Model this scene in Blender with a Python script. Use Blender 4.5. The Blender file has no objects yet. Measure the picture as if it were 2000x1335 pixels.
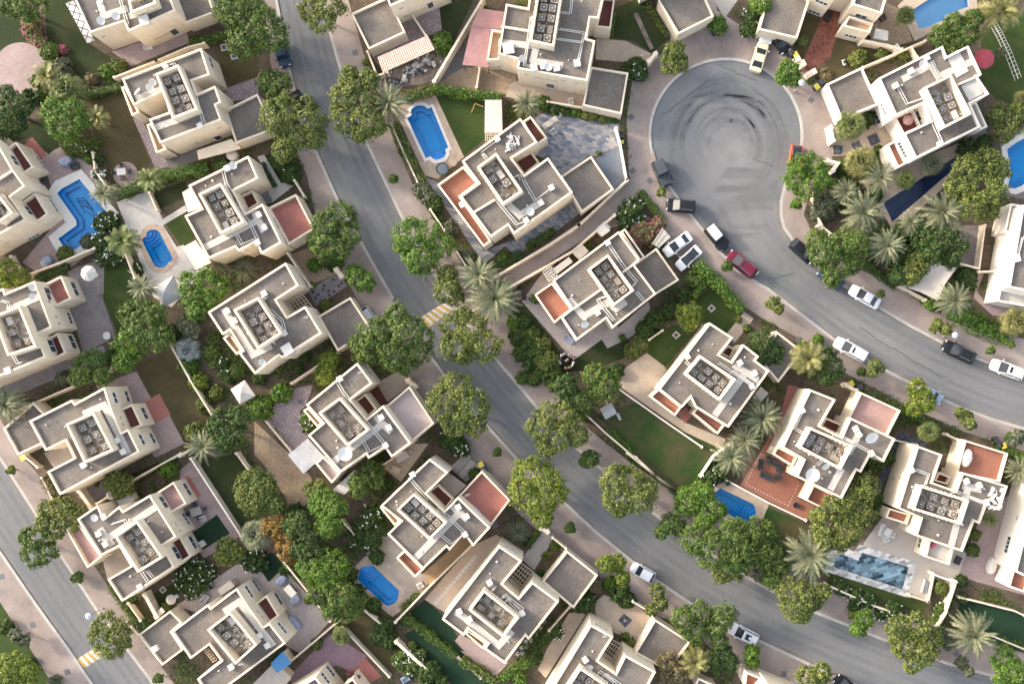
import bpy, math, random
import numpy as np
from mathutils import Vector
from mathutils.geometry import tessellate_polygon

# ------------------------------------------------------------------ scene, camera, light
sc = bpy.context.scene
COL = sc.collection
H = 138.0            # camera height in metres
S = 0.075            # metres on the ground per photo pixel
NX, NY = 1096.0, 725.0   # the photo pixel straight below the camera
cam_d = bpy.data.cameras.new("camera"); cam = bpy.data.objects.new("camera", cam_d); COL.objects.link(cam)
cam.location = (0, 0, H); cam.rotation_euler = (0, 0, 0)
cam_d.sensor_width = 36.0; cam_d.lens = 36.0 * (H / S) / 2000.0
cam_d.shift_x = -(NX - 1000.0) / 2000.0; cam_d.shift_y = (NY - 667.5) / 2000.0
cam_d.clip_start = 1.0; cam_d.clip_end = 1000.0
sc.camera = cam

SUN_EL = math.radians(23.0)
SUN_XY = Vector((-0.91, 0.41)).normalized()
world = bpy.data.worlds.new("World"); sc.world = world; world.use_nodes = True
wn = world.node_tree.nodes; wl = world.node_tree.links
sky = wn.new("ShaderNodeTexSky"); sky.sky_type = 'NISHITA'; sky.sun_disc = False
sky.sun_elevation = SUN_EL; sky.sun_rotation = math.atan2(SUN_XY.x, SUN_XY.y)
sky.dust_density = 3.0; sky.air_density = 1.0; sky.ozone_density = 1.0
hz = wn.new("ShaderNodeHueSaturation"); hz.inputs["Saturation"].default_value = 0.60   # a hazy, whitish sky
warm = wn.new("ShaderNodeMix"); warm.data_type = 'RGBA'; warm.blend_type = 'MULTIPLY'; warm.inputs[0].default_value = 1.0; warm.inputs[7].default_value = (1.03, 1.0, 0.965, 1)
wl.new(sky.outputs[0], hz.inputs["Color"]); wl.new(hz.outputs[0], warm.inputs[6]); wl.new(warm.outputs[2], wn["Background"].inputs[0]); wn["Background"].inputs[1].default_value = 0.15
sun_d = bpy.data.lights.new("sun", 'SUN'); sun_d.energy = 1.05; sun_d.angle = math.radians(5.0)
sun_d.color = (1.0, 0.89, 0.74)
sun = bpy.data.objects.new("sun", sun_d); COL.objects.link(sun); sun.location = (-60, 30, 60)
sun.rotation_euler = Vector((-SUN_XY.x * math.cos(SUN_EL), -SUN_XY.y * math.cos(SUN_EL), -math.sin(SUN_EL))).to_track_quat('-Z', 'Y').to_euler()
sc.view_settings.view_transform = 'Standard'; sc.view_settings.look = 'None'
sc.view_settings.exposure = 1.95; sc.view_settings.gamma = 1.0
sc.cycles.max_bounces = 6; sc.cycles.transparent_max_bounces = 12

# ------------------------------------------------------------------ coordinates
TILE = {1: (0, 0), 2: (500, 0), 3: (1000, 0), 4: (1500, 0), 5: (0, 440), 6: (500, 440), 7: (1000, 440), 8: (1500, 440),
        9: (0, 885), 10: (500, 885), 11: (1000, 885), 12: (1500, 885), 13: (300, 250), 14: (750, 180), 15: (800, 0),
        16: (500, 650), 17: (750, 885), 18: (1250, 650), 19: (200, 885), 20: (1500, 700)}
ZM = 2.966
def src(t, x, y):
    if t == 0: return (x, y)
    o = TILE[t]; return (o[0] + x / ZM, o[1] + y / ZM)
def P(t, s):
    """a list of survey points: sheet number and 'x y,x y,...'"""
    return [src(t, *map(float, q.split())) for q in s.split(',')]
def at(px, py, z=0.0):
    k = S * (H - z) / H
    return ((px - NX) * k, -(py - NY) * k)
def W(t, s, z=0.0):
    return [at(x, y, z) for x, y in P(t, s)]
def area(p):
    return 0.5 * sum(p[i][0] * p[(i + 1) % len(p)][1] - p[(i + 1) % len(p)][0] * p[i][1] for i in range(len(p)))
def ccw(p):
    return p if area(p) > 0 else p[::-1]
def inset(p, d):
    """mitred inward offset of a counter-clockwise polygon"""
    n = len(p); out = []
    for i in range(n):
        a, b, c = Vector(p[i - 1]), Vector(p[i]), Vector(p[(i + 1) % n])
        e1 = (b - a).normalized(); e2 = (c - b).normalized()
        n1 = Vector((-e1.y, e1.x)); n2 = Vector((-e2.y, e2.x))
        m = n1 + n2
        if m.length < 1e-4: m = n1
        m.normalize()
        out.append(tuple(b + m * min(d / max(m.dot(n1), 0.25), 3 * d)))
    return out

# ------------------------------------------------------------------ objects
ORG = {}
def tag(o, label=None, cat=None, group=None, kind=None):
    if label: o["label"] = label
    if cat: o["category"] = cat
    if group: o["group"] = group
    if kind: o["kind"] = kind
    return o
def empty(name, x, y, z=0.0, label=None, cat=None, group=None):
    o = bpy.data.objects.new(name, None); COL.objects.link(o); o.location = (x, y, z)
    o.empty_display_size = 0.3; ORG[o] = Vector((x, y, z))
    return tag(o, label, cat, group)
def link_mesh(name, me, parent=None, org=None):
    o = bpy.data.objects.new(name, me); COL.objects.link(o)
    if parent is not None:
        o.parent = parent; ORG[o] = ORG[parent]
    else:
        o.location = org or (0, 0, 0); ORG[o] = Vector(org or (0, 0, 0))
    return o
def copy_tree(o, parent=None):
    c = o.copy(); COL.objects.link(c)
    if parent is not None: c.parent = parent
    for ch in list(o.children): copy_tree(ch, c)
    return c

class MB:
    """collects faces in world coordinates and links them as one mesh object"""
    def __init__(s): s.v = []; s.f = []; s.m = []; s.sm = False
    def face(s, pts, m=0):
        i = len(s.v); s.v += [tuple(p) for p in pts]; s.f.append(tuple(range(i, i + len(pts)))); s.m.append(m)
    def grid(s, rings, closed=True, caps=True, m=0):
        i0 = len(s.v); n = len(rings[0])
        for r in rings: s.v += [tuple(p) for p in r]
        for a in range(len(rings) - 1):
            for b in range(n if closed else n - 1):
                c = (b + 1) % n
                s.f.append((i0 + a * n + b, i0 + a * n + c, i0 + (a + 1) * n + c, i0 + (a + 1) * n + b)); s.m.append(m)
        if caps:
            s.f.append(tuple(i0 + b for b in range(n))[::-1]); s.m.append(m)
            e = i0 + (len(rings) - 1) * n
            s.f.append(tuple(e + b for b in range(n))); s.m.append(m)
    def prism(s, p, z0, z1, m=0, bottom=False):
        p = ccw(p); n = len(p); i = len(s.v)
        s.v += [(x, y, z0) for x, y in p] + [(x, y, z1) for x, y in p]
        for a in range(n):
            b = (a + 1) % n; s.f.append((i + a, i + b, i + n + b, i + n + a)); s.m.append(m)
        s.f.append(tuple(range(i + n, i + 2 * n))); s.m.append(m)
        if bottom: s.f.append(tuple(range(i, i + n))[::-1]); s.m.append(m)
    def flat(s, p, z, holes=(), m=0):
        loops = [[Vector((x, y, 0)) for x, y in ccw(p)]] + [[Vector((x, y, 0)) for x, y in ccw(h)[::-1]] for h in holes]
        tri = tessellate_polygon(loops); allv = [v for l in loops for v in l]; i = len(s.v)
        s.v += [(v.x, v.y, z) for v in allv]
        for a, b, c in tri:
            A, B, Cc = allv[a], allv[b], allv[c]
            if (B - A).cross(Cc - A).z < 0: b, c = c, b
            s.f.append((i + a, i + b, i + c)); s.m.append(m)
    def box(s, c, sx, sy, z0, z1, ang=0.0, m=0, top=1.0):
        ca, sa = math.cos(ang), math.sin(ang)
        def r(k): return [(c[0] + x * k * ca - y * k * sa, c[1] + x * k * sa + y * k * ca) for x, y in
                          ((-sx / 2, -sy / 2), (sx / 2, -sy / 2), (sx / 2, sy / 2), (-sx / 2, sy / 2))]
        a = [(x, y, z0) for x, y in r(1.0)]; b = [(x, y, z1) for x, y in r(top)]
        s.grid([a, b], m=m)
    def tube(s, pts, r, n=6, m=0, r2=None):
        pts = [Vector(p) for p in pts]; rings = []
        for i, p in enumerate(pts):
            d = (pts[min(i + 1, len(pts) - 1)] - pts[max(i - 1, 0)]).normalized()
            u = d.cross(Vector((0, 0, 1)))
            if u.length < 1e-3: u = Vector((1, 0, 0))
            u.normalize(); w = d.cross(u)
            rr = r if r2 is None else r + (r2 - r) * i / (len(pts) - 1)
            rings.append([p + (u * math.cos(2 * math.pi * k / n) + w * math.sin(2 * math.pi * k / n)) * rr for k in range(n)])
        s.grid(rings, m=m)
    def cyl(s, c, r, z0, z1, n=16, m=0, r1=None):
        r1 = r if r1 is None else r1
        ring = lambda R, z: [(c[0] + R * math.cos(2 * math.pi * k / n), c[1] + R * math.sin(2 * math.pi * k / n), z) for k in range(n)]
        s.grid([ring(r, z0), ring(r1, z1)], m=m)
    def lathe(s, c, prof, n=16, m=0):
        s.grid([[(c[0] + R * math.cos(2 * math.pi * k / n), c[1] + R * math.sin(2 * math.pi * k / n), z) for k in range(n)] for R, z in prof], m=m)
    def build(s, name, mats, parent=None, smooth=False, org=None):
        me = bpy.data.meshes.new(name)
        if parent is not None: o = ORG[parent]
        elif org is not None: o = Vector(org)
        else:
            a = np.array(s.v); o = Vector((float(a[:, 0].mean()), float(a[:, 1].mean()), float(a[:, 2].min())))
        me.from_pydata([(x - o.x, y - o.y, z - o.z) for x, y, z in s.v], [], s.f)
        for mt in (mats if isinstance(mats, (list, tuple)) else [mats]): me.materials.append(mt)
        if any(s.m): me.polygons.foreach_set("material_index", s.m)
        if smooth: me.polygons.foreach_set("use_smooth", [True] * len(me.polygons))
        me.update()
        return link_mesh(name, me, parent, tuple(o))

def quad_mesh(name, V, mat, parent=None, org=None):
    """V: n x 4 x 3 array of world points, one quad each"""
    n = len(V); me = bpy.data.meshes.new(name)
    o = ORG[parent] if parent is not None else Vector(org)
    co = (V.reshape(-1, 3) - np.array(o)).astype(np.float32)
    me.vertices.add(n * 4); me.vertices.foreach_set("co", co.ravel())
    me.loops.add(n * 4); me.loops.foreach_set("vertex_index", np.arange(n * 4, dtype=np.int32))
    me.polygons.add(n); me.polygons.foreach_set("loop_start", np.arange(0, n * 4, 4, dtype=np.int32))
    me.polygons.foreach_set("loop_total", np.full(n, 4, dtype=np.int32))
    me.materials.append(mat); me.update(calc_edges=True)
    return link_mesh(name, me, parent, tuple(o))

# ------------------------------------------------------------------ materials
MATS = {}
def newmat(name):
    m = bpy.data.materials.new(name); m.use_nodes = True
    nt = m.node_tree; b = nt.nodes["Principled BSDF"]; MATS[name] = m
    return m, nt, b
def N(nt, t, **kw):
    n = nt.nodes.new(t)
    for k, v in kw.items():
        if k.startswith('i_'): n.inputs[k[2:].replace('_', ' ')].default_value = v
        else: setattr(n, k, v)
    return n
def rgba(c): return (c[0], c[1], c[2], 1.0)
def pos(nt, rot=0.0):
    g = N(nt, "ShaderNodeNewGeometry")
    if not rot: return g.outputs["Position"]
    mp = N(nt, "ShaderNodeMapping"); mp.inputs["Rotation"].default_value = (0, 0, rot)
    nt.links.new(g.outputs["Position"], mp.inputs["Vector"]); return mp.outputs[0]
def mixc(nt, fac, a, b, mode='MIX'):
    n = N(nt, "ShaderNodeMix", data_type='RGBA', blend_type=mode)
    for s_, v in ((n.inputs[0], fac), (n.inputs[6], a), (n.inputs[7], b)):
        if hasattr(v, "is_output"): nt.links.new(v, s_)
        elif isinstance(v, (tuple, list)): s_.default_value = rgba(v)
        else: s_.default_value = v
    return n.outputs[2]
def ramp(nt, fac, stops):
    r = N(nt, "ShaderNodeValToRGB"); e = r.color_ramp.elements
    while len(e) > 2: e.remove(e[-1])
    for i, (p, c) in enumerate(stops):
        el = e[i] if i < 2 else e.new(p)
        el.position = p; el.color = rgba(c) if isinstance(c, (tuple, list)) else (c, c, c, 1)
    nt.links.new(fac, r.inputs[0]); return r.outputs[0]
def noise(nt, v, scale, detail=3.0, rough=0.55):
    n = N(nt, "ShaderNodeTexNoise"); n.inputs["Scale"].default_value = scale
    n.inputs["Detail"].default_value = detail; n.inputs["Roughness"].default_value = rough
    nt.links.new(v, n.inputs["Vector"]); return n.outputs[0]
def bump(nt, b, h, strength=0.3, dist=0.02):
    bn = N(nt, "ShaderNodeBump"); bn.inputs["Strength"].default_value = strength; bn.inputs["Distance"].default_value = dist
    nt.links.new(h, bn.inputs["Height"]); nt.links.new(bn.outputs[0], b.inputs["Normal"])
def rough_mat(name, c1, c2, big=0.15, fine=4.0, amp=0.25, rough=0.9, bmp=0.2, speck=None, lo=.35, hi=.65, contrast=(.3, .7), streak=0):
    """two tones mixed by broad noise, broken up by finer noise"""
    m, nt, b = newmat(name); p = pos(nt)
    col = mixc(nt, ramp(nt, noise(nt, p, big, 5.0, 0.6), [(lo, 0.0), (hi, 1.0)]), c1, c2)
    f = noise(nt, p, fine, 4.0, 0.65)
    col = mixc(nt, 1.0, col, ramp(nt, f, [(contrast[0], 1 - amp), (contrast[1], 1 + amp)]), 'MULTIPLY')
    if speck:
        v = N(nt, "ShaderNodeTexVoronoi"); v.inputs["Scale"].default_value = speck[0]; nt.links.new(p, v.inputs["Vector"])
        sp = ramp(nt, v.outputs["Color"], [(0.0, 1 - speck[1]), (1.0, 1 + speck[1])])
        col = mixc(nt, 1.0, col, sp, 'MULTIPLY')
    nt.links.new(col, b.inputs["Base Color"]); b.inputs["Roughness"].default_value = rough
    b.inputs["Specular IOR Level"].default_value = 0.25
    if bmp: bump(nt, b, f, bmp)
    if streak:
        mp = N(nt, "ShaderNodeMapping"); mp.inputs["Scale"].default_value = (2.2, 2.2, .18); nt.links.new(p, mp.inputs["Vector"])
        sk = ramp(nt, noise(nt, mp.outputs[0], 1.0, 5.0, .65), [(.3, (1 - streak, 1 - streak * 1.08, 1 - streak * 1.2)), (.6, (1.03, 1.03, 1.03))])
        nt.links.new(mixc(nt, 1.0, col, sk, 'MULTIPLY'), b.inputs["Base Color"])
    return m
def brick_mat(name, c1, c2, mortar, w=0.4, h=0.2, rot=0.0, big=(0.8, 1.15), mort=0.012, rough=0.85, offset=0.5, bias=0.0, bigscale=.2):
    m, nt, b = newmat(name); p = pos(nt, rot)
    t = N(nt, "ShaderNodeTexBrick"); t.offset = offset
    for k, v in (("Color1", rgba(c1)), ("Color2", rgba(c2)), ("Mortar", rgba(mortar)), ("Scale", 1.0), ("Mortar Size", mort),
                 ("Brick Width", w), ("Row Height", h), ("Bias", bias)): t.inputs[k].default_value = v
    nt.links.new(p, t.inputs["Vector"])
    col = mixc(nt, 1.0, t.outputs[0], ramp(nt, noise(nt, p, bigscale, 5.0, .6), [(.3, big[0]), (.7, big[1])]), 'MULTIPLY')
    col = mixc(nt, 1.0, col, ramp(nt, noise(nt, p, 5.0, 4.0, .7), [(.3, .86), (.7, 1.14)]), 'MULTIPLY')
    nt.links.new(col, b.inputs["Base Color"]); b.inputs["Roughness"].default_value = rough
    b.inputs["Specular IOR Level"].default_value = 0.25
    bump(nt, b, t.outputs["Fac"], 0.25, -0.01)
    return m
def plain(name, c, rough=0.5, metal=0.0, coat=0.0, amp=0.06, spec=0.5):
    m, nt, b = newmat(name); p = pos(nt)
    col = mixc(nt, 1.0, c, ramp(nt, noise(nt, p, 1.6, 4.0), [(.3, 1 - amp), (.7, 1 + amp)]), 'MULTIPLY')
    nt.links.new(col, b.inputs["Base Color"]); b.inputs["Roughness"].default_value = rough
    b.inputs["Metallic"].default_value = metal; b.inputs["Coat Weight"].default_value = coat
    b.inputs["Specular IOR Level"].default_value = spec
    return m
def stripes(name, c1, c2, scale, rot, rough=0.7):
    m, nt, b = newmat(name); p = pos(nt, rot)
    w = N(nt, "ShaderNodeTexWave"); w.inputs["Scale"].default_value = scale; w.inputs["Distortion"].default_value = 0.3
    nt.links.new(p, w.inputs["Vector"])
    col = mixc(nt, w.outputs[1], c1, c2)
    col = mixc(nt, 1.0, col, ramp(nt, noise(nt, p, .8, 5.0, .6), [(.3, .8), (.7, 1.15)]), 'MULTIPLY')
    nt.links.new(col, b.inputs["Base Color"]); b.inputs["Roughness"].default_value = rough
    bump(nt, b, w.outputs[1], 0.4, 0.02); return m

A_L = math.radians(-28)   # the left rows of houses stand turned by about this much
WALL = rough_mat("cream_render", (.64, .545, .415), (.68, .59, .465), .35, 2.5, .06, .85, .08, streak=.09)
WALLW = rough_mat("pale_render", (.78, .72, .63), (.74, .67, .57), .3, 2.5, .05, .85, .08, streak=.08)
GRAVEL = rough_mat("roof_gravel", (.122, .106, .093), (.172, .149, .127), .30, 6.0, .24, .95, .3, speck=(4.2, .15))
ACFLOOR = rough_mat("ac_floor", (.17, .148, .122), (.32, .28, .228), .9, 4.0, .35, .9, .1, speck=(1.1, .25))
ASPHALT = rough_mat("asphalt", (.110, .115, .122), (.160, .162, .164), .055, 3.0, .07, .85, .15, speck=(7.0, .07))
KERB = rough_mat("kerb_concrete", (0.324, 0.306, 0.279), (0.414, 0.396, 0.360), .5, 3.0, .12)
PAVE = brick_mat("pavement_pavers", (.325, .262, .228), (.285, .235, .208), (.26, .218, .195), .22, .11, .5, (.72, 1.25), .008, bigscale=.16)
PAVER_PINK = brick_mat("pink_pavers", (0.340, 0.255, 0.234), (0.281, 0.212, 0.200), (0.230, 0.187, 0.170), .4, .2, A_L, (.85, 1.15))
PAVER_MAUVE = brick_mat("mauve_pavers", (0.255, 0.200, 0.208), (0.340, 0.281, 0.272), (0.212, 0.170, 0.170), .5, .5, .5, (.85, 1.1), .05, offset=0)
PAVER_PURPLE = brick_mat("purple_pavers", (0.216, 0.140, 0.171), (0.261, 0.171, 0.194), (0.180, 0.126, 0.135), .3, .15, .6, (.85, 1.15))
PAVER_GREY = brick_mat("grey_pavers", (0.240, 0.212, 0.204), (0.192, 0.168, 0.164), (0.152, 0.136, 0.128), .5, .25, A_L, (.75, 1.15))
LATTICE = brick_mat("lattice_paving", (.56, .54, .52), (.50, .48, .47), (.07, .07, .085), .95, .95, A_L + .785, (.9, 1.08), .07, offset=0)
PAVER_WHITE = brick_mat("white_stone", (0.510, 0.476, 0.425), (0.459, 0.425, 0.383), (0.357, 0.332, 0.297), .6, .6, A_L, (.88, 1.08), .01)
PAVER_LIGHT = brick_mat("light_stone_pavers", (0.450, 0.396, 0.360), (0.396, 0.347, 0.315), (0.243, 0.198, 0.180), .45, .3, .55, (.9, 1.1), .03)
TRAVERT = brick_mat("travertine", (0.442, 0.357, 0.281), (0.357, 0.272, 0.204), (0.281, 0.212, 0.170), .6, .3, -1.1, (.85, 1.12), .012)
BEIGE = brick_mat("beige_stone", (0.425, 0.344, 0.264), (0.383, 0.306, 0.238), (0.306, 0.246, 0.196), .7, .45, .6, (.85, 1.1), .012)
BEIGEGREY = brick_mat("beige_grey_deck", (0.423, 0.378, 0.324), (0.396, 0.351, 0.306), (0.333, 0.297, 0.261), 1.8, .14, -.3, (.92, 1.06), .012)
OCHRE = rough_mat("ochre_paving", (0.336, 0.216, 0.112), (0.368, 0.256, 0.152), .3, 3.0, .15)
CONCRETE = rough_mat("concrete", (0.306, 0.281, 0.255), (0.365, 0.340, 0.306), .3, 3.0, .12)
TERRA = brick_mat("terracotta_tiles", (0.264, 0.104, 0.068), (0.228, 0.090, 0.058), (0.336, 0.180, 0.136), .33, .33, .58, (.88, 1.1), .02, offset=0)
REDTILE = brick_mat("red_tiles", (0.306, 0.115, 0.089), (0.264, 0.098, 0.081), (0.340, 0.170, 0.140), .3, .3, .6, (.85, 1.15), .018, offset=0)
DARKRED = brick_mat("dark_red_tiles", (0.128, 0.041, 0.034), (0.105, 0.036, 0.030), (0.150, 0.068, 0.056), .3, .3, A_L, (.85, 1.15), .02, offset=0)
PINKTILE = brick_mat("pink_terrace", (0.368, 0.232, 0.200), (0.344, 0.212, 0.188), (0.320, 0.216, 0.192), .3, .3, .6, (.88, 1.1), .012, offset=0)
PALEPINK = rough_mat("pale_pink_screed", (0.368, 0.296, 0.280), (0.400, 0.336, 0.316), .4, 3.0, .08)
TAN = rough_mat("tan_screed", (0.375, 0.240, 0.150), (0.405, 0.277, 0.188), .4, 3.0, .08)
GREYSCREED = rough_mat("pale_grey_screed", (0.425, 0.399, 0.365), (0.468, 0.442, 0.408), .4, 3.0, .06)
SLATE = brick_mat("slate_mosaic", (0.111, 0.140, 0.191), (0.357, 0.327, 0.306), (0.170, 0.170, 0.178), .75, .36, .32, (.85, 1.1), .012, offset=.33)
SLATED = brick_mat("dark_slate", (.075, .085, .105), (.10, .115, .135), (.02, .02, .022), .9, 1.1, -.25, (.85, 1.1), .05)
BLUESTONE = rough_mat("blue_grey_drive", (0.112, 0.136, 0.172), (0.184, 0.200, 0.228), .25, 3.0, .15, .7)
MARBLE = rough_mat("marbled_slate", (.12, .145, .17), (.30, .29, .27), .6, 2.5, .2)
WOOD = stripes("weathered_deck", (.36, .31, .255), (.24, .20, .17), 3.2, math.radians(38))
WOODD = stripes("brown_deck", (.20, .13, .105), (.13, .085, .07), 3.2, math.radians(-25))
SAND = rough_mat("sandy_ground", (0.330, 0.247, 0.165), (0.247, 0.180, 0.116), .18, 2.5, .25)
SOIL = rough_mat("garden_soil", (.065, .050, .034), (.115, .088, .060), .35, 2.0, .35)
GROUNDM = rough_mat("dry_earth", (0.176, 0.136, 0.100), (0.240, 0.188, 0.140), .12, 1.5, .25)
GRAVELD = rough_mat("dark_gravel", (0.120, 0.112, 0.104), (0.176, 0.160, 0.144), .2, 5.0, .25, speck=(6, .25))
RUBBLEM = rough_mat("rubble_ground", (0.140, 0.115, 0.095), (0.210, 0.175, 0.147), .5, 2.0, .4)
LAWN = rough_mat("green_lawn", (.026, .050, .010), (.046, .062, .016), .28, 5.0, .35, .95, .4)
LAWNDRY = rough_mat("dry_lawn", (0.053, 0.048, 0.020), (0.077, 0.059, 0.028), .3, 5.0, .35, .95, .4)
LAWND = rough_mat("dark_lawn", (0.020, 0.034, 0.010), (0.037, 0.042, 0.015), .25, 5.0, .35, .95, .4)  # lawn of a deeper, browner green
LAWNBR = rough_mat("patchy_lawn", (.024, .052, .011), (.078, .060, .030), .16, 5.0, .3, .95, .4, lo=.45, hi=.70)
TURF = rough_mat("artificial_turf", (0.009, 0.027, 0.013), (0.013, 0.036, 0.017), .3, 6.0, .18, .9, .3)
REDSTAMP = rough_mat("stamped_red_path", (0.128, 0.039, 0.027), (0.225, 0.098, 0.068), .8, 2.2, .35)
GLASS = plain("dark_glass", (.045, .058, .068), .08, 0, 0, .1, .8)
FRAME = plain("window_frame", (.62, .60, .56), .5)
VENT = plain("wall_vent", (.30, .25, .19), .7)
PIPE = plain("white_pipe", (.55, .53, .49), .45)
BOXW = plain("white_box", (.54, .51, .46), .6)
SLAB = brick_mat("roof_walkway", (0.480, 0.448, 0.400), (0.440, 0.408, 0.360), (0.336, 0.304, 0.264), .5, .5, A_L, (.92, 1.06), .02, offset=0)
ACM = plain("ac_casing", (.31, .285, .245), .55, 0, 0, .2)
ACD = plain("ac_casing_worn", (.235, .205, .165), .6, 0, 0, .3)
FAN = plain("fan_black", (.10, .093, .086), .5)
FANL = plain("fan_hub", (.36, .35, .34), .4)
DARK = plain("black_plastic", (.02, .021, .024), .5)
DGREY = plain("charcoal_fabric", (.045, .048, .053), .8)
WHITE = plain("white_paint", (.56, .545, .515), .5)
YELLOW = plain("yellow_paint", (.38, .245, .06), .7, 0, 0, .2)
WHITELINE = plain("worn_white_paint", (.46, .44, .41), .7, 0, 0, .25)
STEEL = plain("steel", (.42, .43, .44), .35, .8)
FABW = plain("cream_canvas", (.54, .51, .455), .85)
FABB = plain("beige_canvas", (.44, .39, .335), .85)
FABG = plain("grey_canvas", (.36, .36, .36), .85)
FABBLUE = plain("blue_grey_cover", (.26, .29, .37), .85)
FABRED = plain("red_canvas", (.36, .055, .075), .85)
TARP = plain("blue_tarpaulin", (.07, .25, .52), .6)
TIMBER = plain("pale_timber", (.48, .40, .31), .75)
TIMBERD = plain("dark_timber", (.09, .065, .05), .75)
SKIN = plain("skin", (.38, .24, .17), .6)
HAIR = plain("black_hair", (.012, .010, .010), .6)
BARK = rough_mat("bark", (.13, .095, .065), (.19, .145, .10), 2.0, 8.0, .3, .95, .5)
PALMBARK = rough_mat("palm_bark", (.16, .12, .085), (.25, .19, .13), 3.0, 9.0, .3, .95, .6)
def leaf_mat(name, dark, mid, lite, trans=0.25):
    m, nt, b = newmat(name); p = pos(nt)
    g = N(nt, "ShaderNodeNewGeometry")
    col = ramp(nt, g.outputs["Random Per Island"], [(0.0, dark), (.55, mid), (1.0, lite)])
    col = mixc(nt, 1.0, col, ramp(nt, noise(nt, p, .55, 3.0, .6), [(.3, (.72, .80, .8)), (.7, (1.28, 1.18, 1.1))]), 'MULTIPLY')
    nt.links.new(col, b.inputs["Base Color"]); b.inputs["Roughness"].default_value = .55
    b.inputs["Specular IOR Level"].default_value = .3
    tr = N(nt, "ShaderNodeBsdfTranslucent"); nt.links.new(col, tr.inputs[0])
    mx = N(nt, "ShaderNodeMixShader"); mx.inputs[0].default_value = trans * .7
    out = nt.nodes["Material Output"]
    nt.links.new(b.outputs[0], mx.inputs[1]); nt.links.new(tr.outputs[0], mx.inputs[2]); nt.links.new(mx.outputs[0], out.inputs[0])
    return m
LEAF = {
 'green': leaf_mat("leaf_green", (0.0226, 0.0441, 0.0065), (0.0609, 0.1067, 0.0170), (0.1533, 0.2130, 0.0416)),
 'dark': leaf_mat("leaf_dark", (0.0129, 0.0305, 0.0054), (0.0365, 0.0725, 0.0136), (0.0939, 0.1507, 0.0292)),
 'olive': leaf_mat("leaf_olive", (0.0355, 0.0510, 0.0087), (0.0934, 0.1237, 0.0239), (0.2324, 0.2598, 0.0623)),
 'bright': leaf_mat("leaf_bright", (0.0290, 0.0644, 0.0065), (0.0731, 0.1451, 0.0151), (0.1730, 0.2702, 0.0373)),
 'yellow': leaf_mat("leaf_yellow", (0.0442, 0.0682, 0.0078), (0.1149, 0.1587, 0.0175), (0.2617, 0.2978, 0.0384)),
 'grey': leaf_mat("leaf_grey", (0.0465, 0.0558, 0.0310), (0.1014, 0.1170, 0.0663), (0.2090, 0.2185, 0.1330)),
 'orange': leaf_mat("leaf_orange", (0.0558, 0.0558, 0.0124), (0.1872, 0.1092, 0.0234), (0.3610, 0.1900, 0.0475)),
 'brown': leaf_mat("leaf_brown", (0.0744, 0.0620, 0.0310), (0.1560, 0.1248, 0.0624), (0.2755, 0.2185, 0.1045)),
 'magenta': leaf_mat("leaf_magenta", (0.0620, 0.0620, 0.0186), (0.1716, 0.0468, 0.0702), (0.3230, 0.0475, 0.1140)),
 'date': leaf_mat("frond_grey_green", (.085,.10,.05), (.15,.165,.09), (.25,.25,.155), .15),
 'palm': leaf_mat("frond_green", (.06,.085,.022), (.11,.145,.04), (.21,.22,.08), .15),
 'gold': leaf_mat("frond_golden", (.09,.095,.025), (.18,.175,.055), (.31,.28,.115), .15),
 'silver': leaf_mat("frond_silver", (.18, .22, .22), (.28, .32, .33), (.42, .46, .47), .1),
}
FLOWER = plain("white_blossom", (.85, .84, .76), .7)
FLOWERM = plain("magenta_blossom", (.45, .03, .16), .7)
def pool_mat(name, c1, c2, sc_=.25):
    m, nt, b = newmat(name); p = pos(nt)
    t = N(nt, "ShaderNodeTexBrick"); t.offset = 0
    for k, v in (("Color1", rgba(c1)), ("Color2", rgba(c2)), ("Mortar", rgba(tuple(x * .8 for x in c1))), ("Scale", 1.0),
                 ("Mortar Size", .01), ("Brick Width", sc_), ("Row Height", sc_)): t.inputs[k].default_value = v
    nt.links.new(p, t.inputs["Vector"]); nt.links.new(t.outputs[0], b.inputs["Base Color"]); b.inputs["Roughness"].default_value = .35
    return m
def water_mat(name, tint):
    m, nt, b = newmat(name); p = pos(nt)
    n = noise(nt, p, 2.2, 3.0, .6)
    bn = N(nt, "ShaderNodeBump"); bn.inputs["Strength"].default_value = .18; bn.inputs["Distance"].default_value = .05
    nt.links.new(n, bn.inputs["Height"])
    tr = N(nt, "ShaderNodeBsdfTransparent"); tr.inputs[0].default_value = rgba(tint)
    gl = N(nt, "ShaderNodeBsdfGlossy"); gl.inputs["Roughness"].default_value = .06; nt.links.new(bn.outputs[0], gl.inputs["Normal"])
    fr = N(nt, "ShaderNodeFresnel"); fr.inputs[0].default_value = 1.33; nt.links.new(bn.outputs[0], fr.inputs["Normal"])
    mx = N(nt, "ShaderNodeMixShader"); nt.links.new(fr.outputs[0], mx.inputs[0])
    nt.links.new(tr.outputs[0], mx.inputs[1]); nt.links.new(gl.outputs[0], mx.inputs[2])
    nt.links.new(mx.outputs[0], nt.nodes["Material Output"].inputs[0]); return m
WATER = water_mat("pool_water", (.84, .95, .98))
POOLB = pool_mat("pool_blue_tile", (.003, .38, .80), (.004, .41, .84))
POOLL = pool_mat("pool_light_tile", (.36, .62, .85), (.40, .66, .88))
POOLN = pool_mat("pool_navy_tile", (.008, .022, .085), (.010, .028, .10))
POOLM = brick_mat("pool_mosaic", (.03, .045, .06), (.80, .88, .90), (.3, .4, .44), 1.05, .48, -.32, (.9, 1.1), .004, offset=.5, bias=.05)
MOSCOP = brick_mat("coping_mosaic", (.58, .57, .56), (.10, .09, .09), (.35, .35, .35), .85, .42, -.32, (.95, 1.05), .004, offset=.5, bias=-.25)
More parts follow.
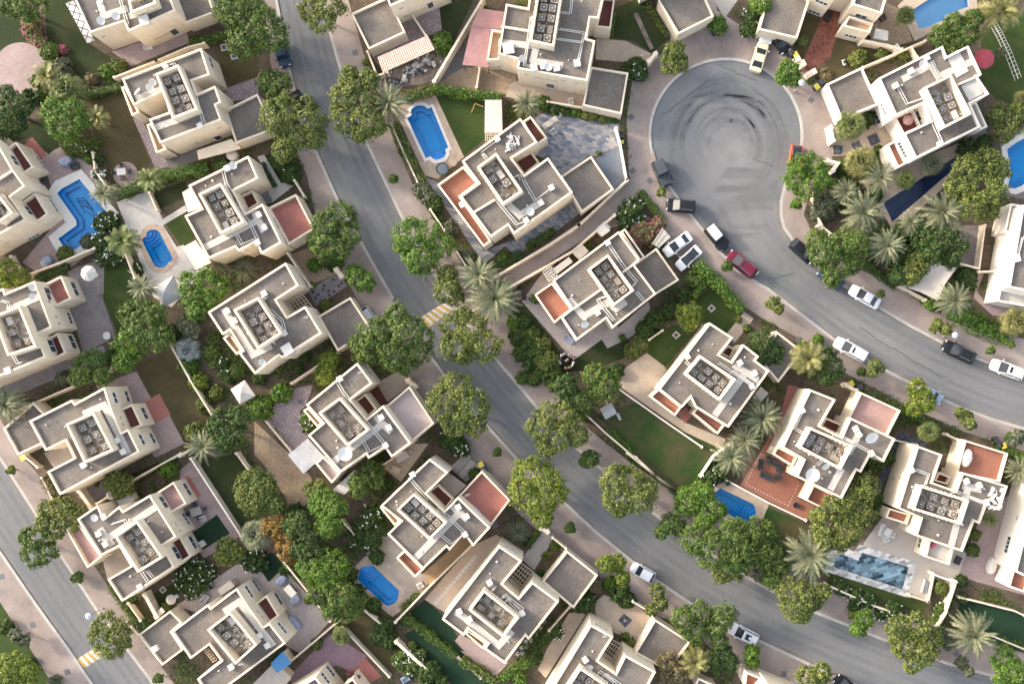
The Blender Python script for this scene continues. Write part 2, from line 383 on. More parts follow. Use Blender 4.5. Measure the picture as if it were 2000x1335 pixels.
COPING = rough_mat("white_coping", (.66, .63, .58), (.60, .57, .52), .5, 3.0, .06)

# ------------------------------------------------------------------ landmarks: how a label says where a plant, wall or small thing stands
LM = [(836, 260, "the blue pool beside the trampoline"), (163, 420, "the dolphin-patterned L-shaped pool"), (306, 485, "the pool set in white paving"),
 (738, 1140, "the blue pool beside a slatted deck"), (1435, 985, "the pool beside the terracotta terrace"), (1700, 1110, "the pool of mosaic tiles"),
 (1830, 22, "the pale blue pool at the top"), (1800, 370, "the navy lap pool"), (1990, 320, "the pool cut by the right edge"),
 (852, 612, "the striped hump under the big trees"), (180, 1280, "the lower left striped hump"), (1448, 514, "the maroon car"),
 (1554, 300, "the orange car"), (1293, 337, "the black boxy car"), (1873, 685, "the black saloon"), (1690, 577, "the white saloon on the curve"),
 (1662, 682, "the white car with a sunroof slot"), (1255, 1116, "the small white car"), (1452, 1237, "the white car with a glass roof"),
 (1105, 705, "the huddle of people"), (173, 533, "the cream octagonal parasol"), (325, 560, "the grey pyramid tent"), (473, 765, "the white square canopy"),
 (1920, 115, "the red parasol"), (244, 340, "the small round patio"), (40, 135, "the big round patio"), (1610, 70, "the stamped red path"),
 (1150, 275, "the slate courtyard"), (1330, 870, "the large brown-patched lawn"), (550, 880, "the sandy yard"), (550, 1045, "the orange-tinged tree"),
 (412, 1035, "the square of dark turf"), (795, 105, "the pink pantile canopy"), (950, 75, "the maroon ribbed canopy"), (1835, 545, "the beige shade sail"),
 (900, 1130, "the stepping-stone path"), (1222, 1212, "the courtyard with a square inlay"), (690, 1270, "the purple paved yard"), (545, 1300, "the blue tarpaulin"),
 (640, 570, "the dotted grey forecourt"), (1486, 111, "the cream car"), (1824, 772, "the pale blue car"), (552, 108, "the dark blue car"),
 (724, 622, "the silver car"), (1335, 490, "the two white cars on a drive"), (320, 460, "the lawn by the white paving"), (400, 130, "the yard with two square inlays"),
 (1700, 290, "the path of black squares"), (1290, 880, "the playhouse"), (300, 290, "the long lawn beside the villa"), (1120, 530, "the long brown lane"),
 (860, 1260, "the turf strip between hedges"), (1100, 220, "the row of clipped balls"), (1600, 970, "the terrace with black sofas"), (1760, 860, "the black slate path"),
 (1950, 1230, "the turf at the right edge"), (60, 1300, "the roadside lawn at lower left"), (470, 930, "the dark olive lawn"), (1418, 262, "the turning circle"),
 (740, 520, "the street between the two rows"), (1200, 990, "the curve of the lower street"), (100, 1120, "the left-hand street"), (620, 130, "the top end of the street"),
 (1750, 690, "the middle of the right-hand street"), (1560, 1230, "the lowest bend of the street"), (575, 480, "the villa with a rosy terrace"), (60, 630, "the villa at the left edge")]
USED = {}
def where(px, py, what, n=0):
    """a label that is not taken yet: what it looks like and which landmark it stands nearest to"""
    c = sorted(LM, key=lambda l: (l[0] - px) ** 2 + (l[1] - py) ** 2)
    for l in c[:9]:
        dx, dy = px - l[0], py - l[1]; r = math.hypot(dx, dy)
        if r < 22: rel = ["beside", "next to"]
        else:
            a = (math.degrees(math.atan2(-dy, dx)) + 360) % 360
            d = ["right of", "above and right of", "above", "above and left of", "left of", "below and left of", "below", "below and right of"][int((a + 22.5) // 45) % 8]
            rel = ["just " + d] if r < 60 else [d] if r < 140 else ["well " + d]
        for q in rel:
            t = f"{what} {q} {l[2]}"
            if len(t.split()) <= 16 and t not in USED: USED[t] = 1; return t
    USED.setdefault("_n", 0); USED["_n"] += 1
    return f"{what} {['nearest','second nearest','third nearest'][USED['_n'] % 3]} to {c[0][2]}"
def uniq(t):
    assert t not in USED, t
    USED[t] = 1; return t
# ------------------------------------------------------------------ pools (outlines at ground level)
POOLC = pool_mat('pool_azure_tile', (.02, .45, .86), (.03, .48, .9))
POOLS = [
 ("rectangular blue pool with rounded stepped ends in a travertine deck", POOLB, P(2, '877 685,902 668,897 645,905 630,925 616,955 611,980 618,995 632,1018 622,1114 855,1097 864,1101 890,1090 910,1062 924,1038 926,1020 915,1012 905,984 916'), COPING, .18),
 ("L-shaped blue pool with dolphins drawn on its floor and a white rim", POOLB, P(0, '112 378,120 369,155 350,212 418,192 452,196 460,148 486,128 487,114 466,150 440,149 430'), COPING, .5),
 ("small blue pool with curved steps in white paving", POOLC, P(5, '823 88,830 72,850 64,848 45,865 30,890 24,910 28,925 40,1000 188,998 205,975 215,968 232,945 243,920 245,900 236,890 225'), TRAVERT, .28),
 ("pale sky-blue pool by a sandy yard at the top", POOLL, P(4, '830 62,1010 -50,1150 -60,1162 38,1030 90,1020 115,925 158,875 168'), BEIGE, .3),
 ("long narrow navy lap pool between palms", POOLN, P(4, '668 1175,1088 906,1112 948,720 1285'), BEIGE, .3),
 ("blue free-form pool cut by the right edge of the photo", POOLB, P(4, '1385 865,1440 825,1500 795,1640 800,1640 1060,1500 1050,1470 1075,1430 1092,1385 1088,1405 1010'), COPING, .3),
 ("blue pool with curved stairs under the terracotta terrace", POOLB, P(18, '415 970,422 930,465 898,655 990,668 1015,672 1045,664 1070,645 1090,612 1101,440 1008'), BEIGE, .25),
 ("blue pool with rounded steps beside a slatted timber deck", POOLB, P(10, '596 690,604 668,622 655,655 650,677 646,828 792,826 812,823 840,805 865,780 877,755 880,594 735'), BEIGE, .25),
 ("T-ended pool lined with black, grey and pale mosaic blocks", POOLM, P(12, '392 592,412 578,520 620,545 574,815 657,780 786,378 655'), MOSCOP, .45),
]
POOLLG = pool_mat('pool_ledge_tile', (.003, .33, .70), (.004, .36, .74))
POOLW = [[at(x, y) for x, y in p[2]] for p in POOLS]
def inside(pt, poly):
    r = False
    for i in range(len(poly)):
        (x1, y1), (x2, y2) = poly[i - 1], poly[i]
        if (y1 > pt[1]) != (y2 > pt[1]) and pt[0] < (x2 - x1) * (pt[1] - y1) / (y2 - y1) + x1: r = not r
    return r
def cut(poly):
    hs = []
    for h in POOLW:
        k = sum(inside(v, poly) for v in h)
        if k == len(h): hs.append(h)
        elif k > 0: print("POOL CROSSES PATCH", k, len(h), [round(c) for c in h[0]])
    return hs
for (lab, pm, _, cm, rim), w in zip(POOLS, POOLW):
    w = ccw(w); cx = sum(p[0] for p in w) / len(w); cy = sum(p[1] for p in w) / len(w)
    o = empty("swimming_pool", cx, cy, 0, uniq(lab), "swimming pool")
    mb = MB(); n = len(w); D = -1.0
    for i in range(n):
        a, b = w[i], w[(i + 1) % n]; mb.face([(*b, 0.03), (*a, 0.03), (*a, D), (*b, D)])
    mb.flat(w, D); mb.build("basin", pm, o)
    mb = MB(); mb.flat(inset(w, -.01), -0.10); mb.build("water", WATER, o)
    mb = MB(); out = inset(w, -rim)
    mb.flat(out, 0.045, [w])
    for i in range(n):
        a, b = out[i], out[(i + 1) % n]; mb.face([(*a, 0), (*b, 0), (*b, .045), (*a, .045)])
    mb.build("coping", cm, o)
    if pm in (POOLB, POOLC, POOLN):      # a ledge round the wall with a dark edge line
        mb = MB(); i1 = inset(w, .45); i2 = inset(w, .55)
        try:
            mb.flat(i2, D + .5, [inset(i2, .1)]); mb.flat(inset(w, .02), D + .45, [i2]); mb.build("underwater_ledge", POOLLG if pm is POOLB else POOLB if pm is POOLC else pm, o)
        except Exception as e: print("ledge", e)

# ------------------------------------------------------------------ roads, blocks and kerbs
R1L = P(0, '540 -300,540 -10,566 131,579 184,618 293,665 398,699 457,734 520,770 582,844 696,871 733,935 810,1003 885,1056 938,1111 986,1165 1036,1219 1080,1285 1132,1354 1178,1425 1220,1500 1256,1631 1317,1700 1345,1850 1400')
R1R = P(0, '600 -300,625 -10,645 74,668 155,690 222,714 280,781 421,837 521,900 620,965 700,1050 800,1111 865,1179 922,1270 1000,1345 1055,1420 1105,1500 1152,1594 1198,1722 1249,1847 1296,1935 1320,2400 1450')
CIRC = [(1418 + 146.5 * math.cos(math.radians(a)), 264 + 146.5 * math.sin(math.radians(a))) for a in range(140, 404, 6)]
R2L = P(0, '2400 930,2200 890,2000 834,1935 815,1871 791,1800 756,1743 727,1690 697,1628 659,1560 607,1500 561,1442 528,1405 487,1374 447,1340 405')
R2R = P(0, '1524 392,1524 421,1530 446,1547 470,1590 515,1645 558,1716 602,1780 640,1844 673,1911 703,2000 737,2200 800,2400 840')
R3R = P(0, '330 1400,297 1335,250 1273,189 1195,118 1087,67 1003,0 898,-120 730,-300 500')
R3L = P(0, '-300 690,-130 900,-60 985,0 1074,67 1172,100 1218,135 1266,182 1335,240 1420')
def wp(l): return [at(x, y) for x, y in l]
BLOCKS = [R1L + P(0, '1850 1800,460 1800') + R3R + P(0, '-500 400,-500 -300'),
          R1R + R2L + CIRC + R2R + P(0, '2400 -300'),
          R3L + P(0, '240 1800,-500 1800,-500 600')]
base = at(-700, -450), at(2700, 2000)
mb = MB(); x0, y1, x1, y0 = base[0][0] - 400, base[0][1] + 400, base[1][0] + 400, base[1][1] - 400
mb.flat([(x0, y0), (x1, y0), (x1, y1), (x0, y1)], -0.15, POOLW); tag(mb.build("ground", GROUNDM), "dry earth under the whole neighbourhood", kind="structure")
for lab, l, r in (("asphalt street winding from the top down to the lower right", R1L, R1R[::-1]), ("asphalt street leading to the round turning circle", R2L + CIRC, R2R), ("asphalt street at the lower left", R3R, R3L)):
    mb = MB(); p = ccw(wp(list(l) + list(r))); mb.flat(inset(p, -.6), -0.12); tag(mb.build("road", ASPHALT), lab, kind="structure")
for lab, b in zip(("pink paved ground of the left and bottom plots", "pink paved ground of the middle and right plots", "pink paved ground at the lower left"), BLOCKS):
    p = ccw(wp(b)); mb = MB(); mb.flat(p, 0.0, cut(p))
    for i in range(len(p)):
        a, c = p[i], p[(i + 1) % len(p)]; mb.face([(*a, -.15), (*c, -.15), (*c, 0), (*a, 0)])
    tag(mb.build("pavement", PAVE), lab, kind="structure")
def strip(line, w0, w1):
    """a band alongside a line of world points, between two sideways offsets"""
    a, b = [], []
    for i, p in enumerate(line):
        q = Vector(line[min(i + 1, len(line) - 1)]) - Vector(line[max(i - 1, 0)]); q.normalize(); n = Vector((-q.y, q.x))
        a.append(tuple(Vector(p) + n * w0)); b.append(tuple(Vector(p) + n * w1))
    return a, b
for lab, l in (("pale kerb along the left side of the winding street", R1L), ("pale kerb along the right side of the winding street", R1R[::-1]),
               ("pale kerb round the turning circle and its street", R2L + CIRC + R2R), ("pale kerb on the right of the lower left street", R3R), ("pale kerb on the left of the lower left street", R3L)):
    w = wp(l); sg = -1 if lab.startswith('pale kerb round') else 1      # which side of the line the block lies on
    a, b = strip(w, 0.03 * sg, -0.36 * sg)
    mb = MB()
    for i in range(len(w) - 1):
        mb.face([(*a[i], .006), (*b[i], .006), (*b[i + 1], .006), (*a[i + 1], .006)][::-1])
        mb.face([(*a[i], -.13), (*a[i + 1], -.13), (*a[i + 1], .006), (*a[i], .006)])
        mb.face([(*b[i], -.01), (*b[i + 1], -.01), (*b[i + 1], .006), (*b[i], .006)])
    tag(mb.build("kerb", KERB), lab, kind="structure")
# worn rubber arcs in the turning circle
m, nt, b = newmat("tyre_rubber"); b.inputs["Base Color"].default_value = (.07, .07, .075, 1); b.inputs["Roughness"].default_value = .8
g = pos(nt); nt.links.new(ramp(nt, noise(nt, g, .9, 4.0, .7), [(.25, .02), (.85, .09)]), b.inputs["Alpha"]); RUBBER = m
rng = random.Random(5); mb = MB()
for k in range(60):
    r = rng.uniform(38, 118); a0 = rng.uniform(150, 300); a1 = a0 + rng.uniform(40, 150); ex = rng.uniform(-6, 6); wd = rng.uniform(.15, .8); st = 28
    pts = [at(1420 + ex + r * math.cos(math.radians(a0 + (a1 - a0) * i / st)), 288 + ex + (r * 1.05 + 8 * math.sin(i / st * 3)) * math.sin(math.radians(a0 + (a1 - a0) * i / st))) for i in range(st + 1)]
    a, c = strip(pts, -wd / 2, wd / 2); z = -.1175 + k * .0002
    for i in range(st): mb.face([(*a[i], z), (*a[i + 1], z), (*c[i + 1], z), (*c[i], z)])
tag(mb.build("tyre_marks", RUBBER), "dark curved tyre marks on the turning circle", kind="structure")
# the polished, paler middle of the circle and of the wheel tracks
m, nt, b = newmat("worn_asphalt"); b.inputs["Base Color"].default_value = (.32, .31, .30, 1); b.inputs["Roughness"].default_value = .8
tc = N(nt, "ShaderNodeTexCoord"); ln = N(nt, "ShaderNodeVectorMath", operation='LENGTH'); nt.links.new(tc.outputs["Object"], ln.inputs[0])
mr = N(nt, "ShaderNodeMapRange", interpolation_type='SMOOTHSTEP'); mr.inputs[1].default_value = 1.5; mr.inputs[2].default_value = 8.5; mr.inputs[3].default_value = .45; mr.inputs[4].default_value = 0.0
nt.links.new(ln.outputs["Value"], mr.inputs[0])
mm = N(nt, "ShaderNodeMath", operation='MULTIPLY'); nt.links.new(mr.outputs[0], mm.inputs[0]); nt.links.new(ramp(nt, noise(nt, pos(nt), .35, 4.0, .6), [(.25, .5), (.75, 1.2)]), mm.inputs[1]); nt.links.new(mm.outputs[0], b.inputs["Alpha"])
for wx, wy, sx_, sy_, lb in ((1432, 318, 1.0, 1.25, "paler worn patch in the middle of the turning circle"), (1470, 450, .75, 1.2, "paler worn patch at the mouth of the turning circle"), (1700, 655, 1.6, .5, "paler worn band along the right-hand street")):
    c = at(wx, wy); mb = MB(); mb.flat([(c[0] + 9 * math.cos(k * math.pi / 24), c[1] + 9 * math.sin(k * math.pi / 24)) for k in range(48)], -.1185)
    o = mb.build("road_wear", m, None, org=(c[0], c[1], -.1185)); o.scale = (sx_, sy_, 1); o.rotation_euler.z = -.55 if wx > 1600 else 0; tag(o, lb, kind="structure")
# wheel tracks and dust blown along the kerbs
def alpha_mat(name, c, a0, a1, sc_):
    m, nt, b = newmat(name); b.inputs["Base Color"].default_value = rgba(c); b.inputs["Roughness"].default_value = .9
    nt.links.new(ramp(nt, noise(nt, pos(nt), sc_, 5.0, .65), [(.35, a0), (.72, a1)]), b.inputs["Alpha"]); return m
TRK = alpha_mat("wheel_track", (.05, .05, .052), .0, .15, .22); DST = alpha_mat("kerb_dust", (.36, .30, .24), .0, .5, .45); PAT = alpha_mat("pale_patch", (.30, .29, .28), .0, .34, .12); STN = alpha_mat("pavement_stain", (.10, .075, .065), .0, .22, .16)
def resample(l, n):
    p = [Vector(q) for q in wp(l)]; d = [0.0]
    for a, b in zip(p, p[1:]): d.append(d[-1] + (b - a).length)
    out = []
    for i in range(n):
        t = d[-1] * i / (n - 1); k = max(j for j in range(len(d)) if d[j] <= t + 1e-9); k = min(k, len(p) - 2); out.append(p[k].lerp(p[k + 1], (t - d[k]) / max(1e-6, d[k + 1] - d[k])))
    return out
for nm, l, r in (("winding street", R1L, R1R), ("right-hand street", R2L[::-1], R2R), ("lower left street", R3L, R3R[::-1])):
    A, B = resample(l, 90), resample(r, 90)
    for kind_, offs, mt, z in (("wheel_tracks", ((.20, .08), (.36, .08), (.63, .08), (.80, .08)), TRK, -.1170), ("road_dust", ((.035, .09), (.965, .09)), DST, -.1165), ("road_patches", ((.5, .9),), PAT, -.1176)):
        mb = MB()
        for f, w in offs:
            for i in range(89):
                q = [A[i].lerp(B[i], f - w / 2), A[i].lerp(B[i], f + w / 2), A[i + 1].lerp(B[i + 1], f + w / 2), A[i + 1].lerp(B[i + 1], f - w / 2)]; mb.face([(v.x, v.y, z) for v in q])
        tag(mb.build(kind_, mt), kind_.replace('_', ' ') + " on the " + nm, kind="structure")
for nm, l, sg in (("left of the winding street", R1L, -1), ("right of the winding street", R1R[::-1], -1), ("round the turning circle", R2L + CIRC + R2R, 1), ("right of the lower left street", R3R, -1), ("left of the lower left street", R3L, -1)):
    w = resample(l, 120); a, b = strip([tuple(v) for v in w], .45 * sg, 5.2 * sg); mb = MB()
    for i in range(119): mb.face([(*a[i], .0022), (*b[i], .0022), (*b[i + 1], .0022), (*a[i + 1], .0022)])
    tag(mb.build("pavement_stains", STN), "darker stains on the paving " + nm, kind="structure")
# thin wandering cracks
mb = MB()
for x0_, y0_, x1_, y1_ in ((1290, 228, 1385, 155), (1350, 190, 1400, 180), (1415, 185, 1490, 200), (1400, 125, 1480, 160), (1470, 310, 1510, 325), (1680, 640, 1760, 690), (1500, 545, 1550, 535), (1760, 690, 1840, 735)):
    n = 14; pts = [at(x0_ + (x1_ - x0_) * i / n + rng.uniform(-2.5, 2.5), y0_ + (y1_ - y0_) * i / n + rng.uniform(-2.5, 2.5)) for i in range(n + 1)]
    a, c = strip(pts, -.035, .035)
    for i in range(n): mb.face([(*a[i], -.10), (*a[i + 1], -.10), (*c[i + 1], -.10), (*c[i], -.10)])
tag(mb.build("cracks", DARK), "thin dark cracks in the asphalt of the turning circle and street", kind="structure")
# striped speed humps
for lab, q in (("yellow and white striped speed hump under the big trees", W(6, '945 535,1085 450,1152 482,1000 588')), ("yellow and white striped speed hump at the lower left", W(9, '445 1190,580 1105,640 1148,487 1243'))):
    A, B, C_, D_ = [Vector((*p, 0)) for p in q]; c = (A + B + C_ + D_) / 4
    o = empty("speed_hump", c.x, c.y, 0, uniq(lab), "speed hump")
    my, mw = MB(), MB(); n = 10
    for i in range(n):
        mbx = my if i % 2 == 0 else mw
        for k in range(4):
            z0, z1 = [-.115 + .075 * math.sin(math.pi * t / 4) for t in (k, k + 1)]
            def pt(u, v, z): p = A.lerp(B, u).lerp(D_.lerp(C_, u), v); return (p.x, p.y, z)
            mbx.face([pt(i / n, k / 4, z0), pt((i + 1) / n, k / 4, z0), pt((i + 1) / n, (k + 1) / 4, z1), pt(i / n, (k + 1) / 4, z1)][::-1])
    my.build("yellow_stripes", YELLOW, o); mw.build("white_stripes", WHITELINE, o)

# ------------------------------------------------------------------ sheets of paving, grass and earth
NSH = [0]; SHEETS = []; FOOT = []
def sheet(name, mt, pts, lab, layer=2):
    NSH[0] += 1; p = ccw(pts); SHEETS.append((layer, p)); mb = MB(); mb.flat(p, 0.004 * layer + .00003 * NSH[0], cut(p))
    return tag(mb.build(name, mt), lab, kind="structure")
def disc(px, py, r, n=40): return [at(px + r * math.cos(2 * math.pi * i / n), py + r * math.sin(2 * math.pi * i / n)) for i in range(n)]
sheet("garden_soil", SOIL, wp(P(0, '-400 -250,505 -250,515 0,528 120,545 190,565 260,600 345,620 440,655 500,700 590,745 660,800 740,850 810,900 880,960 940,1020 1010,1090 1070,1165 1130,1235 1180,1340 1225,1430 1300,1560 1480,1560 1700,470 1700,345 1340,317 1303,270 1234,209 1141,140 1040,77 929,40 885,-10 800,-120 650,-400 300')), "dark soil of the left and bottom gardens", 1)
sheet("garden_soil", SOIL, wp(P(0, '655 -250,680 0,712 110,738 190,775 290,815 380,862 450,905 520,985 590,1000 640,1035 700,1090 770,1140 830,1240 910,1340 975,1400 1010,1480 1070,1600 1135,1700 1180,1830 1222,2000 1275,2300 1370,2300 960,2000 880,1870 838,1760 785,1640 722,1560 660,1490 622,1455 598,1395 545,1350 512,1300 490,1285 430,1240 372,1228 340,1224 230,1236 150,1285 112,1310 80,1290 -10,1270 -250')), "dark soil of the middle gardens", 1)
sheet("garden_soil", SOIL, wp(P(0, '1400 -250,1400 20,1478 70,1545 105,1580 135,1606 170,1622 225,1640 250,1622 320,1582 370,1570 420,1585 450,1618 470,1665 520,1758 562,1812 602,1890 632,2000 662,2300 730,2300 -250')), "dark soil of the gardens at upper right", 1)
for nm, mt, t, s, lab, ly in [
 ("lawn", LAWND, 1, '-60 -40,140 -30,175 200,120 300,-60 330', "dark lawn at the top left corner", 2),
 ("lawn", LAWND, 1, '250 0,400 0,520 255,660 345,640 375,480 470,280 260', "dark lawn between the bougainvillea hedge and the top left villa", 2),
 ("path", LATTICE, 1, '380 20,425 5,548 235,505 252', "white lattice path along the top left villa", 3),
 ("paving", PAVER_PINK, 1, '650 300,850 230,1080 180,1095 250,760 385', "pink paving below the top left villa", 3),
 ("lawn", LAWNDRY, 1, '500 590,690 495,760 660,870 940,800 1040,650 1095,600 900,540 750', "long olive lawn left of the upper villa", 2),
 ("path", PAVER_MAUVE, 1, '770 685,815 690,985 965,905 985', "mauve path along the long olive lawn", 3),
 ("paving", PAVER_GREY, 1, '965 935,1140 865,1160 925,985 985', "grey paving below the upper villa", 3),
 ("yard", LAWNDRY, 1, '1235 265,1400 185,1490 330,1490 440,1330 500,1270 370', "brown yard with two square inlays", 2),
 ("paving", PAVER_MAUVE, 1, '1290 520,1490 450,1500 560,1340 590', "mauve paving below the brown yard", 2),
 ("patio", PAVER_PINK, 1, '190 900,345 858,530 955,680 1250,600 1400,300 1640,130 1520,350 1260,270 1000', "pinkish pool patio of the L-shaped pool", 2),
 ("paving", REDTILE, 1, '138 838,186 795,272 895,235 928', "dark red tiled corner by the left villa", 3),
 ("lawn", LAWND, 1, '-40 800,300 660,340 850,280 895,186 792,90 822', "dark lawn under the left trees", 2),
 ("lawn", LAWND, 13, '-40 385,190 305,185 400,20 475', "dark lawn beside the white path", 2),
 ("lawn", LAWN, 13, '50 525,178 440,240 640,165 692', "small lawn beside the white pool paving", 2),
 ("paving", PAVER_WHITE, 0, '228 395,290 372,318 428,362 400,366 412,318 440,322 446,345 482,358 478,405 524,335 600,300 580,262 480', "white paving round the small pool", 3),
 ("patio", PAVER_GREY, 5, '385 262,590 195,652 372,480 445', "mauve-grey patio under the cream parasol", 2),
 ("patio", PAVER_GREY, 5, '400 440,590 408,672 650,480 735', "mauve-grey patio with a round white table", 3),
 ("paving", PAVER_GREY, 5, '-20 920,460 740,600 695,625 760,130 970,-20 960', "grey paving below the left villa", 2),
 ("lawn", LAWN, 5, '605 225,750 225,810 480,690 650,600 420', "green lawn strip by the flowering bush", 2),
 ("lawn", LAWNDRY, 5, '790 800,995 710,1235 1120,1215 1205,1060 1250,985 1090,920 975,850 990', "brown lawn right of the pink patio", 2),
 ("patio", PAVER_PINK, 5, '555 930,790 845,880 1010,985 1105,1068 1262,900 1345,700 1100', "pink patio behind the lower left villa", 3),
 ("paving", REDTILE, 5, '833 1025,925 973,988 1095,890 1150', "red tiled square on the pink patio", 4),
 ("yard", BEIGE, 5, '255 1320,385 1240,480 1390,330 1430', "beige forecourt of the lower left villa", 2),
 ("lawn", LAWND, 9, '730 130,900 60,1060 -10,1015 60,760 195', "dark lawn strip between two lower left villas", 2),
 ("paving", PAVER_GREY, 9, '480 200,600 150,650 245,540 310,450 250', "paved corner by the white dome parasol", 3),
 ("patio", PAVER_PINK, 9, '1040 100,1112 38,1400 472,1180 610,1060 400', "mauve patio with a dark turf square", 3),
 ("turf", TURF, 9, '1112 460,1257 353,1332 463,1175 558', "square of dark artificial turf", 4),
 ("paving", REDTILE, 9, '1062 142,1096 128,1167 245,1130 258', "strip of dark red tiles on the mauve patio", 4),
 ("paving", BEIGE, 9, '590 600,700 535,765 650,625 735', "beige forecourt of the pink terraced villa", 2),
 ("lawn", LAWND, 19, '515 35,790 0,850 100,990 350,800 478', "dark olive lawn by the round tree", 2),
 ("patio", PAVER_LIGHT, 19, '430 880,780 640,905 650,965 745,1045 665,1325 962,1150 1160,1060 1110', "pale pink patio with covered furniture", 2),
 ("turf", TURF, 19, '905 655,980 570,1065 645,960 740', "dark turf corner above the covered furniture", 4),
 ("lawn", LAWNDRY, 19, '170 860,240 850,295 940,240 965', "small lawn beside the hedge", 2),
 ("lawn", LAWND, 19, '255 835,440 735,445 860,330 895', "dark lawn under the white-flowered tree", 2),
 ("lawn", LAWN, 9, '-60 780,0 860,312 1345,312 1500,-60 1500', "roadside lawn at the lower left corner", 2),
 ("yard", PAVER_PURPLE, 10, '180 1300,430 1045,520 1095,645 1172,560 1265,470 1225,300 1265,230 1345', "purple paved yard at the bottom", 3),
 ("paving", REDTILE, 10, '552 1262,630 1178,725 1290,640 1345', "red tiled corner of the purple yard", 4),
 ("lawn", LAWNDRY, 10, '505 990,625 910,705 990,835 1240,780 1290,560 1040', "olive lawn above the purple yard", 2),
 ("yard", SAND, 10, '-10 -10,200 -10,320 140,335 210,220 340,100 140', "sandy yard", 2),
 ("yard", SAND, 16, '-10 510,190 695,280 815,340 880,325 970,220 1040,105 830,-10 700', "sandy yard with a rough surface", 3),
 ("turf", TURF, 17, '140 925,240 843,350 945,420 1050,505 1165,440 1190', "upper strip of artificial turf between hedges", 2),
 ("turf", TURF, 17, '112 1050,185 1010,410 1185,640 1345,400 1345', "lower strip of artificial turf between hedges", 2),
 ("yard", BEIGE, 17, '235 845,500 540,650 470,700 500,360 925', "beige yard with stepping stones", 3),
 ("path", OCHRE, 17, '215 705,470 475,515 535,265 765', "ochre strip under the villa", 3),
 ("yard", BEIGE, 17, '590 1250,440 1140,510 1160,720 1210,640 1300', "pink paved corner under the villa", 3),
 ("paving", PAVER_PINK, 17, '410 1085,440 1045,600 1130,720 1215,600 1290', "pink paving at the foot of the villa", 4),
 ("deck", TRAVERT, 10, '530 692,640 590,830 615,1005 745,950 830,790 945,700 875', "pale stone deck round the pool", 2),
 ("deck", WOOD, 10, '635 580,772 465,865 570,785 655', "slatted timber deck above the pool", 4),
 ("deck", WOOD, 10, '740 680,850 610,995 722,880 825', "slatted timber deck right of the pool", 4),
 ("paving", PAVER_MAUVE, 16, '40 480,220 320,330 300,290 420,250 455,310 605,200 695', "mauve diagonal paving by the sandy yard", 2),
 ("yard", BEIGE, 16, '700 290,830 215,905 290,760 400', "brown forecourt between two trees", 2),
 ("paving", DARKRED, 16, '640 345,705 315,765 400,720 430', "dark red tiles at the villa's entrance", 3),
 ("drive", CONCRETE, 16, '1120 780,1222 690,1305 790,1215 860', "concrete drive with a dark gate frame", 2),
 ("yard", BEIGE, 16, '880 640,1000 640,840 860,740 780', "beige strip between two villas", 2),
 ("drive", CONCRETE, 17, '795 610,925 445,985 490,870 675', "concrete drive by the spiky bush", 2),
 ("courtyard", BEIGE, 11, '478 865,530 818,700 865,815 950,735 1095,590 1035,485 930', "beige courtyard with a square inlay", 3),
 ("yard", BEIGE, 11, '205 1125,330 925,440 910,195 1300,150 1250', "beige paving strip between the two bottom villas", 2),
 ("lawn", LAWN, 12, '335 690,380 660,830 835,925 880,895 935,360 750', "lawn strip below the mosaic pool", 2),
 ("turf", TURF, 12, '1108 872,1180 848,1500 945,1500 1100,1078 985', "dark green turf at the right edge", 2),
 ("deck", BEIGEGREY, 20, '540 1085,690 880,850 1020,1130 1110,1155 1130,1080 1340,965 1270,935 1410,810 1380,840 1200', "beige deck boards round the mosaic pool", 2),
 ("deck", WOODD, 20, '430 1110,560 1050,545 1095,520 1165,490 1150', "small brown timber deck at the mosaic pool", 3),
 ("yard", PAVER_PINK, 20, '1235 900,1470 735,1600 700,1600 1400,1100 1260', "pink paved yard of the right edge villa", 2),
 ("path", SLATED, 20, '715 470,780 425,925 480,912 515,775 492,740 560,590 905,555 880,640 700', "path of black slate slabs", 2),
 ("lawn", LAWNBR, 20, '-30 850,210 945,235 1020,100 1140,-30 1010', "lawn under the terracotta terrace", 2),
 ("terrace", TERRA, 18, '580 880,700 690,745 600,860 800,945 880,925 960,1015 1000,972 1090', "terracotta paved terrace with black sofas", 3),
 ("deck", BEIGE, 18, '395 925,500 850,752 982,690 1125,620 1140,440 1060', "pale deck of the pool under the terrace", 2),
 ("path", REDTILE, 18, '690 700,800 520,860 300,915 310,830 580,745 690', "red brick path along the villa", 2),
 ("lawn", LAWNBR, 18, '-20 400,170 528,290 592,440 708,368 832,262 935,-20 700,-250 480', "large brown-patched lawn", 2),
 ("lawn", LAWN, 18, '288 592,310 548,472 660,440 702', "small lawn wedge by the white kerb", 3),
 ("patio", BEIGE, 7, '618 930,655 825,780 738,900 830,800 990,1000 1140,1235 1235,1215 1295,1000 1195', "pale pink patio beside the brown-patched lawn", 3),
 ("paving", REDTILE, 7, '955 1085,1010 1050,1042 1100,1000 1148', "red tiled square by the patio", 4),
 ("lawn", LAWND, 7, '-10 500,70 445,270 720,350 775,520 655,550 712,680 655,650 770,480 830,300 850,100 720', "dark lawn where people stand", 2),
 ("lawn", LAWN, 7, '780 650,940 575,1060 620,890 815,780 735', "green lawn left of the villa", 2),
 ("lawn", LAWN, 7, '1035 440,1150 365,1345 500,1250 625,1095 560', "green lawn inside the tall hedge", 2),
 ("path", BEIGE, 7, '1245 625,1345 500,1400 540,1290 680', "beige garden path by the hedge", 3),
 ("patio", PAVER_LIGHT, 7, '58 440,200 240,240 230,300 560,380 640,545 540,620 590,790 440,812 520,745 600,682 650,552 712,520 660,360 778,300 720', "pale stone patio round the villa", 3),
 ("drive", PAVE, 7, '-10 345,-10 280,500 -10,580 -60,640 0,500 30', "brown lane end", 2),
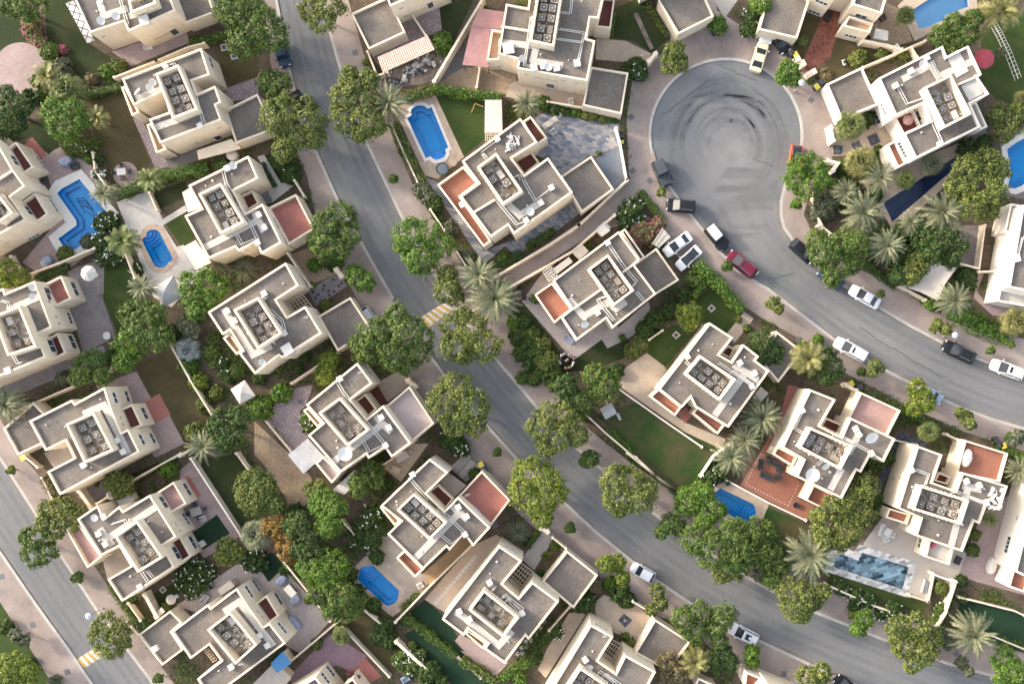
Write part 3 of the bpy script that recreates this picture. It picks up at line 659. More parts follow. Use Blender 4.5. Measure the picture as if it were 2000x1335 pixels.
 ("lane", PAVE, 14, '615 1085,960 870,1290 640,1405 512,1520 470,1560 330,1600 480,1340 730,760 1115', "long brown lane between two villas", 3),
 ("deck", TRAVERT, 14, '58 92,290 -8,464 375,310 502,235 482', "travertine deck of the pool by the trampoline", 2),
 ("lawn", LAWN, 14, '293 8,592 50,587 270,462 372', "olive lawn right of the pool", 2),
 ("courtyard", SLATE, 14, '830 168,940 115,1362 188,1362 312,1220 372,1190 362,1030 488,940 388,870 360,930 270', "courtyard of slate mosaic blocks", 2),
 ("drive", BLUESTONE, 14, '1222 388,1362 308,1402 512,1330 566', "dark blue-grey drive beside the slate courtyard", 3),
 ("paving", SLATE, 14, '232 490,310 520,580 920,760 850,1090 600,1150 690,990 810,760 945,700 892,580 995', "slate mosaic paving round the villa", 2),
 ("yard", GRAVELD, 15, '140 480,330 150,420 300,330 400,150 520', "dark gravel strip by the long garden wall", 2),
 ("yard", SAND, 15, '150 490,300 400,400 385,620 400,620 490,575 545,250 540', "sandy strip below the maroon canopy", 3),
 ("paving", BEIGE, 15, '578 490,620 470,1012 548,1000 625,555 562', "beige paving under the top villa", 3),
 ("lawn", LAWND, 15, '200 -40,390 -40,260 235,185 190', "dark lawn left of the long garden wall", 2),
 ("lawn", LAWND, 15, '1170 60,1365 -30,1490 235,1400 312,1300 240,1165 220', "dark lawn right of the top villa", 2),
 ("paving", BEIGE, 15, '1080 222,1250 238,1400 312,1370 372,1078 345', "beige stone forecourt at the turning circle", 3),
 ("yard", RUBBLEM, 2, '690 440,780 420,1050 300,1110 330,1030 475,720 530', "rubble-strewn yard behind the pink canopy", 2),
 ("yard", PAVER_MAUVE, 2, '840 140,1060 40,1115 160,1020 200,870 230', "mauve yard at the top villa", 2),
 ("yard", PAVER_MAUVE, 2, '665 320,850 200,1000 215,745 425', "mauve yard under the pink canopy", 2),
 ("lawn", LAWND, 2, '1060 30,1290 -60,1130 260,1080 190', "dark green strip by the long wall", 3),
 ("yard", SAND, 4, '580 200,690 20,765 55,840 240,710 275', "sandy yard beside the pale blue pool", 2),
 ("path", REDSTAMP, 4, '188 382,335 55,442 55,360 335,242 422', "stamped red path", 3),
 ("yard", LAWNDRY, 4, '135 290,225 85,310 110,205 335', "brown yard left of the stamped red path", 2),
 ("yard", LAWNDRY, 4, '355 340,400 215,560 255,705 300,540 392,310 475', "brown yard right of the stamped red path", 2),
 ("lawn", LAWN, 4, '1245 160,1500 60,1500 640,1310 565,1215 430', "dark green lawn by the white railing", 2),
 ("deck", BEIGE, 4, '750 35,850 -60,1200 -100,1215 55,1090 110,850 238', "stone deck of the pale blue pool", 2),
 ("deck", BEIGE, 4, '545 1050,1105 830,1160 950,740 1345,620 1180', "stone deck of the navy lap pool", 2),
 ("path", BEIGE, 4, '358 830,420 775,740 690,752 800,620 885,385 905', "beige forecourt with black squares", 3),
 ("paving", PAVER_GREY, 4, '1175 720,1260 740,1300 880,1100 880', "stone paving beside the villa", 2),
 ("paving", PAVER_GREY, 4, '1340 760,1720 700,1720 1200,1360 1130', "paving round the pool at the right edge", 2),
 ("drive", CONCRETE, 3, '1170 0,1240 -40,1330 -30,1230 110', "concrete forecourt at the top", 2),
 ("forecourt", MARBLE, 13, '572 362,645 328,695 432,610 448', "marbled slate porch", 3),
 ("paving", PAVER_WHITE, 13, '640 330,690 300,830 320,690 430', "white paving by the rosy terrace", 2),
 ("lawn", LAWND, 13, '645 160,700 130,790 290,735 325', "narrow dark lawn by the street", 3),
 ("path", PAVER_WHITE, 13, '600 165,640 155,745 330,700 350', "white garden path by the street", 4),
 ("yard", SAND, 6, '200 170,330 120,500 270,310 345', "sandy front garden", 3),
 ("forecourt", PAVER_GREY, 6, '300 380,470 275,530 350,350 470', "grey forecourt dotted with black squares", 3),
 ("paving", PAVER_GREY, 8, '1095 0,1230 0,1225 245,1090 215', "grey paved strip by the white villa", 2),
 ("path", PAVER_PINK, 8, '1220 270,1250 280,1210 380,1260 450,1490 500,1490 540,1300 520,1190 420', "pink path round the white villa", 3),
]:
    sheet(nm, mt, W(t, s), lab, ly)
sheet("patio", PAVER_PINK, disc(40, 135, 52), "big round pink patio at the top left", 3)
sheet("patio", PAVER_PINK, disc(245, 340, 24), "small round pink patio with a table", 3)
for t, s in ((4, '575 795,615 772,645 820,605 845'), (4, '482 835,515 818,545 860,510 880'), (4, '375 845,430 842,432 890,380 895'), (9, '920 790,945 765,968 790,942 812'), (1, '1275 260,1310 252,1322 290,1285 300'), (1, '1332 318,1368 305,1380 340,1343 350'), (7, '1130 480,1155 455,1182 480,1155 505'), (7, '925 635,950 610,978 635,950 660')):
    q = ccw(W(t, s)); c = (sum(p[0] for p in q) / 4, sum(p[1] for p in q) / 4); px, py = NX + c[0] / S, NY - c[1] / S
    o = empty("ground_inlay", c[0], c[1], 0, where(px, py, "square framed inlay in the ground"), "inlay", "framed ground inlays")
    mb = MB(); mb.flat(q, .05, [inset(q, .22)]); mb.build("frame", KERB, o)
    mb = MB(); mb.flat(inset(q, .2), .035); mb.build("centre", SLATED if t == 4 else SOIL, o)
q = ccw(W(11, '615 965,650 925,697 965,655 1008')); mb = MB(); mb.flat(q, .03, [inset(q, .55)])
tag(mb.build("ground_inlay", SLATED), uniq("dark slate square ring set in the beige courtyard"), "inlay")
# stepping stones and forecourt squares
rng = random.Random(3)
for i in range(14):
    x, y = 300 + i * 17.5, 865 - i * 20.5; c = at(*src(17, x, y)); mb = MB(); mb.box(c, .55, .5, 0, .035, .7)
    tag(mb.build("stepping_stone", PAVER_WHITE), "pale square stepping stone in the row across the beige yard", "stepping stone", "stepping stones in the beige yard")
for i in range(12):
    x, y = [(330, 385), (395, 350), (450, 315), (480, 350), (425, 405), (375, 440), (360, 400), (420, 380), (452, 383), (345, 420), (390, 372), (497, 336)][i]
    c = at(*src(6, x, y)); mb = MB(); mb.box(c, .38, .38, 0, .03, .5)
    tag(mb.build("inlay_tile", DARK), "small black square tile let into the grey forecourt", "tile", "black tiles in the grey forecourt")
for i in range(12):
    x, y = 772 + (i % 2) * 28 + (i // 2) * 26, 1160 - (i // 2) * 36 - (i % 2) * 6; c = at(*src(17, x, y)); mb = MB(); mb.box(c, .55, .55, 0, .03, .65)
    tag(mb.build("inlay_tile", PAVER_WHITE), "small pale paving slab in the strip beside the hedge", "tile", "pale slabs beside the villa")
MANH = plain('cover_grey', (.11, .11, .115), .7)
for i, (t, x, y) in enumerate(((2, 575, 305), (3, 690, 678), (3, 698, 990), (3, 800, 1048), (3, 1135, 810), (3, 860, 743), (4, 250, 580), (6, 808, 432), (8, 180, 662), (8, 713, 993), (11, 513, 615), (12, 92, 1275), (16, 258, 398), (9, 10, 712), (9, 190, 992), (9, 390, 1265), (12, 1090, 1158), (10, 1385, 415))):
    px, py = src(t, x, y); c = at(px, py); mb = MB()
    mb.box(c, .8, .8, 0, .02, .45 + .1 * i, top=.97)
    if (t, x) == (3, 1135) or (t, x) == (3, 860): mb.v = [(a, b_, z - .11) for a, b_, z in mb.v]
    tag(mb.build("manhole_cover", MANH), where(px, py, "grey square cover in the ground"), "manhole cover", "covers in the ground")

def dashes(t, s, lab):
    mb = MB(); pts = [Vector(p) for p in W(t, s)]
    for a, b in zip(pts, pts[1:]):
        d = b - a; n = int(d.length / .24)
        for k in range(0, n, 2): q = a + d * ((k + .5) / n); mb.box((q.x, q.y), .22, .10, .01, .045, math.atan2(d.y, d.x))
    tag(mb.build("tile_border", WHITELINE), lab, kind="structure")
dashes(18, '765 722,698 700,612 872,858 1000,888 940', "white dashed tile line bordering the terracotta terrace"); dashes(18, '892 930,915 880', "short white dashed tile line on the terracotta terrace")
def steps(i, t, x, y, radii):
    c = at(*src(t, x, y)); o = [q for q in COL.objects if q.name.startswith("swimming_pool")][i]; w = POOLW[i]
    for k, r in enumerate(radii):
        R = r / ZM * S; pl = [(c[0] + R * math.cos(a * math.pi / 20), c[1] + R * math.sin(a * math.pi / 20)) for a in range(40)]
        z1 = -.22 - .17 * k; mb = MB(); mb.prism(pl, -1.0, z1); mb.flat(pl, z1 + .006, [inset(ccw(pl), .09)], m=1); mb.build("step", [POOLL2, POOLEDGE], o)
POOLEDGE = plain('pool_step_edge', (.006, .17, .42), .4)
POOLL2 = pool_mat("pool_step_tile", (.05, .42, .92), (.06, .45, .95))
steps(2, 5, 845, 45, (34, 52, 70, 88)); steps(7, 10, 632, 668, (28, 46, 64, 82)); steps(6, 18, 668, 1058, (26, 44, 62, 80)); steps(0, 2, 1068, 930, (30, 48, 66))
mb = MB(); rr = random.Random(2)
for cx, cy, sc_, an in ((165, 398, 1.0, -.5), (172, 410, 1.1, -.55), (160, 392, .8, -.4)):
    out = [(-14, 2), (-9, -2), (-2, -5), (0, -9), (3, -5), (9, -2), (15, 2), (18, -1), (19, 4), (14, 5), (6, 4), (-2, 4), (-4, 8), (-6, 4), (-14, 2)]
    pl = [at(cx + sc_ * (x * math.cos(an) + y * math.sin(an)), cy + sc_ * (-x * math.sin(an) + y * math.cos(an)), -.9) for x, y in out]
    mb.tube([(x, y, -.97) for x, y in pl], .05, 4)
mb.build("floor_drawing", POOLN, [q for q in COL.objects if q.name.startswith("swimming_pool")][1])
# ------------------------------------------------------------------ houses
ZR, ZT, ZG = 7.0, 4.3, 3.3          # parapet tops: roof, first-floor terrace, garage
EDGES = {}
def vol(h, name, pts, z, floor, t=.26, drop=.45, wall=None, extra=None):
    """a block with walls, a parapet and a floor behind it"""
    p = ccw([at(x, y, z) for x, y in pts]); q = inset(p, t); mb = MB(); n = len(p); zf = z - drop
    for i in range(n):
        j = (i + 1) % n
        mb.face([(*p[i], 0), (*p[j], 0), (*p[j], z), (*p[i], z)])
        mb.face([(*p[i], z), (*p[j], z), (*q[j], z), (*q[i], z)])
        mb.face([(*q[j], zf), (*q[i], zf), (*q[i], z), (*q[j], z)])
        EDGES[h].append((p[i], p[j], z))
    if extra: extra(mb)
    FOOT.append(p); o = mb.build(name, wall or WALL, h)
    mb = MB(); mb.flat(inset(p, t - .03), zf); mb.build({'GRAVEL': 'roof_surface'}.get(floor, 'floor') if isinstance(floor, str) else 'floor', FL[floor], o)
    return o
FL = {'GRAVEL': GRAVEL, 'TERRA': TERRA, 'RED': REDTILE, 'DARK': DARKRED, 'PINK': PINKTILE, 'PALE': PALEPINK, 'TAN': TAN, 'GREY': GREYSCREED}
ac_rng = random.Random(11)
def ac_proto():
    mb = MB(); mb.box((0, 0), .95, .95, .12, .95); mb.box((0, 0), 1.0, 1.0, .90, .98)
    for x in (-.4, .4): mb.box((x, 0), .08, .9, 0, .12)
    me = mb.build("ac_unit", ACM, org=(0, 0, 0)); m1 = me.data
    mb = MB(); mb.cyl((0, 0), .37, .96, 1.02, 18); mb.box((0, 0), 0, 0, 0, 0) if False else None
    f = mb.build("fan", FAN, org=(0, 0, 0)); m2 = f.data
    mb = MB(); mb.lathe((0, 0), [(.15, 1.02), (.16, 1.05), (.10, 1.07)], 12)
    for k in range(4): mb.box((math.cos(k * math.pi / 2) * .28, math.sin(k * math.pi / 2) * .22), .16, .02, 1.02, 1.035, k * math.pi / 2)
    g = mb.build("hub", FANL, org=(0, 0, 0)); m3 = g.data
    for o in (me, f, g): bpy.data.objects.remove(o)
    w = m1.copy(); w.materials[0] = ACD
    return (m1, w), m2, m3
AC_M, FAN_M, HUB_M = ac_proto()
def enclosure(h, pts, teeth=None, extra=0):
    """the walled well on the roof that holds the air-conditioning units"""
    z = ZR + 1.55; p = [Vector(at(x, y, z)) for x, y in pts]
    A, B, C_, D_ = p
    if (B - A).length > (C_ - B).length: A, B, C_, D_ = B, C_, D_, A      # long axis runs A->D
    u = (B - A).normalized(); v = (D_ - A).normalized(); L = (D_ - A).length - .7; Wd = (B - A).length - .7; ang = math.atan2(u.y, u.x)
    def brackets(mb):      # short concrete brackets moulded on the long outside walls
        for s_ in (A - u * .03, B + u * .03):
            for r in range(10):
                q = s_ + v * (L + .7) * (r + .7) / 10.4; mb.box((q.x, q.y), .16, .2, z - 1.0, z - .35, ang)
    o = vol(h, "plant_enclosure", pts, z, 'GRAVEL', .30, 1.97, extra=brackets)
    fl = [c for c in o.children][0]; fl.name = "plant_floor"; fl.data.materials[0] = ACFLOOR
    org = A + (u + v) * .35; zf = z - 1.97; rows = max(3, int(L / 1.35))
    hx, hy = ORG[h].x, ORG[h].y
    for r in range(rows):
        for c in (0, 1):
            k = ac_rng.random()
            if k < .16: continue
            sx = Wd * (.26 if c == 0 else .74) + ac_rng.uniform(-.12, .12); sy = L * (r + .5) / rows + ac_rng.uniform(-.12, .12)
            q = org + u * sx + v * sy
            if k < .30:
                mb = MB(); mb.box((q.x, q.y), .75, 1.15, zf, zf + .7, ang); mb.build("duct_box", BOXW if k < .22 else ACD, h); continue
            a = bpy.data.objects.new("ac_unit", AC_M[0 if k > .62 else 1]); COL.objects.link(a); a.parent = h
            a.location = (q.x - hx, q.y - hy, zf); a.rotation_euler.z = ang + ac_rng.choice((0, 1.5708)); sc_ = ac_rng.uniform(.78, 1.0); a.scale = (sc_, sc_, ac_rng.uniform(.8, 1.1))
            f = bpy.data.objects.new("fan", FAN_M); COL.objects.link(f); f.parent = a
            g = bpy.data.objects.new("fan_hub", HUB_M); COL.objects.link(g); g.parent = a
            if ac_rng.random() < .6:
                e = q + v * .55 + u * ac_rng.uniform(-.3, .3); mb = MB(); mb.box((e.x, e.y), .35, .3, zf, zf + .45, ang); mb.build("valve_box", ACD if k < .7 else FAN, h)
    # slabs and a pipe run on the well floor
    mb = MB()
    for r in range(rows * 3):
        q = org + u * Wd * ac_rng.uniform(.12, .88) + v * L * (r + .5) / (rows * 3); mb.box((q.x, q.y), ac_rng.uniform(.4, .8), ac_rng.uniform(.3, .5), zf, zf + .04 + .004 * r, ang)
    mb.build("concrete_pads", SLAB, h)
    mb = MB(); pts_ = []
    for r in range(5):
        q = org + u * Wd * (.5 + ac_rng.uniform(-.2, .2)) + v * L * (r + .5) / 5; pts_.append((q.x, q.y, zf + .15))
        if r < 4: q2 = q + v * L * .12; pts_.append((q2.x, q2.y, zf + .15))
    mb.tube(pts_, .05, 5); mb.build("pipe_run", PIPE, h)
def path(h, lines, w=.95):
    mb = MB()
    for k, l in enumerate(lines):
        pts = [at(x, y, ZR - .42) for x, y in l]
        for a, b in zip(pts, pts[1:]):
            d = (Vector(b) - Vector(a)); c = (Vector(a) + Vector(b)) / 2
            mb.box((c.x, c.y), d.length + w, w, ZR - .46, ZR - .40 + .006 * k, math.atan2(d.y, d.x)); k += 1
    mb.build("roof_walkway", SLAB, h)
def pipes(h, lines, z=ZR - .2, r=.065):
    for l in lines:
        for off in (0, .28):
            mb = MB(); mb.tube([(at(x, y, z)[0] + off, at(x, y, z)[1] + off * .6, z) for x, y in l], r, 6); mb.build("roof_pipe", PIPE, h)
def boxes(h, t, s, ang=.5, sz=.68):
    for x, y in P(t, s):
        c = at(x, y, ZR + .1); mb = MB(); mb.box(c, sz, sz * 1.05, ZR - .45, ZR + .15, ang); mb.box(c, sz * 1.12, sz * 1.16, ZR + .15, ZR + .22, ang); mb.build("vent_box", BOXW, h)
def dish(h, t, x, y, r=.55, z=ZR + .3, tilt=.5, face=-1.2):
    px, py = src(t, x, y); c = Vector((*at(px, py, z), z)); mb = MB(); n = 18; rings = []
    ax = Vector((math.cos(face) * math.sin(tilt), math.sin(face) * math.sin(tilt), math.cos(tilt))); uu = ax.orthogonal().normalized(); vv = ax.cross(uu)
    for k in range(5):
        R = r * k / 4 + .01; d = (R / r) ** 2 * r * .3
        rings.append([c + ax * d + (uu * math.cos(2 * math.pi * i / n) + vv * math.sin(2 * math.pi * i / n)) * R for i in range(n)])
    mb.grid(rings, caps=False); o = mb.build("satellite_dish", WHITE, h, smooth=True)
    mb = MB(); mb.tube([(c.x, c.y, z - .85), tuple(c)], .05, 6); mb.tube([tuple(c + uu * r * .95 + ax * r * .3), tuple(c + ax * r * .75)], .025, 5); mb.build("dish_mast", STEEL, o)
def canopy(h, name, pts, z, mt, t=.08, ribs=0, posts=True):
    p = [Vector(at(x, y, z)) for x, y in pts]; mb = MB()
    if ribs:
        A, B, C_, D_ = p
        for i in range(ribs):
            a, b, c, d = A.lerp(B, i / ribs), A.lerp(B, (i + 1) / ribs), D_.lerp(C_, (i + 1) / ribs), D_.lerp(C_, i / ribs)
            m1, m2 = (a + b) / 2, (c + d) / 2
            mb.face([(a.x, a.y, z), (m1.x, m1.y, z + .09), (m2.x, m2.y, z + .09), (d.x, d.y, z)]); mb.face([(m1.x, m1.y, z + .09), (b.x, b.y, z), (c.x, c.y, z), (m2.x, m2.y, z + .09)])
        mb.prism([(v.x, v.y) for v in p], z - .12, z - .02, bottom=True)
    else: mb.prism([(v.x, v.y) for v in p], z - t, z, bottom=True)
    o = mb.build(name, mt, h)
    if posts:
        mb = MB(); c = sum(p, Vector((0, 0))) / len(p)
        for v in p:
            q = v.lerp(c, .06); mb.box((q.x, q.y), .12, .12, 0, z - .13)
        mb.build("posts", TIMBERD, h)
def pergola(h, pts, z, nx=5, ny=5, mt=None):
    A, B, C_, D_ = [Vector((*at(x, y, z), z)) for x, y in pts]; mb = MB()
    for i in range(nx + 1): mb.tube([A.lerp(B, i / nx), D_.lerp(C_, i / nx)], .055, 4)
    for i in range(ny + 1): mb.tube([A.lerp(D_, i / ny) + Vector((0, 0, .1)), B.lerp(C_, i / ny) + Vector((0, 0, .1))], .045, 4)
    mb.build("pergola_grid", mt or TIMBER, h)
def wall_hit(h, px, py):
    G = at(px, py, 0.0); C0 = Vector((0, 0, H)); D = Vector((G[0], G[1], -H)); best = None
    for a, b, zt in EDGES[h]:
        e = Vector((b[0] - a[0], b[1] - a[1], 0)); L = e.length; e.normalize(); n = Vector((e.y, -e.x, 0)); A = Vector((*a, 0))
        if n.dot(C0 - A) <= 0 or abs(n.dot(D)) < 1e-6: continue
        t = n.dot(A - C0) / n.dot(D); q = C0 + D * t; u = (q - A).dot(e)
        if 0 < t < 1 and .1 < u < L - .1 and .15 < q.z < zt - .1 and (best is None or q.z > best[0].z): best = (q, e, n)
    return best
def windows(h, t, s, w=1.5, hh=1.3, mull=1):
    for x, y in P(t, s):
        r = wall_hit(h, x, y)
        if not r: print("no wall for window", t, x, y, h["label"]); continue
        q, e, n = r; ang = math.atan2(e.y, e.x); f = MB()
        def bx(mb, u, z, bw, bh, d0, d1):
            c = q + e * u + n * ((d0 + d1) / 2); mb.box((c.x, c.y), bw, d1 - d0, q.z + z - bh / 2, q.z + z + bh / 2, ang)
        bx(f, 0, hh / 2, w, .09, -.05, .07); bx(f, 0, -hh / 2, w + .1, .09, -.05, .10)
        for i in range(mull + 2): bx(f, -w / 2 + w * i / (mull + 1), 0, .08, hh - .09, -.05, .065)
        o = f.build("window", FRAME, h); g = MB(); bx(g, 0, 0, w - .04, hh - .06, -.04, .03); g.build("pane", GLASS, o)
def vents(h, t, s, w=.55, hh=.25):
    for x, y in P(t, s):
        r = wall_hit(h, x, y)
        if not r: continue
        q, e, n = r; mb = MB(); mb.box((q.x, q.y), w, .07, q.z - hh / 2, q.z + hh / 2, math.atan2(e.y, e.x)); mb.build("vent", VENT, h)
def divider(h, t, s, w=.28, up=.05):
    pts = [Vector(at(x, y, ZR)) for x, y in P(t, s)]; mb = MB()
    for a, b in zip(pts, pts[1:]): d = b - a; c = (a + b) / 2; mb.box((c.x, c.y), d.length, w, ZR - .46, ZR + up - .08, math.atan2(d.y, d.x))
    mb.build("roof_divider", WALL, h)
def bits(h, seed, main, n=7):
    """small loose things, vent pipes and stones on the roof"""
    r = random.Random(seed); w = ccw([at(x, y, ZR - .4) for x, y in main]); q = inset(w, .9); xs = [a[0] for a in q]; ys = [a[1] for a in q]; k = 0
    for _ in range(80):
        c = (r.uniform(min(xs), max(xs)), r.uniform(min(ys), max(ys)))
        if inside(c, q):
            k += 1; s_ = r.uniform(.08, .2); mb = MB(); mb.cyl(c, s_, ZR - .45, ZR - .45 + r.uniform(.15, .4), 8, r1=s_ * .8); mb.build("vent_pipe", BOXW, h)
            if k == n: break
HOUSES = {}
def house(key, label, t, main, encl=None, garage=None, terr=(), wall=None):
    m = P(t, main); c = [at(x, y, ZR) for x, y in m]
    h = empty("villa", sum(p[0] for p in c) / len(c), sum(p[1] for p in c) / len(c), 0, uniq(label), "house", "flat-roofed cream villas"); EDGES[h] = []; HOUSES[key] = h
    vol(h, "main_block", m, ZR, 'GRAVEL', wall=wall)
    if garage: vol(h, "garage", P(*garage), ZG, 'GRAVEL', wall=wall)
    for tt, s, fl in terr: vol(h, "terrace", P(tt, s), ZT, fl, .24, .75, wall=wall)
    if encl: enclosure(h, P(*encl))
    bits(h, sum(map(ord, key)), m)
    return h

h = house('h1', "villa at the top left edge whose roof is cut by the photo, lattice path alongside", 1, '425 -15,520 192,716 125,742 184,1016 62,940 -140,600 -250,380 -120', (1, '740 0,880 -50,905 18,757 78'), (1, '1000 -40,1070 138,1240 75,1190 -90'))
path(h, [P(1, '580 20,600 90'), P(1, '610 90,720 55'), P(1, '765 90,830 70')]); pipes(h, [P(1, '690 0,735 150')]); boxes(h, 1, '835 118', .3, 1.2); dish(h, 1, 585, 120); dish(h, 1, 672, 92); vents(h, 1, '600 212'); windows(h, 1, '1010 185', 1, 1.9, 0); vents(h, 1, '940 210', 2.6, .15)
h = house('h2', "upper left villa between the long olive lawn and the brown yard", 1, '705 455,1165 278,1215 434,1112 468,1140 542,1245 497,1281 594,1250 608,1282 694,925 830,862 690,978 648,942 530,772 612', (1, '898 427,1032 374,1145 634,998 690'), (1, '1300 636,1492 543,1588 750,1366 832'), [(1, '700 505,722 497,806 650,764 672', 'TAN'), (1, '848 722,872 712,964 865,904 887', 'TAN')])
path(h, [P(1, '805 568,930 522'), P(1, '905 738,1070 680')]); pipes(h, [P(1, '1118 520,1150 640,1178 720'), P(1, '960 385,1000 372,1020 400')]); boxes(h, 1, '955 380,1158 728'); dish(h, 1, 800, 535, .62, tilt=.9, face=2.5); dish(h, 1, 885, 475, .5); dish(h, 1, 868, 505, .55); dish(h, 1, 916, 686, .2, tilt=1.2)
windows(h, 1, '1222 365', 1.6, 1.2); windows(h, 1, '1262 798', .9, 1.9, 0); vents(h, 1, '1268 742,1140 828'); canopy(h, "passage_roof", P(1, '1140 872,1340 805,1398 860,1150 925'), 2.6, WALL, .2)
h = house('h3', "left edge villa with two dark red terraces beside the L-shaped pool", 1, '-220 640,-25 812,75 983,145 1078,60 1140,152 1272,-160 1445,-400 1200', (1, '-120 1165,-20 1112,74 1232,-12 1292'), None, [(1, '5 885,92 820,194 968,110 1022', 'DARK'), (1, '110 1180,202 1117,278 1240,212 1288', 'DARK')])
windows(h, 1, '85 930', 1.5, 1.3); windows(h, 1, '165 1220', 1.5, 1.3); windows(h, 1, '235 945,310 1190', 2.2, .7, 2); windows(h, 5, '195 65', 1.8, .8, 2); vents(h, 1, '15 905'); vents(h, 5, '45 98'); divider(h, 1, '-40 1055,72 985')
h = house('h4', "villa with a large rosy tiled terrace and a marbled slate porch", 13, '200 332,548 160,606 290,465 362,528 492,630 437,742 664,622 730,592 658,490 714,472 690,316 757,178 508,272 466', (13, '258 380,388 318,525 545,385 614'), None, [(13, '662 462,824 382,930 585,780 676', 'RED'), (13, '500 392,570 360,612 438,540 480', 'DARK')])
path(h, [P(13, '300 690,590 542'), P(13, '592 500,632 582')]); pipes(h, [P(13, '395 245,415 325,460 405'), P(13, '490 470,560 570,600 655'), P(13, '475 615,505 675,580 645'), P(13, '480 460,505 460,520 500')]); boxes(h, 13, '425 232,608 502,640 575,600 662'); dish(h, 13, 460, 215)
canopy(h, "side_canopy", P(13, '165 373,208 348,276 462,200 487'), 3.0, WALL, .25); canopy(h, "side_canopy", P(13, '165 692,242 650,333 780,247 820'), 3.0, WALL, .25)
windows(h, 13, '712 555', 1.8, 1.8, 1); vents(h, 13, '540 705,420 700'); windows(h, 13, '640 245', 1.2, .9)
h = house('h5', "villa with a timber grid over its entrance by the dotted forecourt", 13, '312 1065,765 778,840 912,710 995,772 1092,878 1030,974 1188,743 1332,725 1318,585 1425,492 1302,512 1288,440 1172,398 1198', (13, '460 1052,605 978,742 1188,602 1280'), (13, '950 1090,1140 978,1262 1165,1065 1292'), [(13, '400 1215,442 1186,512 1290,478 1312', 'TAN')])
path(h, [P(13, '415 1060,575 1310'), P(13, '580 1310,665 1268')]); pipes(h, [P(13, '610 985,655 985,625 1005'), P(13, '670 1055,740 1120,755 1180'), P(13, '690 1110,720 1150,760 1190')]); boxes(h, 13, '640 958,755 1187,467 1117,425 1060'); boxes(h, 13, '775 1282', .55, 1.3); dish(h, 13, 880, 1092, .35, tilt=1.2); dish(h, 6, 35, 790, .5)
pergola(h, P(13, '782 1010,862 962,922 1040,838 1085'), 3.2); windows(h, 13, '800 1305,880 1265', 1.6, .9); vents(h, 13, '815 1310', .5)
h = house('h6', "left edge villa with two terraces and a cream parasol beside it", 5, '-280 480,-60 394,18 362,28 392,200 320,300 590,215 630,265 762,-280 990', (5, '-45 525,112 463,210 702,42 756'), None, [(5, '245 345,355 291,412 425,318 470', 'RED'), (5, '265 660,332 621,382 738,310 778', 'DARK')])
path(h, [P(5, '215 418,60 484')]); boxes(h, 5, '45 840', .4, .8); dish(h, 5, 190, 357); dish(h, 5, 192, 410, .5); pipes(h, [P(5, '0 440,40 450,45 470'), P(5, '70 755,95 800,120 800')])
windows(h, 5, '280 398,298 698', 1.9, 1.5); windows(h, 5, '432 368,418 675', 2.1, 1.3); windows(h, 5, '403 538', 1.7, .9, 2); vents(h, 5, '325 530,342 568,285 442', .35, .5)
h = house('h7', "lower left villa with a single dark terrace and a red tiled patio square", 5, '605 935,650 1072,702 1198,742 1178,808 1310,345 1560,272 1425,425 1345,378 1248,262 1305,168 1132,415 1008,432 1030', (5, '378 1150,540 1078,656 1302,488 1376'), (5, '18 1175,190 1022,262 1095,180 1135,250 1262,102 1330'), [(5, '655 1082,765 1033,824 1160,700 1202', 'DARK')])
path(h, [P(5, '500 1085,600 1042'), P(5, '605 1045,735 1305')]); boxes(h, 5, '678 1245,712 1310'); boxes(h, 9, '482 68'); windows(h, 5, '665 998,735 990,820 1240,882 1232', 1.6, 1.0); windows(h, 5, '836 1088', 1.8, 1.3); vents(h, 5, '700 1112,712 1150')
h = house('h8', "lower left villa with a pink roadside terrace and pink rear terrace", 9, '445 380,565 298,602 375,690 303,712 332,868 238,1022 482,942 532,1010 657,706 858,622 728,756 650,690 538,582 594', (9, '662 478,792 386,942 602,796 690'), None, [(9, '380 440,448 396,590 598,505 663', 'PINK'), (9, '885 240,1005 163,1080 290,965 358', 'PINK'), (9, '950 535,1042 477,1107 593,1015 655', 'DARK')])
path(h, [P(9, '900 312,610 500'), P(9, '590 450,640 520')]); boxes(h, 9, '570 465,610 525,600 366,810 772'); dish(h, 9, 548, 370, .5, tilt=.2); pipes(h, [P(9, '640 412,715 388,728 405'), P(9, '815 690,850 745'), P(9, '848 680,880 720')])
windows(h, 9, '946 282,1020 575', 1.9, 1.4); windows(h, 9, '1083 208,1115 515', 2.0, 1.2); windows(h, 9, '1076 380', 1.9, .8, 2); vents(h, 9, '1020 410,1042 446')
h = house('h9', "bottom left villa beside covered patio furniture and a blue tarpaulin", 19, '400 1030,610 872,627 892,778 777,850 890,930 1002,968 980,1062 1098,690 1375,620 1420,548 1305,685 1200,618 1110,510 1190', (19, '605 1020,740 916,897 1107,770 1222'), (19, '205 1050,392 908,462 978,402 1032,470 1135,345 1228'), [(19, '850 897,950 819,1024 940,935 1000', 'DARK')])
path(h, [P(19, '720 905,790 860'), P(19, '795 862,980 1100')]); boxes(h, 19, '910 1055,955 1112,745 1236'); boxes(h, 19, '303 1130', .5, .7); dish(h, 19, 800, 1215, .4, tilt=1.0); windows(h, 19, '848 800,890 765,1040 1010', 1.9, .9, 2); windows(h, 19, '1018 840', 2.0, 1.3); vents(h, 19, '900 915,926 945'); pergola(h, P(19, '590 1140,612 1128,665 1192,640 1206'), 3.0, 2, 5)
h = house('h10', "villa cut by the bottom edge beside the purple yard", 10, '345 1293,475 1460,250 1640,130 1420', None, None, [(10, '505 1340,560 1300,680 1460,560 1480', 'DARK')])
windows(h, 10, '430 1260,400 1300', 1.8, 1.0, 2)
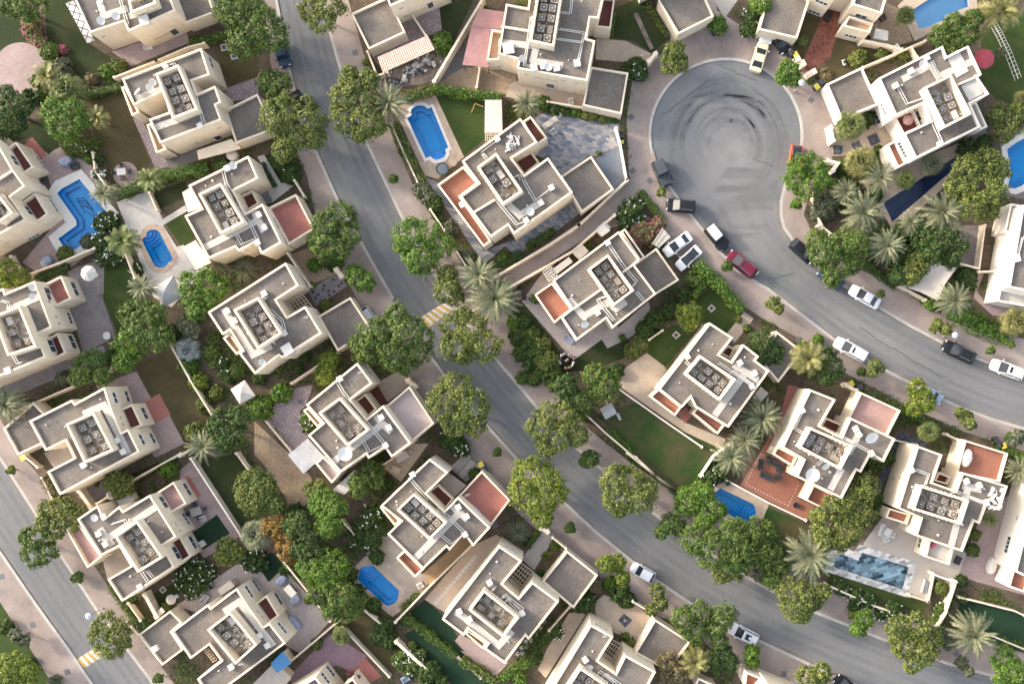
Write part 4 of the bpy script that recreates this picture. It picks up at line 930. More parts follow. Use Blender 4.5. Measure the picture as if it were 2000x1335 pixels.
h = house('h11', "villa with a pale pink roof terrace beside the sandy yard", 16, '288 415,585 172,674 290,548 386,640 496,736 418,898 638,784 720,745 662,650 728,638 702,488 808,300 592,384 522', (16, '360 462,485 371,655 560,528 656'), None, [(16, '742 432,888 307,1032 522,902 630', 'PALE'), (16, '272 448,300 430,386 522,355 546', 'TAN'), (16, '343 755,388 712,490 812,437 870', 'PALE'), (16, '560 402,632 350,700 440,642 492', 'DARK')])
path(h, [P(16, '450 745,720 535'), P(16, '705 492,770 560')]); boxes(h, 16, '485 265,725 488,770 548,750 650'); dish(h, 16, 517, 697, 1.0, tilt=.15); pipes(h, [P(16, '465 285,500 345,550 410'), P(16, '590 470,655 545,735 640'), P(16, '610 620,650 690,735 650')]); dish(h, 16, 598, 225, .35, tilt=1.2)
windows(h, 16, '645 215', 1.8, 1.0); windows(h, 16, '835 520,880 575', 1.4, .8); canopy(h, "corrugated_canopy", P(16, '185 705,300 610,392 710,275 815'), 2.9, STEELW := stripes("corrugated_sheet", (.42, .42, .43), (.34, .345, .36), 4.0, math.radians(40)), ribs=14); canopy(h, "slatted_canopy", P(16, '440 910,575 790,612 850,510 935'), 2.6, FABW, ribs=12)
h = house('h12', "villa with a red tiled front terrace above the slatted pool deck", 17, '-21 303,264 30,372 110,247 232,350 332,428 250,616 430,516 538,464 470,379 562,362 542,226 672,18 466,95 392', (17, '72 326,172 230,365 400,262 502'), None, [(17, '430 248,566 100,732 270,618 420', 'RED'), (17, '252 225,312 178,404 262,352 326', 'DARK'), (17, '-25 312,4 300,96 390,62 420', 'TAN'), (17, '70 605,120 560,232 670,178 718', 'TERRA')])
path(h, [P(17, '190 597,430 350'), P(17, '402 310,470 370')]); boxes(h, 17, '165 122,430 310,478 365,468 468'); pipes(h, [P(17, '140 140,180 190,255 272'), P(17, '300 320,345 350,460 460'), P(17, '330 480,385 525,460 468')]); dish(h, 17, 482, 235, .45, z=ZT, tilt=1.1)
canopy(h, "slatted_porch_roof", P(17, '322 155,366 105,476 185,402 262'), 3.2, WOOD, ribs=12); windows(h, 17, '318 60', 1.8, .9); windows(h, 17, '530 320,580 372', 1.4, .8)
h = house('h13', "villa with a red tiled niche beside the stepping-stone yard", 17, '335 960,666 532,800 622,688 755,780 834,858 742,1014 856,836 1080,820 1058,700 1218,578 1130,600 1100,487 1018,462 1056', (17, '490 906,578 788,784 950,690 1066'), (17, '915 742,1060 562,1240 705,1098 897'), [(17, '468 1042,490 1024,596 1100,570 1132', 'TERRA')])
path(h, [P(17, '432 925,490 965'), P(17, '490 970,665 1110'), P(17, '670 1105,730 1040')]); boxes(h, 17, '612 748,495 960,436 915,800 925'); pipes(h, [P(17, '615 770,640 775,620 800'), P(17, '670 850,690 820,800 905'), P(17, '690 870,710 845,780 920')])
pergola(h, P(17, '722 722,795 632,860 682,785 785'), 3.3); windows(h, 17, '738 560', 2.2, .9, 2); vents(h, 17, '880 690')
h = house('h14', "villa at the bottom edge below the courtyard with the square inlay", 11, '455 988,588 1062,500 1200,602 1272,654 1165,834 1264,740 1440,560 1640,180 1440', (11, '395 1238,560 1345,478 1480,305 1372'), (11, '712 1155,828 958,1036 1092,905 1262'))
boxes(h, 11, '425 1195', .6); dish(h, 11, 443, 1236, .6, tilt=.5); dish(h, 11, 537, 1052, .45, tilt=.9); pergola(h, P(11, '528 1150,578 1075,642 1110,590 1200'), 3.3, 4, 5); windows(h, 11, '515 1005', 2.2, .9, 2); pipes(h, [P(11, '485 1290,500 1262,590 1330'), P(11, '520 1300,535 1280,620 1340')])
h = house('h15', "villa at the top edge with a pink pantile canopy in its yard", 2, '730 -70,776 38,1100 -98,1050 -280,760 -300', None, (2, '550 78,765 -20,866 188,652 287'))
canopy(h, "pantile_canopy", P(2, '704 332,995 205,1036 287,736 422'), 3.0, PANT := rough_mat("pink_pantiles", (.50, .36, .29), (.56, .42, .35), .8, 3, .15), ribs=26); windows(h, 2, '1010 30', .9, 1.9, 0); vents(h, 2, '842 48,866 95', .6, .3); vents(h, 2, '930 68', 3.0, .15)
h = house('h16', "large villa at the top with a maroon ribbed canopy on its left", 15, '512 312,558 22,684 46,694 -20,660 -220,1160 -170,1095 108,1046 104,1026 222,1075 236,1030 470,620 398,632 345', (15, '695 240,745 -80,888 -60,836 270'), (15, '1050 386,1268 422,1228 662,1002 612,1030 470'), [(15, '445 350,475 170,545 182,520 346', 'TAN'), (15, '1070 155,1108 -20,1190 -10,1166 166', 'DARK')])
path(h, [P(15, '535 248,735 268'), P(15, '735 270,715 345'), P(15, '720 355,870 378')]); boxes(h, 15, '572 280', .15, 1.35); boxes(h, 15, '970 365,775 380,850 392,720 392', .2, .85); dish(h, 15, 650, 335, .55, tilt=.9); dish(h, 15, 803, 388, .55, tilt=.2)
pipes(h, [P(15, '860 172,1008 195,970 358'), P(15, '850 230,995 250,975 350'), P(15, '700 100,660 380,715 392'), P(15, '935 0,925 85,870 75')]); divider(h, 15, '530 152,700 180')
windows(h, 15, '815 497', 1.2, 1.9, 0); vents(h, 15, '675 432,895 468,970 482'); vents(h, 15, '790 460', 3.4, .15); windows(h, 15, '490 388', 1.6, .5, 2)
canopy(h, "maroon_canopy", P(15, '455 392,306 376,358 150,545 170'), 3.0, MAR := stripes("maroon_sheet", (.32, .17, .16), (.27, .14, .135), 3.0, math.radians(-10)), ribs=0); canopy(h, "maroon_canopy", P(15, '358 152,405 48,548 70,544 170'), 3.05, MAR)
h = house('h17', "central villa ringed by slate mosaic with orange tiled left terrace", 14, '450 398,790 150,890 290,742 382,812 478,950 378,1094 580,752 822,718 772,617 840,440 602,546 526', (14, '538 432,650 350,805 575,688 652'), (14, '1022 487,1200 368,1332 562,1145 697'), [(14, '308 535,458 428,546 526,442 604,622 862,576 895', 'TERRA'), (14, '800 170,850 138,946 264,885 306', 'DARK'), (14, '750 396,852 342,902 408,812 480', 'DARK')])
path(h, [P(14, '735 665,785 712'), P(14, '788 712,905 640')]); boxes(h, 14, '655 270,970 552,908 640,823 742,452 650'); dish(h, 14, 847, 692, .55, tilt=.2); pipes(h, [P(14, '560 350,640 290'), P(14, '565 360,590 388'), P(14, '800 510,870 630,960 560'), P(14, '640 620,765 770,830 745'), P(14, '755 490,778 485,790 510')]); divider(h, 14, '520 695,640 622')
vents(h, 14, '800 800,1040 625'); vents(h, 14, '890 745', 3.4, .18)
m_ = MB(); rr = random.Random(8)
for k in range(26):
    c = at(*src(14, 745 + rr.uniform(-35, 35), 300 + rr.uniform(-50, 40)), ZR - .4); m_.box(c, rr.uniform(.2, 1.0), rr.uniform(.1, .4), ZR - .44, ZR - .3 + rr.random() * .2, rr.uniform(0, 3), m=k % 2)
m_.build("roof_debris", [FABW, FANL], h)
h = house('h18', "villa with an orange terrace and two white cars on its drive", 7, '235 318,618 33,740 198,708 226,836 396,582 596,545 540,374 666,283 530,345 482', (7, '438 253,556 166,708 376,590 465'), (7, '700 230,836 130,968 316,826 404'), [(7, '130 400,232 330,348 484,244 566', 'TERRA'), (7, '628 34,655 18,772 185,742 205', 'DARK')])
path(h, [P(7, '340 440,415 525'), P(7, '425 520,555 445'), P(7, '560 450,600 480'), P(7, '605 480,645 452')]); boxes(h, 7, '553 100,495 505'); dish(h, 7, 420, 570, .6, tilt=.8); pipes(h, [P(7, '560 120,640 240,715 330,690 360'), P(7, '490 430,520 470,585 555'), P(7, '490 430,560 410'), P(7, '715 390,758 440')]); divider(h, 7, '640 272,735 203'); divider(h, 7, '350 487,530 360'); vents(h, 7, '560 570')
h = house('h19', "villa with two slim red balconies facing the large lawn", 7, '848 948,1145 562,1282 650,1203 748,1272 788,1340 688,1432 758,1412 782,1492 842,1255 1170,1062 1052,1036 1000,985 1056', (7, '1000 860,1090 752,1300 890,1205 1016'), (18, '712 180,790 -12,942 105,802 287'), [(7, '797 992,850 945,985 1052,945 1103', 'TERRA'), (7, '1045 1088,1078 1045,1236 1155,1192 1209', 'TERRA'), (7, '1205 742,1250 692,1294 715,1265 772', 'DARK')])
path(h, [P(7, '1185 1085,1345 865'), P(7, '1300 815,1410 885')]); boxes(h, 7, '1015 760,1320 795,1405 855,1390 932'); pipes(h, [P(7, '1190 800,1340 900,1385 928'), P(7, '1000 790,1030 818'), P(7, '1260 860,1275 845,1380 920')]); vents(h, 7, '1000 760,900 900')
h = house('h20', "villa with a pink roof terrace above the terracotta paved terrace", 18, '822 662,985 325,1135 385,1045 538,1168 602,1218 488,1480 612,1412 748,1340 700,1280 808,1255 795,1170 960,905 832,948 735', (18, '920 662,985 545,1236 652,1165 792'), None, [(18, '1205 497,1280 342,1511 448,1434 600', 'PINK'), (18, '1045 540,1078 488,1176 532,1150 592', 'DARK'), (18, '769 702,795 655,915 716,885 772', 'TERRA'), (18, '958 968,1005 876,1132 940,1090 1032', 'TERRA')])
path(h, [P(18, '1112 890,1160 800'), P(18, '1215 680,1268 590')]); boxes(h, 18, '940 448,1250 555,1268 588,1342 698'); dish(h, 18, 1338, 600, .95, tilt=.6); dish(h, 18, 997, 820, 1.0, tilt=.12); dish(h, 18, 1035, 748, .55, tilt=.9); dish(h, 18, 1075, 768, .6, tilt=.7); pipes(h, [P(18, '930 470,890 555,942 585'), P(18, '1115 590,1230 640,1325 690'), P(18, '1110 600,1130 585,1240 640')]); vents(h, 18, '860 520')
h = house('h21', "villa with a red roof terrace beside the mosaic pool", 20, '752 868,866 503,1012 556,955 716,1088 764,1128 658,1390 736,1342 878,1268 850,1226 958,1196 942,1128 1118,855 1025,886 925', (20, '838 872,885 733,1166 820,1120 962'), None, [(20, '1092 662,1142 470,1392 548,1345 716', 'TERRA'), (20, '962 708,990 655,1062 685,1040 730', 'DARK'), (20, '680 920,702 864,828 902,806 960', 'TERRA'), (20, '910 1148,938 1040,1078 1096,1052 1196', 'GREY')])
path(h, [P(20, '1062 1080,1090 975'), P(20, '1130 850,1160 745'), P(20, '1145 738,1220 755')]); boxes(h, 20, '832 645,1150 710,1225 735,1265 835'); pipes(h, [P(20, '845 645,925 675,905 735'), P(20, '1055 765,1250 835'), P(20, '1060 780,1090 775,1240 840')]); vents(h, 20, '765 690,730 690')
m_ = MB()
for k in range(30):
    c = at(*src(20, 1312 + rr.uniform(-40, 40), 805 + rr.uniform(-50, 60)), ZR - .4); m_.box(c, rr.uniform(.2, .9), rr.uniform(.1, .4), ZR - .44, ZR - .3 + rr.random() * .3, rr.uniform(0, 3))
m_.build("roof_debris", BOXW, h)
m_ = MB(); c = at(*src(20, 955, 1075), ZT - .6); m_.box(c, 1.0, .5, ZT - .7, ZT - .25, .9); m_.build("red_cushion", FABRED, h); windows(h, 20, '880 1068', 1.3, 1.0)
h = house('h22', "villa at the lower right edge, mostly its pale left wall", 20, '1580 640,1432 1232,1520 1275,1800 1360,1900 760', None, None, [(12, '1393 772,1422 670,1530 700,1500 810', 'TERRA')], WALLW)
windows(h, 12, '1390 528', 2.4, 1.0, 3); vents(h, 12, '1442 375,1440 468,1404 605')
h = house('h23', "villa corner at the top whose square gravel garage stands by the turning circle", 3, '700 -260,760 -90,900 -150,860 -320', None, (3, '846 5,880 -60,1115 -25,1170 95,962 200'))
h = house('h24', "villa at the top edge straddling the stamped red path", 4, '488 28,660 82,725 -120,545 -170', None, (4, '-55 172,170 224,244 -5,15 -85'), [(4, '436 152,470 92,612 136,590 192', 'TAN')])
vol(h, "side_wing", [src(4, *p) for p in ((260, -60), (392, -8), (420, -60), (545, -30), (560, -160), (330, -220))], ZR, 'GRAVEL'); windows(h, 4, '540 95', 1.7, 1.1); windows(h, 4, '480 210,268 72', 1.8, .8, 2); windows(h, 4, '310 14', 1.8, .8, 2)
h = house('h25', "villa by the turning circle with brown courtyard deck and white walls", 4, '640 452,1012 266,1036 326,1160 264,1238 432,1212 442,1282 545,1172 600,1232 735,856 920,785 775,942 700,900 600,740 672', (4, '905 505,1060 430,1180 660,1020 742'), (4, '338 487,545 388,645 605,425 692'), [(4, '1165 605,1206 588,1272 735,1232 752', 'GREY'), (4, '733 680,842 630,888 735,785 780', 'DARK'), (4, '688 838,740 812,810 942,752 973', 'TERRA')], WALLW)
path(h, [P(4, '1025 428,1170 362'), P(4, '795 452,950 375'), P(4, '945 385,985 440')]); boxes(h, 4, '740 495,830 410,920 335,1000 830'); dish(h, 4, 897, 375, .65, tilt=.2); pipes(h, [P(4, '750 510,800 605,930 560'), P(4, '930 360,975 455'), P(4, '945 705,1000 825')]); divider(h, 4, '1105 488,1232 433')
m_ = MB()
for (x, y), (sx, sy) in zip(P(4, '1088 345,1115 408,1182 520'), ((1.9, 2.0), (1.9, 1.3), (2.2, 2.4))): m_.box(at(x, y, ZR - .4), sx, sy, ZR - .45, ZR - .38 + len(m_.v) * .001, .5)
m_.build("roof_pads", GREYSCREED, h); windows(h, 4, '670 632', 1.6, .6, 2); windows(h, 4, '780 868', 2.4, 1.2, 4); windows(h, 4, '630 680', 2.0, 1.4, 2); windows(h, 4, '872 672', 1.4, 1.3)
h = house('h26', "bright white walled villa at the right edge above the big hedge", 0, '1998 400,1970 561,2110 590,2140 430', None, None, [(0, '1953 563,2060 585,2055 608,1948 588', 'GREY'), (0, '1974 397,2060 412,2040 480,1962 452', 'GREY')], WALLW)
vents(h, 8, '1390 155,1318 245'); pipes(h, [P(8, '1470 70,1440 180')]); boxes(h, 8, '1440 190', .2, .9)
h = house('h27', "villa corner cut by the bottom edge right of the lower palms", 11, '1420 1390,1480 1330,1700 1420,1600 1600', None, (11, '1058 1345,1078 1298,1185 1345,1150 1420'), [(11, '1345 1345,1355 1262,1522 1332,1500 1420', 'TERRA')])

# windows in the long upper walls that look away from the middle of the photograph
for h in HOUSES.values():
    for a, b, zt in EDGES[h]:
        if abs(zt - ZR) > .01: continue
        e = Vector((b[0] - a[0], b[1] - a[1], 0)); L = e.length
        if L < 4.0: continue
        e.normalize(); n = Vector((e.y, -e.x, 0))
        if n.dot(Vector((-a[0], -a[1], H))) > 0 and n.dot(Vector((-a[0], -a[1], 0))) > -1.0: continue
        for u in ((L / 2,) if L < 7.5 else (L * .28, L * .72)):
            q = Vector((*a, 5.2)) + e * u; ang = math.atan2(e.y, e.x); f, g_ = MB(), MB()
            for du, dz, bw, bh in ((0, .6, 1.5, .09), (0, -.6, 1.6, .09), (-.71, 0, .08, 1.11), (0, 0, .06, 1.11), (.71, 0, .08, 1.11)):
                c = q + e * du + n * .01; f.box((c.x, c.y), bw, .12, q.z + dz - bh / 2, q.z + dz + bh / 2, ang)
            o = f.build("window", FRAME, h); c = q; g_.box((c.x, c.y), 1.4, .06, q.z - .57, q.z + .57, ang); g_.build("pane", GLASS, o)
# ------------------------------------------------------------------ garden walls
def gwall(t, s, h=1.8, w=.22, mt=None, what="cream garden wall", name="boundary_wall", gates=()):
    src_ = P(t, s); pts = [Vector(at(x, y, h)) for x, y in src_]; mb = MB(); a, b = [], []
    for i, p in enumerate(pts):
        d1 = (p - pts[i - 1]).normalized() if i else (pts[1] - p).normalized(); d2 = (pts[i + 1] - p).normalized() if i < len(pts) - 1 else d1
        n = Vector((-d1.y - d2.y, d1.x + d2.x))
        n = n.normalized() if n.length > 1e-3 else Vector((-d1.y, d1.x)); k = w / 2 / max(.4, n.dot(Vector((-d1.y, d1.x))))
        a.append(p + n * k); b.append(p - n * k)
    mb.prism([(q.x, q.y) for q in a] + [(q.x, q.y) for q in b[::-1]], 0, h)
    L = sum((q - p).length for p, q in zip(pts, pts[1:])); k = len(src_) // 2
    mx, my = ((src_[0][0] + src_[1][0]) / 2, (src_[0][1] + src_[1][1]) / 2) if len(src_) == 2 else src_[k]
    o = mb.build(name, mt or WALL)
    tag(o, where(mx, my, what), "wall", "garden walls between the plots")
    cp = MB()          # coping pieces and end piers keep the top line from being dead straight
    for p in (pts[0], pts[-1]): cp.box((p.x, p.y), w + .12, w + .12, 0, h + .06, .5)
    cp.build("pier", mt or WALL, o)
    return o
for t, s, kw in [
 (1, '660 448,905 352', {}), (1, '905 352,1090 272,1180 250', {}), (1, '535 885,548 985,610 1075,665 1092', dict(h=1.2)), (1, '862 1115,908 1215', dict(h=1.2)),
 (5, '718 150,778 305', {}), (5, '160 285,330 222,545 132', {}), (5, '95 1068,240 1010,500 898', {}), (5, '612 850,665 800', {}), (5, '990 698,1105 905,1238 1118', {}), (9, '1040 15,1225 -100', {}),
 (9, '560 290,745 168,1045 0', {}), (9, '1104 30,1395 478', dict(h=1.5, mt=WALLW)), (9, '455 215,522 312', dict(w=.5)), (9, '740 868,812 968', dict(h=1.3)), (9, '838 818,905 945', dict(w=.5)),
 (9, '735 975,800 1048', dict(h=1.2)), (9, '120 0,215 80', dict(h=1.4)), (19, '775 0,848 102', {}), (19, '1018 588,1180 790,1318 972', {}), (19, '1372 968,1110 1188,925 1340', {}),
 (10, '612 898,722 988', {}), (10, '498 1005,770 1292', dict(h=1.3)), (10, '812 1092,995 1260', dict(w=.4)), (17, '65 978,265 770,505 535', {}), (10, '498 388,568 468', dict(h=1.3)),
 (16, '205 290,340 200,470 112', {}), (16, '38 490,205 690', dict(h=1.0)), (16, '738 762,842 690', {}), (6, '182 162,312 352', {}), (6, '465 258,492 292', dict(w=.6)), (6, '878 898,918 934', dict(w=.6)),
 (2, '1315 -10,1130 300,1030 470', dict(h=2.2, w=.35)), (2, '645 300,700 438,760 418', {}), (2, '908 90,985 208', {}), (14, '40 180,130 385,212 560', dict(h=1.3)), (14, '268 680,350 800', dict(h=1.4)), (14, '412 910,472 1002', dict(h=1.4)),
 (14, '625 1080,955 885,1130 770', dict(w=.3)), (14, '1130 770,1408 508', dict(w=.3)), (14, '718 1135,1090 922,1335 712', dict(w=.3)), (3, '603 740,628 830,665 1038', dict(mt=WALLW)), (3, '408 622,205 588', dict(h=1.4)), (3, '795 352,832 310', dict(w=.5)),
 (4, '550 390,735 312,912 235', {}), (4, '550 235,690 262,775 288', dict(w=.4)), (4, '832 272,865 330', {}), (4, '362 738,376 812', dict(w=.55, mt=WALLW)), (4, '345 928,408 945,378 990', dict(w=.4, mt=WALLW)), (4, '268 1115,258 1200,330 1330', dict(h=1.4)), (4, '172 345,200 368', dict(w=.8, h=1.3)), (4, '240 430,265 415', dict(w=.7, h=1.3)),
 (8, '300 -5,388 65', {}), (8, '1090 215,1225 250,1258 0', {}), (8, '1225 268,1302 265', {}), (8, '768 352,915 430', dict(h=1.4)), (7, '612 942,850 1110,1100 1282', dict(h=.5, mt=WALLW)), (7, '425 1092,540 1200,705 1340', dict(h=1.5)), (11, '668 0,820 120,995 250', dict(h=1.5)), (7, '795 662,872 608', dict(h=1.2)),
 (12, '1092 745,1030 930,985 1002', {}), (12, '985 1002,620 885,340 760', dict(h=1.4)), (12, '1108 832,1430 912,1500 945', dict(h=1.0)), (12, '1080 992,1310 1060,1500 1140', dict(h=1.2)), (20, '735 472,865 500', {}), (20, '1040 440,1095 468', {}),
 (18, '352 828,430 712,530 640', dict(h=1.2, mt=WALLW)), (18, '1195 300,1255 335', dict(w=.45)), (11, '165 432,205 455', dict(w=.5)), (11, '235 488,310 548', {}), (11, '700 858,782 908', {}), (11, '215 1025,335 890', dict(h=1.3)), (12, '960 700,1078 745', dict(h=2.0, mt=WALLW)), (12, '962 705,930 858', dict(h=1.0)), (12, '820 822,932 858', dict(h=1.0)),
 (5, '60 180,105 250', dict(h=1.2)), (9, '300 265,240 140', dict(h=1.2)), (15, '405 392,388 505', dict(h=1.2)), (13, '815 305,870 395', dict(h=1.3)), (17, '430 1180,560 1300', dict(h=.5)), (18, '-20 722,110 845,255 945', dict(h=1.5)), (18, '500 852,750 985,960 1085', dict(h=.35, mt=WALLW))]:
    gwall(t, s, **kw)

# ------------------------------------------------------------------ leaves
nrg = np.random.default_rng(7)
def unit(n, g): v = g.normal(size=(n, 3)); return v / np.linalg.norm(v, axis=1, keepdims=True)
def leaf_quads(c, nrm, size, g, asp=.62, jit=.7):
    """one leaf-shaped quad per centre, roughly facing nrm"""
    n = len(c); nn = nrm + jit * unit(n, g); nn /= np.linalg.norm(nn, axis=1, keepdims=True) + 1e-9
    u = np.cross(nn, unit(n, g)); u /= np.linalg.norm(u, axis=1, keepdims=True) + 1e-9; v = np.cross(nn, u)
    s = (size * g.uniform(.65, 1.25, n))[:, None]
    return np.stack([c - u * s * .5, c + v * s * asp * .5 + u * s * .05, c + u * s * .5, c - v * s * asp * .5 + u * s * .05], 1)
def crown_quads(bl, g, leaf, flat, dens, cr):
    """bl: list of (x,y,z,R); clumps of leaves over the upper surface of each lobe"""
    out = []; tops = []
    B = np.array(bl)
    for i, (x, y, z, R) in enumerate(bl):
        rc = cr * min(1.0, max(.45, R / 2.2)); area = 2 * math.pi * R * R * 1.25
        nc = max(7, int(1.35 * dens * area / (rc * rc * 1.35)))
        d = unit(nc * 2, g); d = d[d[:, 2] > -.38][:nc]; rad = R * np.where(g.random(len(d)) < .1, g.uniform(1.0, 1.16, len(d)), g.uniform(.74, 1.0, len(d))) * (1 + .12 * np.sin(d[:, 0] * 5 + i * 2) * np.cos(d[:, 1] * 6 + i))
        p = np.array([x, y, z]) + d * rad[:, None] * np.array([1, 1, flat])
        keep = np.ones(len(p), bool)
        for j in range(len(bl)):
            if j != i:
                q = (p - B[j, :3]) / (B[j, 3] * np.array([1, 1, flat])); keep &= (np.linalg.norm(q, axis=1) > .72)
        p, d = p[keep], d[keep]
        if not len(p): continue
        nl = int(26 * max(1, (rc / .75) ** 2 * (.42 / leaf) ** 2 * .8)); k = len(p) * nl
        dd = unit(k, g); dd[:, 2] = np.abs(dd[:, 2]) * .9 + dd[:, 2] * .1
        rcs = rc * g.uniform(.6, 1.15, len(p))
        c = np.repeat(p, nl, 0) + dd * (np.repeat(rcs, nl) * g.uniform(.55, 1.0, k))[:, None]
        out.append(leaf_quads(c, dd * .8 + np.repeat(d, nl, 0) * .4 + np.array([0, 0, .25]), leaf, g))
        tops.append(p + d * rcs[:, None])
    return np.concatenate(out), np.concatenate(tops)
def limb_mesh(base, bl, r, mb):
    for (x, y, z, R) in bl:
        a = Vector(base); e = Vector((x, y, z + R * .15)); m1 = a.lerp(e, .45) + Vector((0, 0, (e.z - a.z) * .18)); mb.tube([a, m1, e], r, 6, r2=r * .3)
TREES = {'n': 0}
def tree(t, s, kind, what, cat="tree", name="tree", leaf=.29, flat=.72, dens=1.0, zc=None, flowers=0, fm=None, cr=.72, group="trees along the streets and in gardens", trunk=True):
    pts = []
    for q in s.split(','):
        x, y, r = map(float, q.split()); p = src(t, x, y); pts.append((p[0], p[1], r / (ZM if t else 1)))
    cx = sum(p[0] * p[2] for p in pts) / sum(p[2] for p in pts); cy = sum(p[1] * p[2] for p in pts) / sum(p[2] for p in pts)
    ext = max(math.hypot(p[0] - cx, p[1] - cy) + p[2] for p in pts) * S
    if zc is None: zc = min(5.0, 1.3 + .62 * ext) if cat == "tree" else None
    TREES['n'] += 1; g = np.random.default_rng(100 + TREES['n']); bl = []
    for x, y, r in pts:
        R = r * S * .97
        z = (zc + g.uniform(-.35, .45)) if zc is not None else R * flat * .55
        k = at(x, y, z); bl.append((k[0], k[1], z, R * (H - z) / H))
    bx = sum(b[0] * b[3] for b in bl) / sum(b[3] for b in bl); by = sum(b[1] * b[3] for b in bl) / sum(b[3] for b in bl)
    o = empty(name, bx, by, 0, where(cx, cy, what), cat, group)
    Q, tops = crown_quads(bl, g, leaf, flat, dens, cr)
    if cat != "tree": Q[:, :, 2] = np.maximum(Q[:, :, 2], .03)
    quad_mesh("crown" if cat == "tree" else "foliage", Q, LEAF[kind], o)
    if trunk:
        mb = MB(); r = .07 + .035 * ext; fork = (bx, by, max(.3, (zc or .6) * .45)); mb.tube([(bx, by, 0), fork], r * 1.25, 8, r2=r)
        limb_mesh(fork, bl, r * .75, mb); mb.build("trunk", BARK, o)
    if flowers:
        idx = g.permutation(len(tops)); up = tops[idx][tops[idx][:, 2] > (min(b[2] for b in bl))]; up = up[:flowers]
        if len(up):
            c = np.repeat(up, 4, 0) + g.normal(size=(len(up) * 4, 3)) * .09
            quad_mesh("flowers", leaf_quads(c, np.tile([0, 0, 1.0], (len(c), 1)), .17, g, 1.0, .5), fm or FLOWER, o)
    return o
def shrub(t, s, kind, what, **kw):
    kw.setdefault('name', 'shrub'); kw.setdefault('leaf', .27); kw.setdefault('flat', .85); kw.setdefault('cr', .5)
    return tree(t, s, kind, what, cat="shrub", group="garden shrubs", trunk=kw.pop('trunk', False), **kw)
def hedge(t, s, wpx, kind, what, h=1.7, leaf=.25, dens=1.0):
    src_ = P(t, s); w = wpx / ZM * S; pts = [Vector((*at(x, y, h), 0)) for x, y in src_]; TREES['n'] += 1; g = np.random.default_rng(900 + TREES['n'])
    k = len(src_) // 2; mx, my = ((src_[0][0] + src_[1][0]) / 2, (src_[0][1] + src_[1][1]) / 2) if len(src_) == 2 else src_[k]
    m = sum(pts, Vector((0, 0, 0))) / len(pts); o = empty("hedge", m.x, m.y, 0, where(mx, my, what), "hedge", "hedges and planted rows")
    Cs, Ns = [], []; core = MB()
    for a, b in zip(pts, pts[1:]):
        d = b - a; L = d.length; d.normalize(); n = Vector((-d.y, d.x, 0)); A = np.array(a); D = np.array(d); Nn = np.array(n)
        k = int(L * w * 52 * dens); u = g.uniform(-w * .3, L + w * .3, k); v = g.uniform(-.5, .5, k) * w * (1 + .16 * np.sin(u * 2.1 + 1)) ; hz = h * (1 + .13 * np.sin(u * 2.9 + v * 4) * np.cos(v * 5 + u * 1.3) + .10 * np.sin(u * 6.3) * np.sin(v * 7)) - (np.abs(v) / w * 2) ** 4 * .35
        Cs.append(A + D * u[:, None] + Nn * v[:, None] + np.array([0, 0, 1]) * (hz + g.uniform(-.40, .10, k))[:, None]); Ns.append(np.array([0, 0, 1.0]) + Nn * (v / w * 1.6)[:, None])
        k = int(L * h * 2 * 20 * dens); u = g.uniform(-w * .2, L + w * .2, k); sd = g.choice([-1, 1], k)
        Cs.append(A + D * u[:, None] + Nn * (sd * w * .5 * (1 + .16 * np.sin(u * 2.1 + 1)) + g.uniform(-.12, .05, k))[:, None] + np.array([0, 0, 1]) * g.uniform(.05, h * .95, k)[:, None]); Ns.append(Nn * sd[:, None] + np.array([0, 0, .4]))
        core.box(((a.x + b.x) / 2, (a.y + b.y) / 2), L + w * .3, w * .62, .02, h * .62, math.atan2(d.y, d.x))
    quad_mesh("foliage", leaf_quads(np.concatenate(Cs), np.concatenate(Ns), leaf, g), LEAF[kind], o); core.build("dark_core", LEAF["dark"], o)  # solid dark green core box, shade painted into the gaps between leaves
    return o

# ------------------------------------------------------------------ palms
def frond_quads(R, nf, g, droop, emin, wid, up=1.0, nl=19):
    Q = []
    for i in range(nf):
        a = i * 2.39996 + g.uniform(-.15, .15); f = i / nf; e = math.radians(82 - (82 - emin) * f ** .8 + g.uniform(-7, 7)); L = R * g.uniform(.98, 1.22) * (.72 + .32 * min(1, f * 2.2)); n = 12
        p = Vector((0, 0, .15)); pts = [p.copy()]; dirs = []
        for k in range(n):
            s = k / n; ee = e - math.radians(droop) * s ** 1.35; d = Vector((math.cos(a) * math.cos(ee), math.sin(a) * math.cos(ee), math.sin(ee))); p = p + d * L / n; pts.append(p.copy()); dirs.append(d)
        side = Vector((-math.sin(a), math.cos(a), 0)); tw = g.uniform(-.35, .35)
        for k in range(n):     # the midrib
            w = .05 * (1 - k / n) + .012; q = pts[k]; r = pts[k + 1]; Q.append([q - side * w, q + side * w, r + side * w * .9, r - side * w * .9])
        for j in range(nl):
            s = .16 + .84 * (j + .5) / nl; k = min(n - 1, int(s * n)); q = pts[k].lerp(pts[k + 1], s * n - k); d = dirs[k]; nrm = side.cross(d).normalized() * -1
            if nrm.z < 0: nrm = -nrm
            l = wid * L * (math.sin(math.pi * min(1, s * .80 + .18)) ** .7) * g.uniform(.8, 1.15)
            for sd in (-1, 1):
                v = (side * sd * .78 + d * .62 + nrm * (.26 + tw * sd)).normalized() * l; w = d * .055
                tip = q + v + Vector((0, 0, -l * .18)); Q.append([q - w, q + w, tip + w * .35, tip - w * .35])
    return np.array([[tuple(p) for p in q] for q in Q])
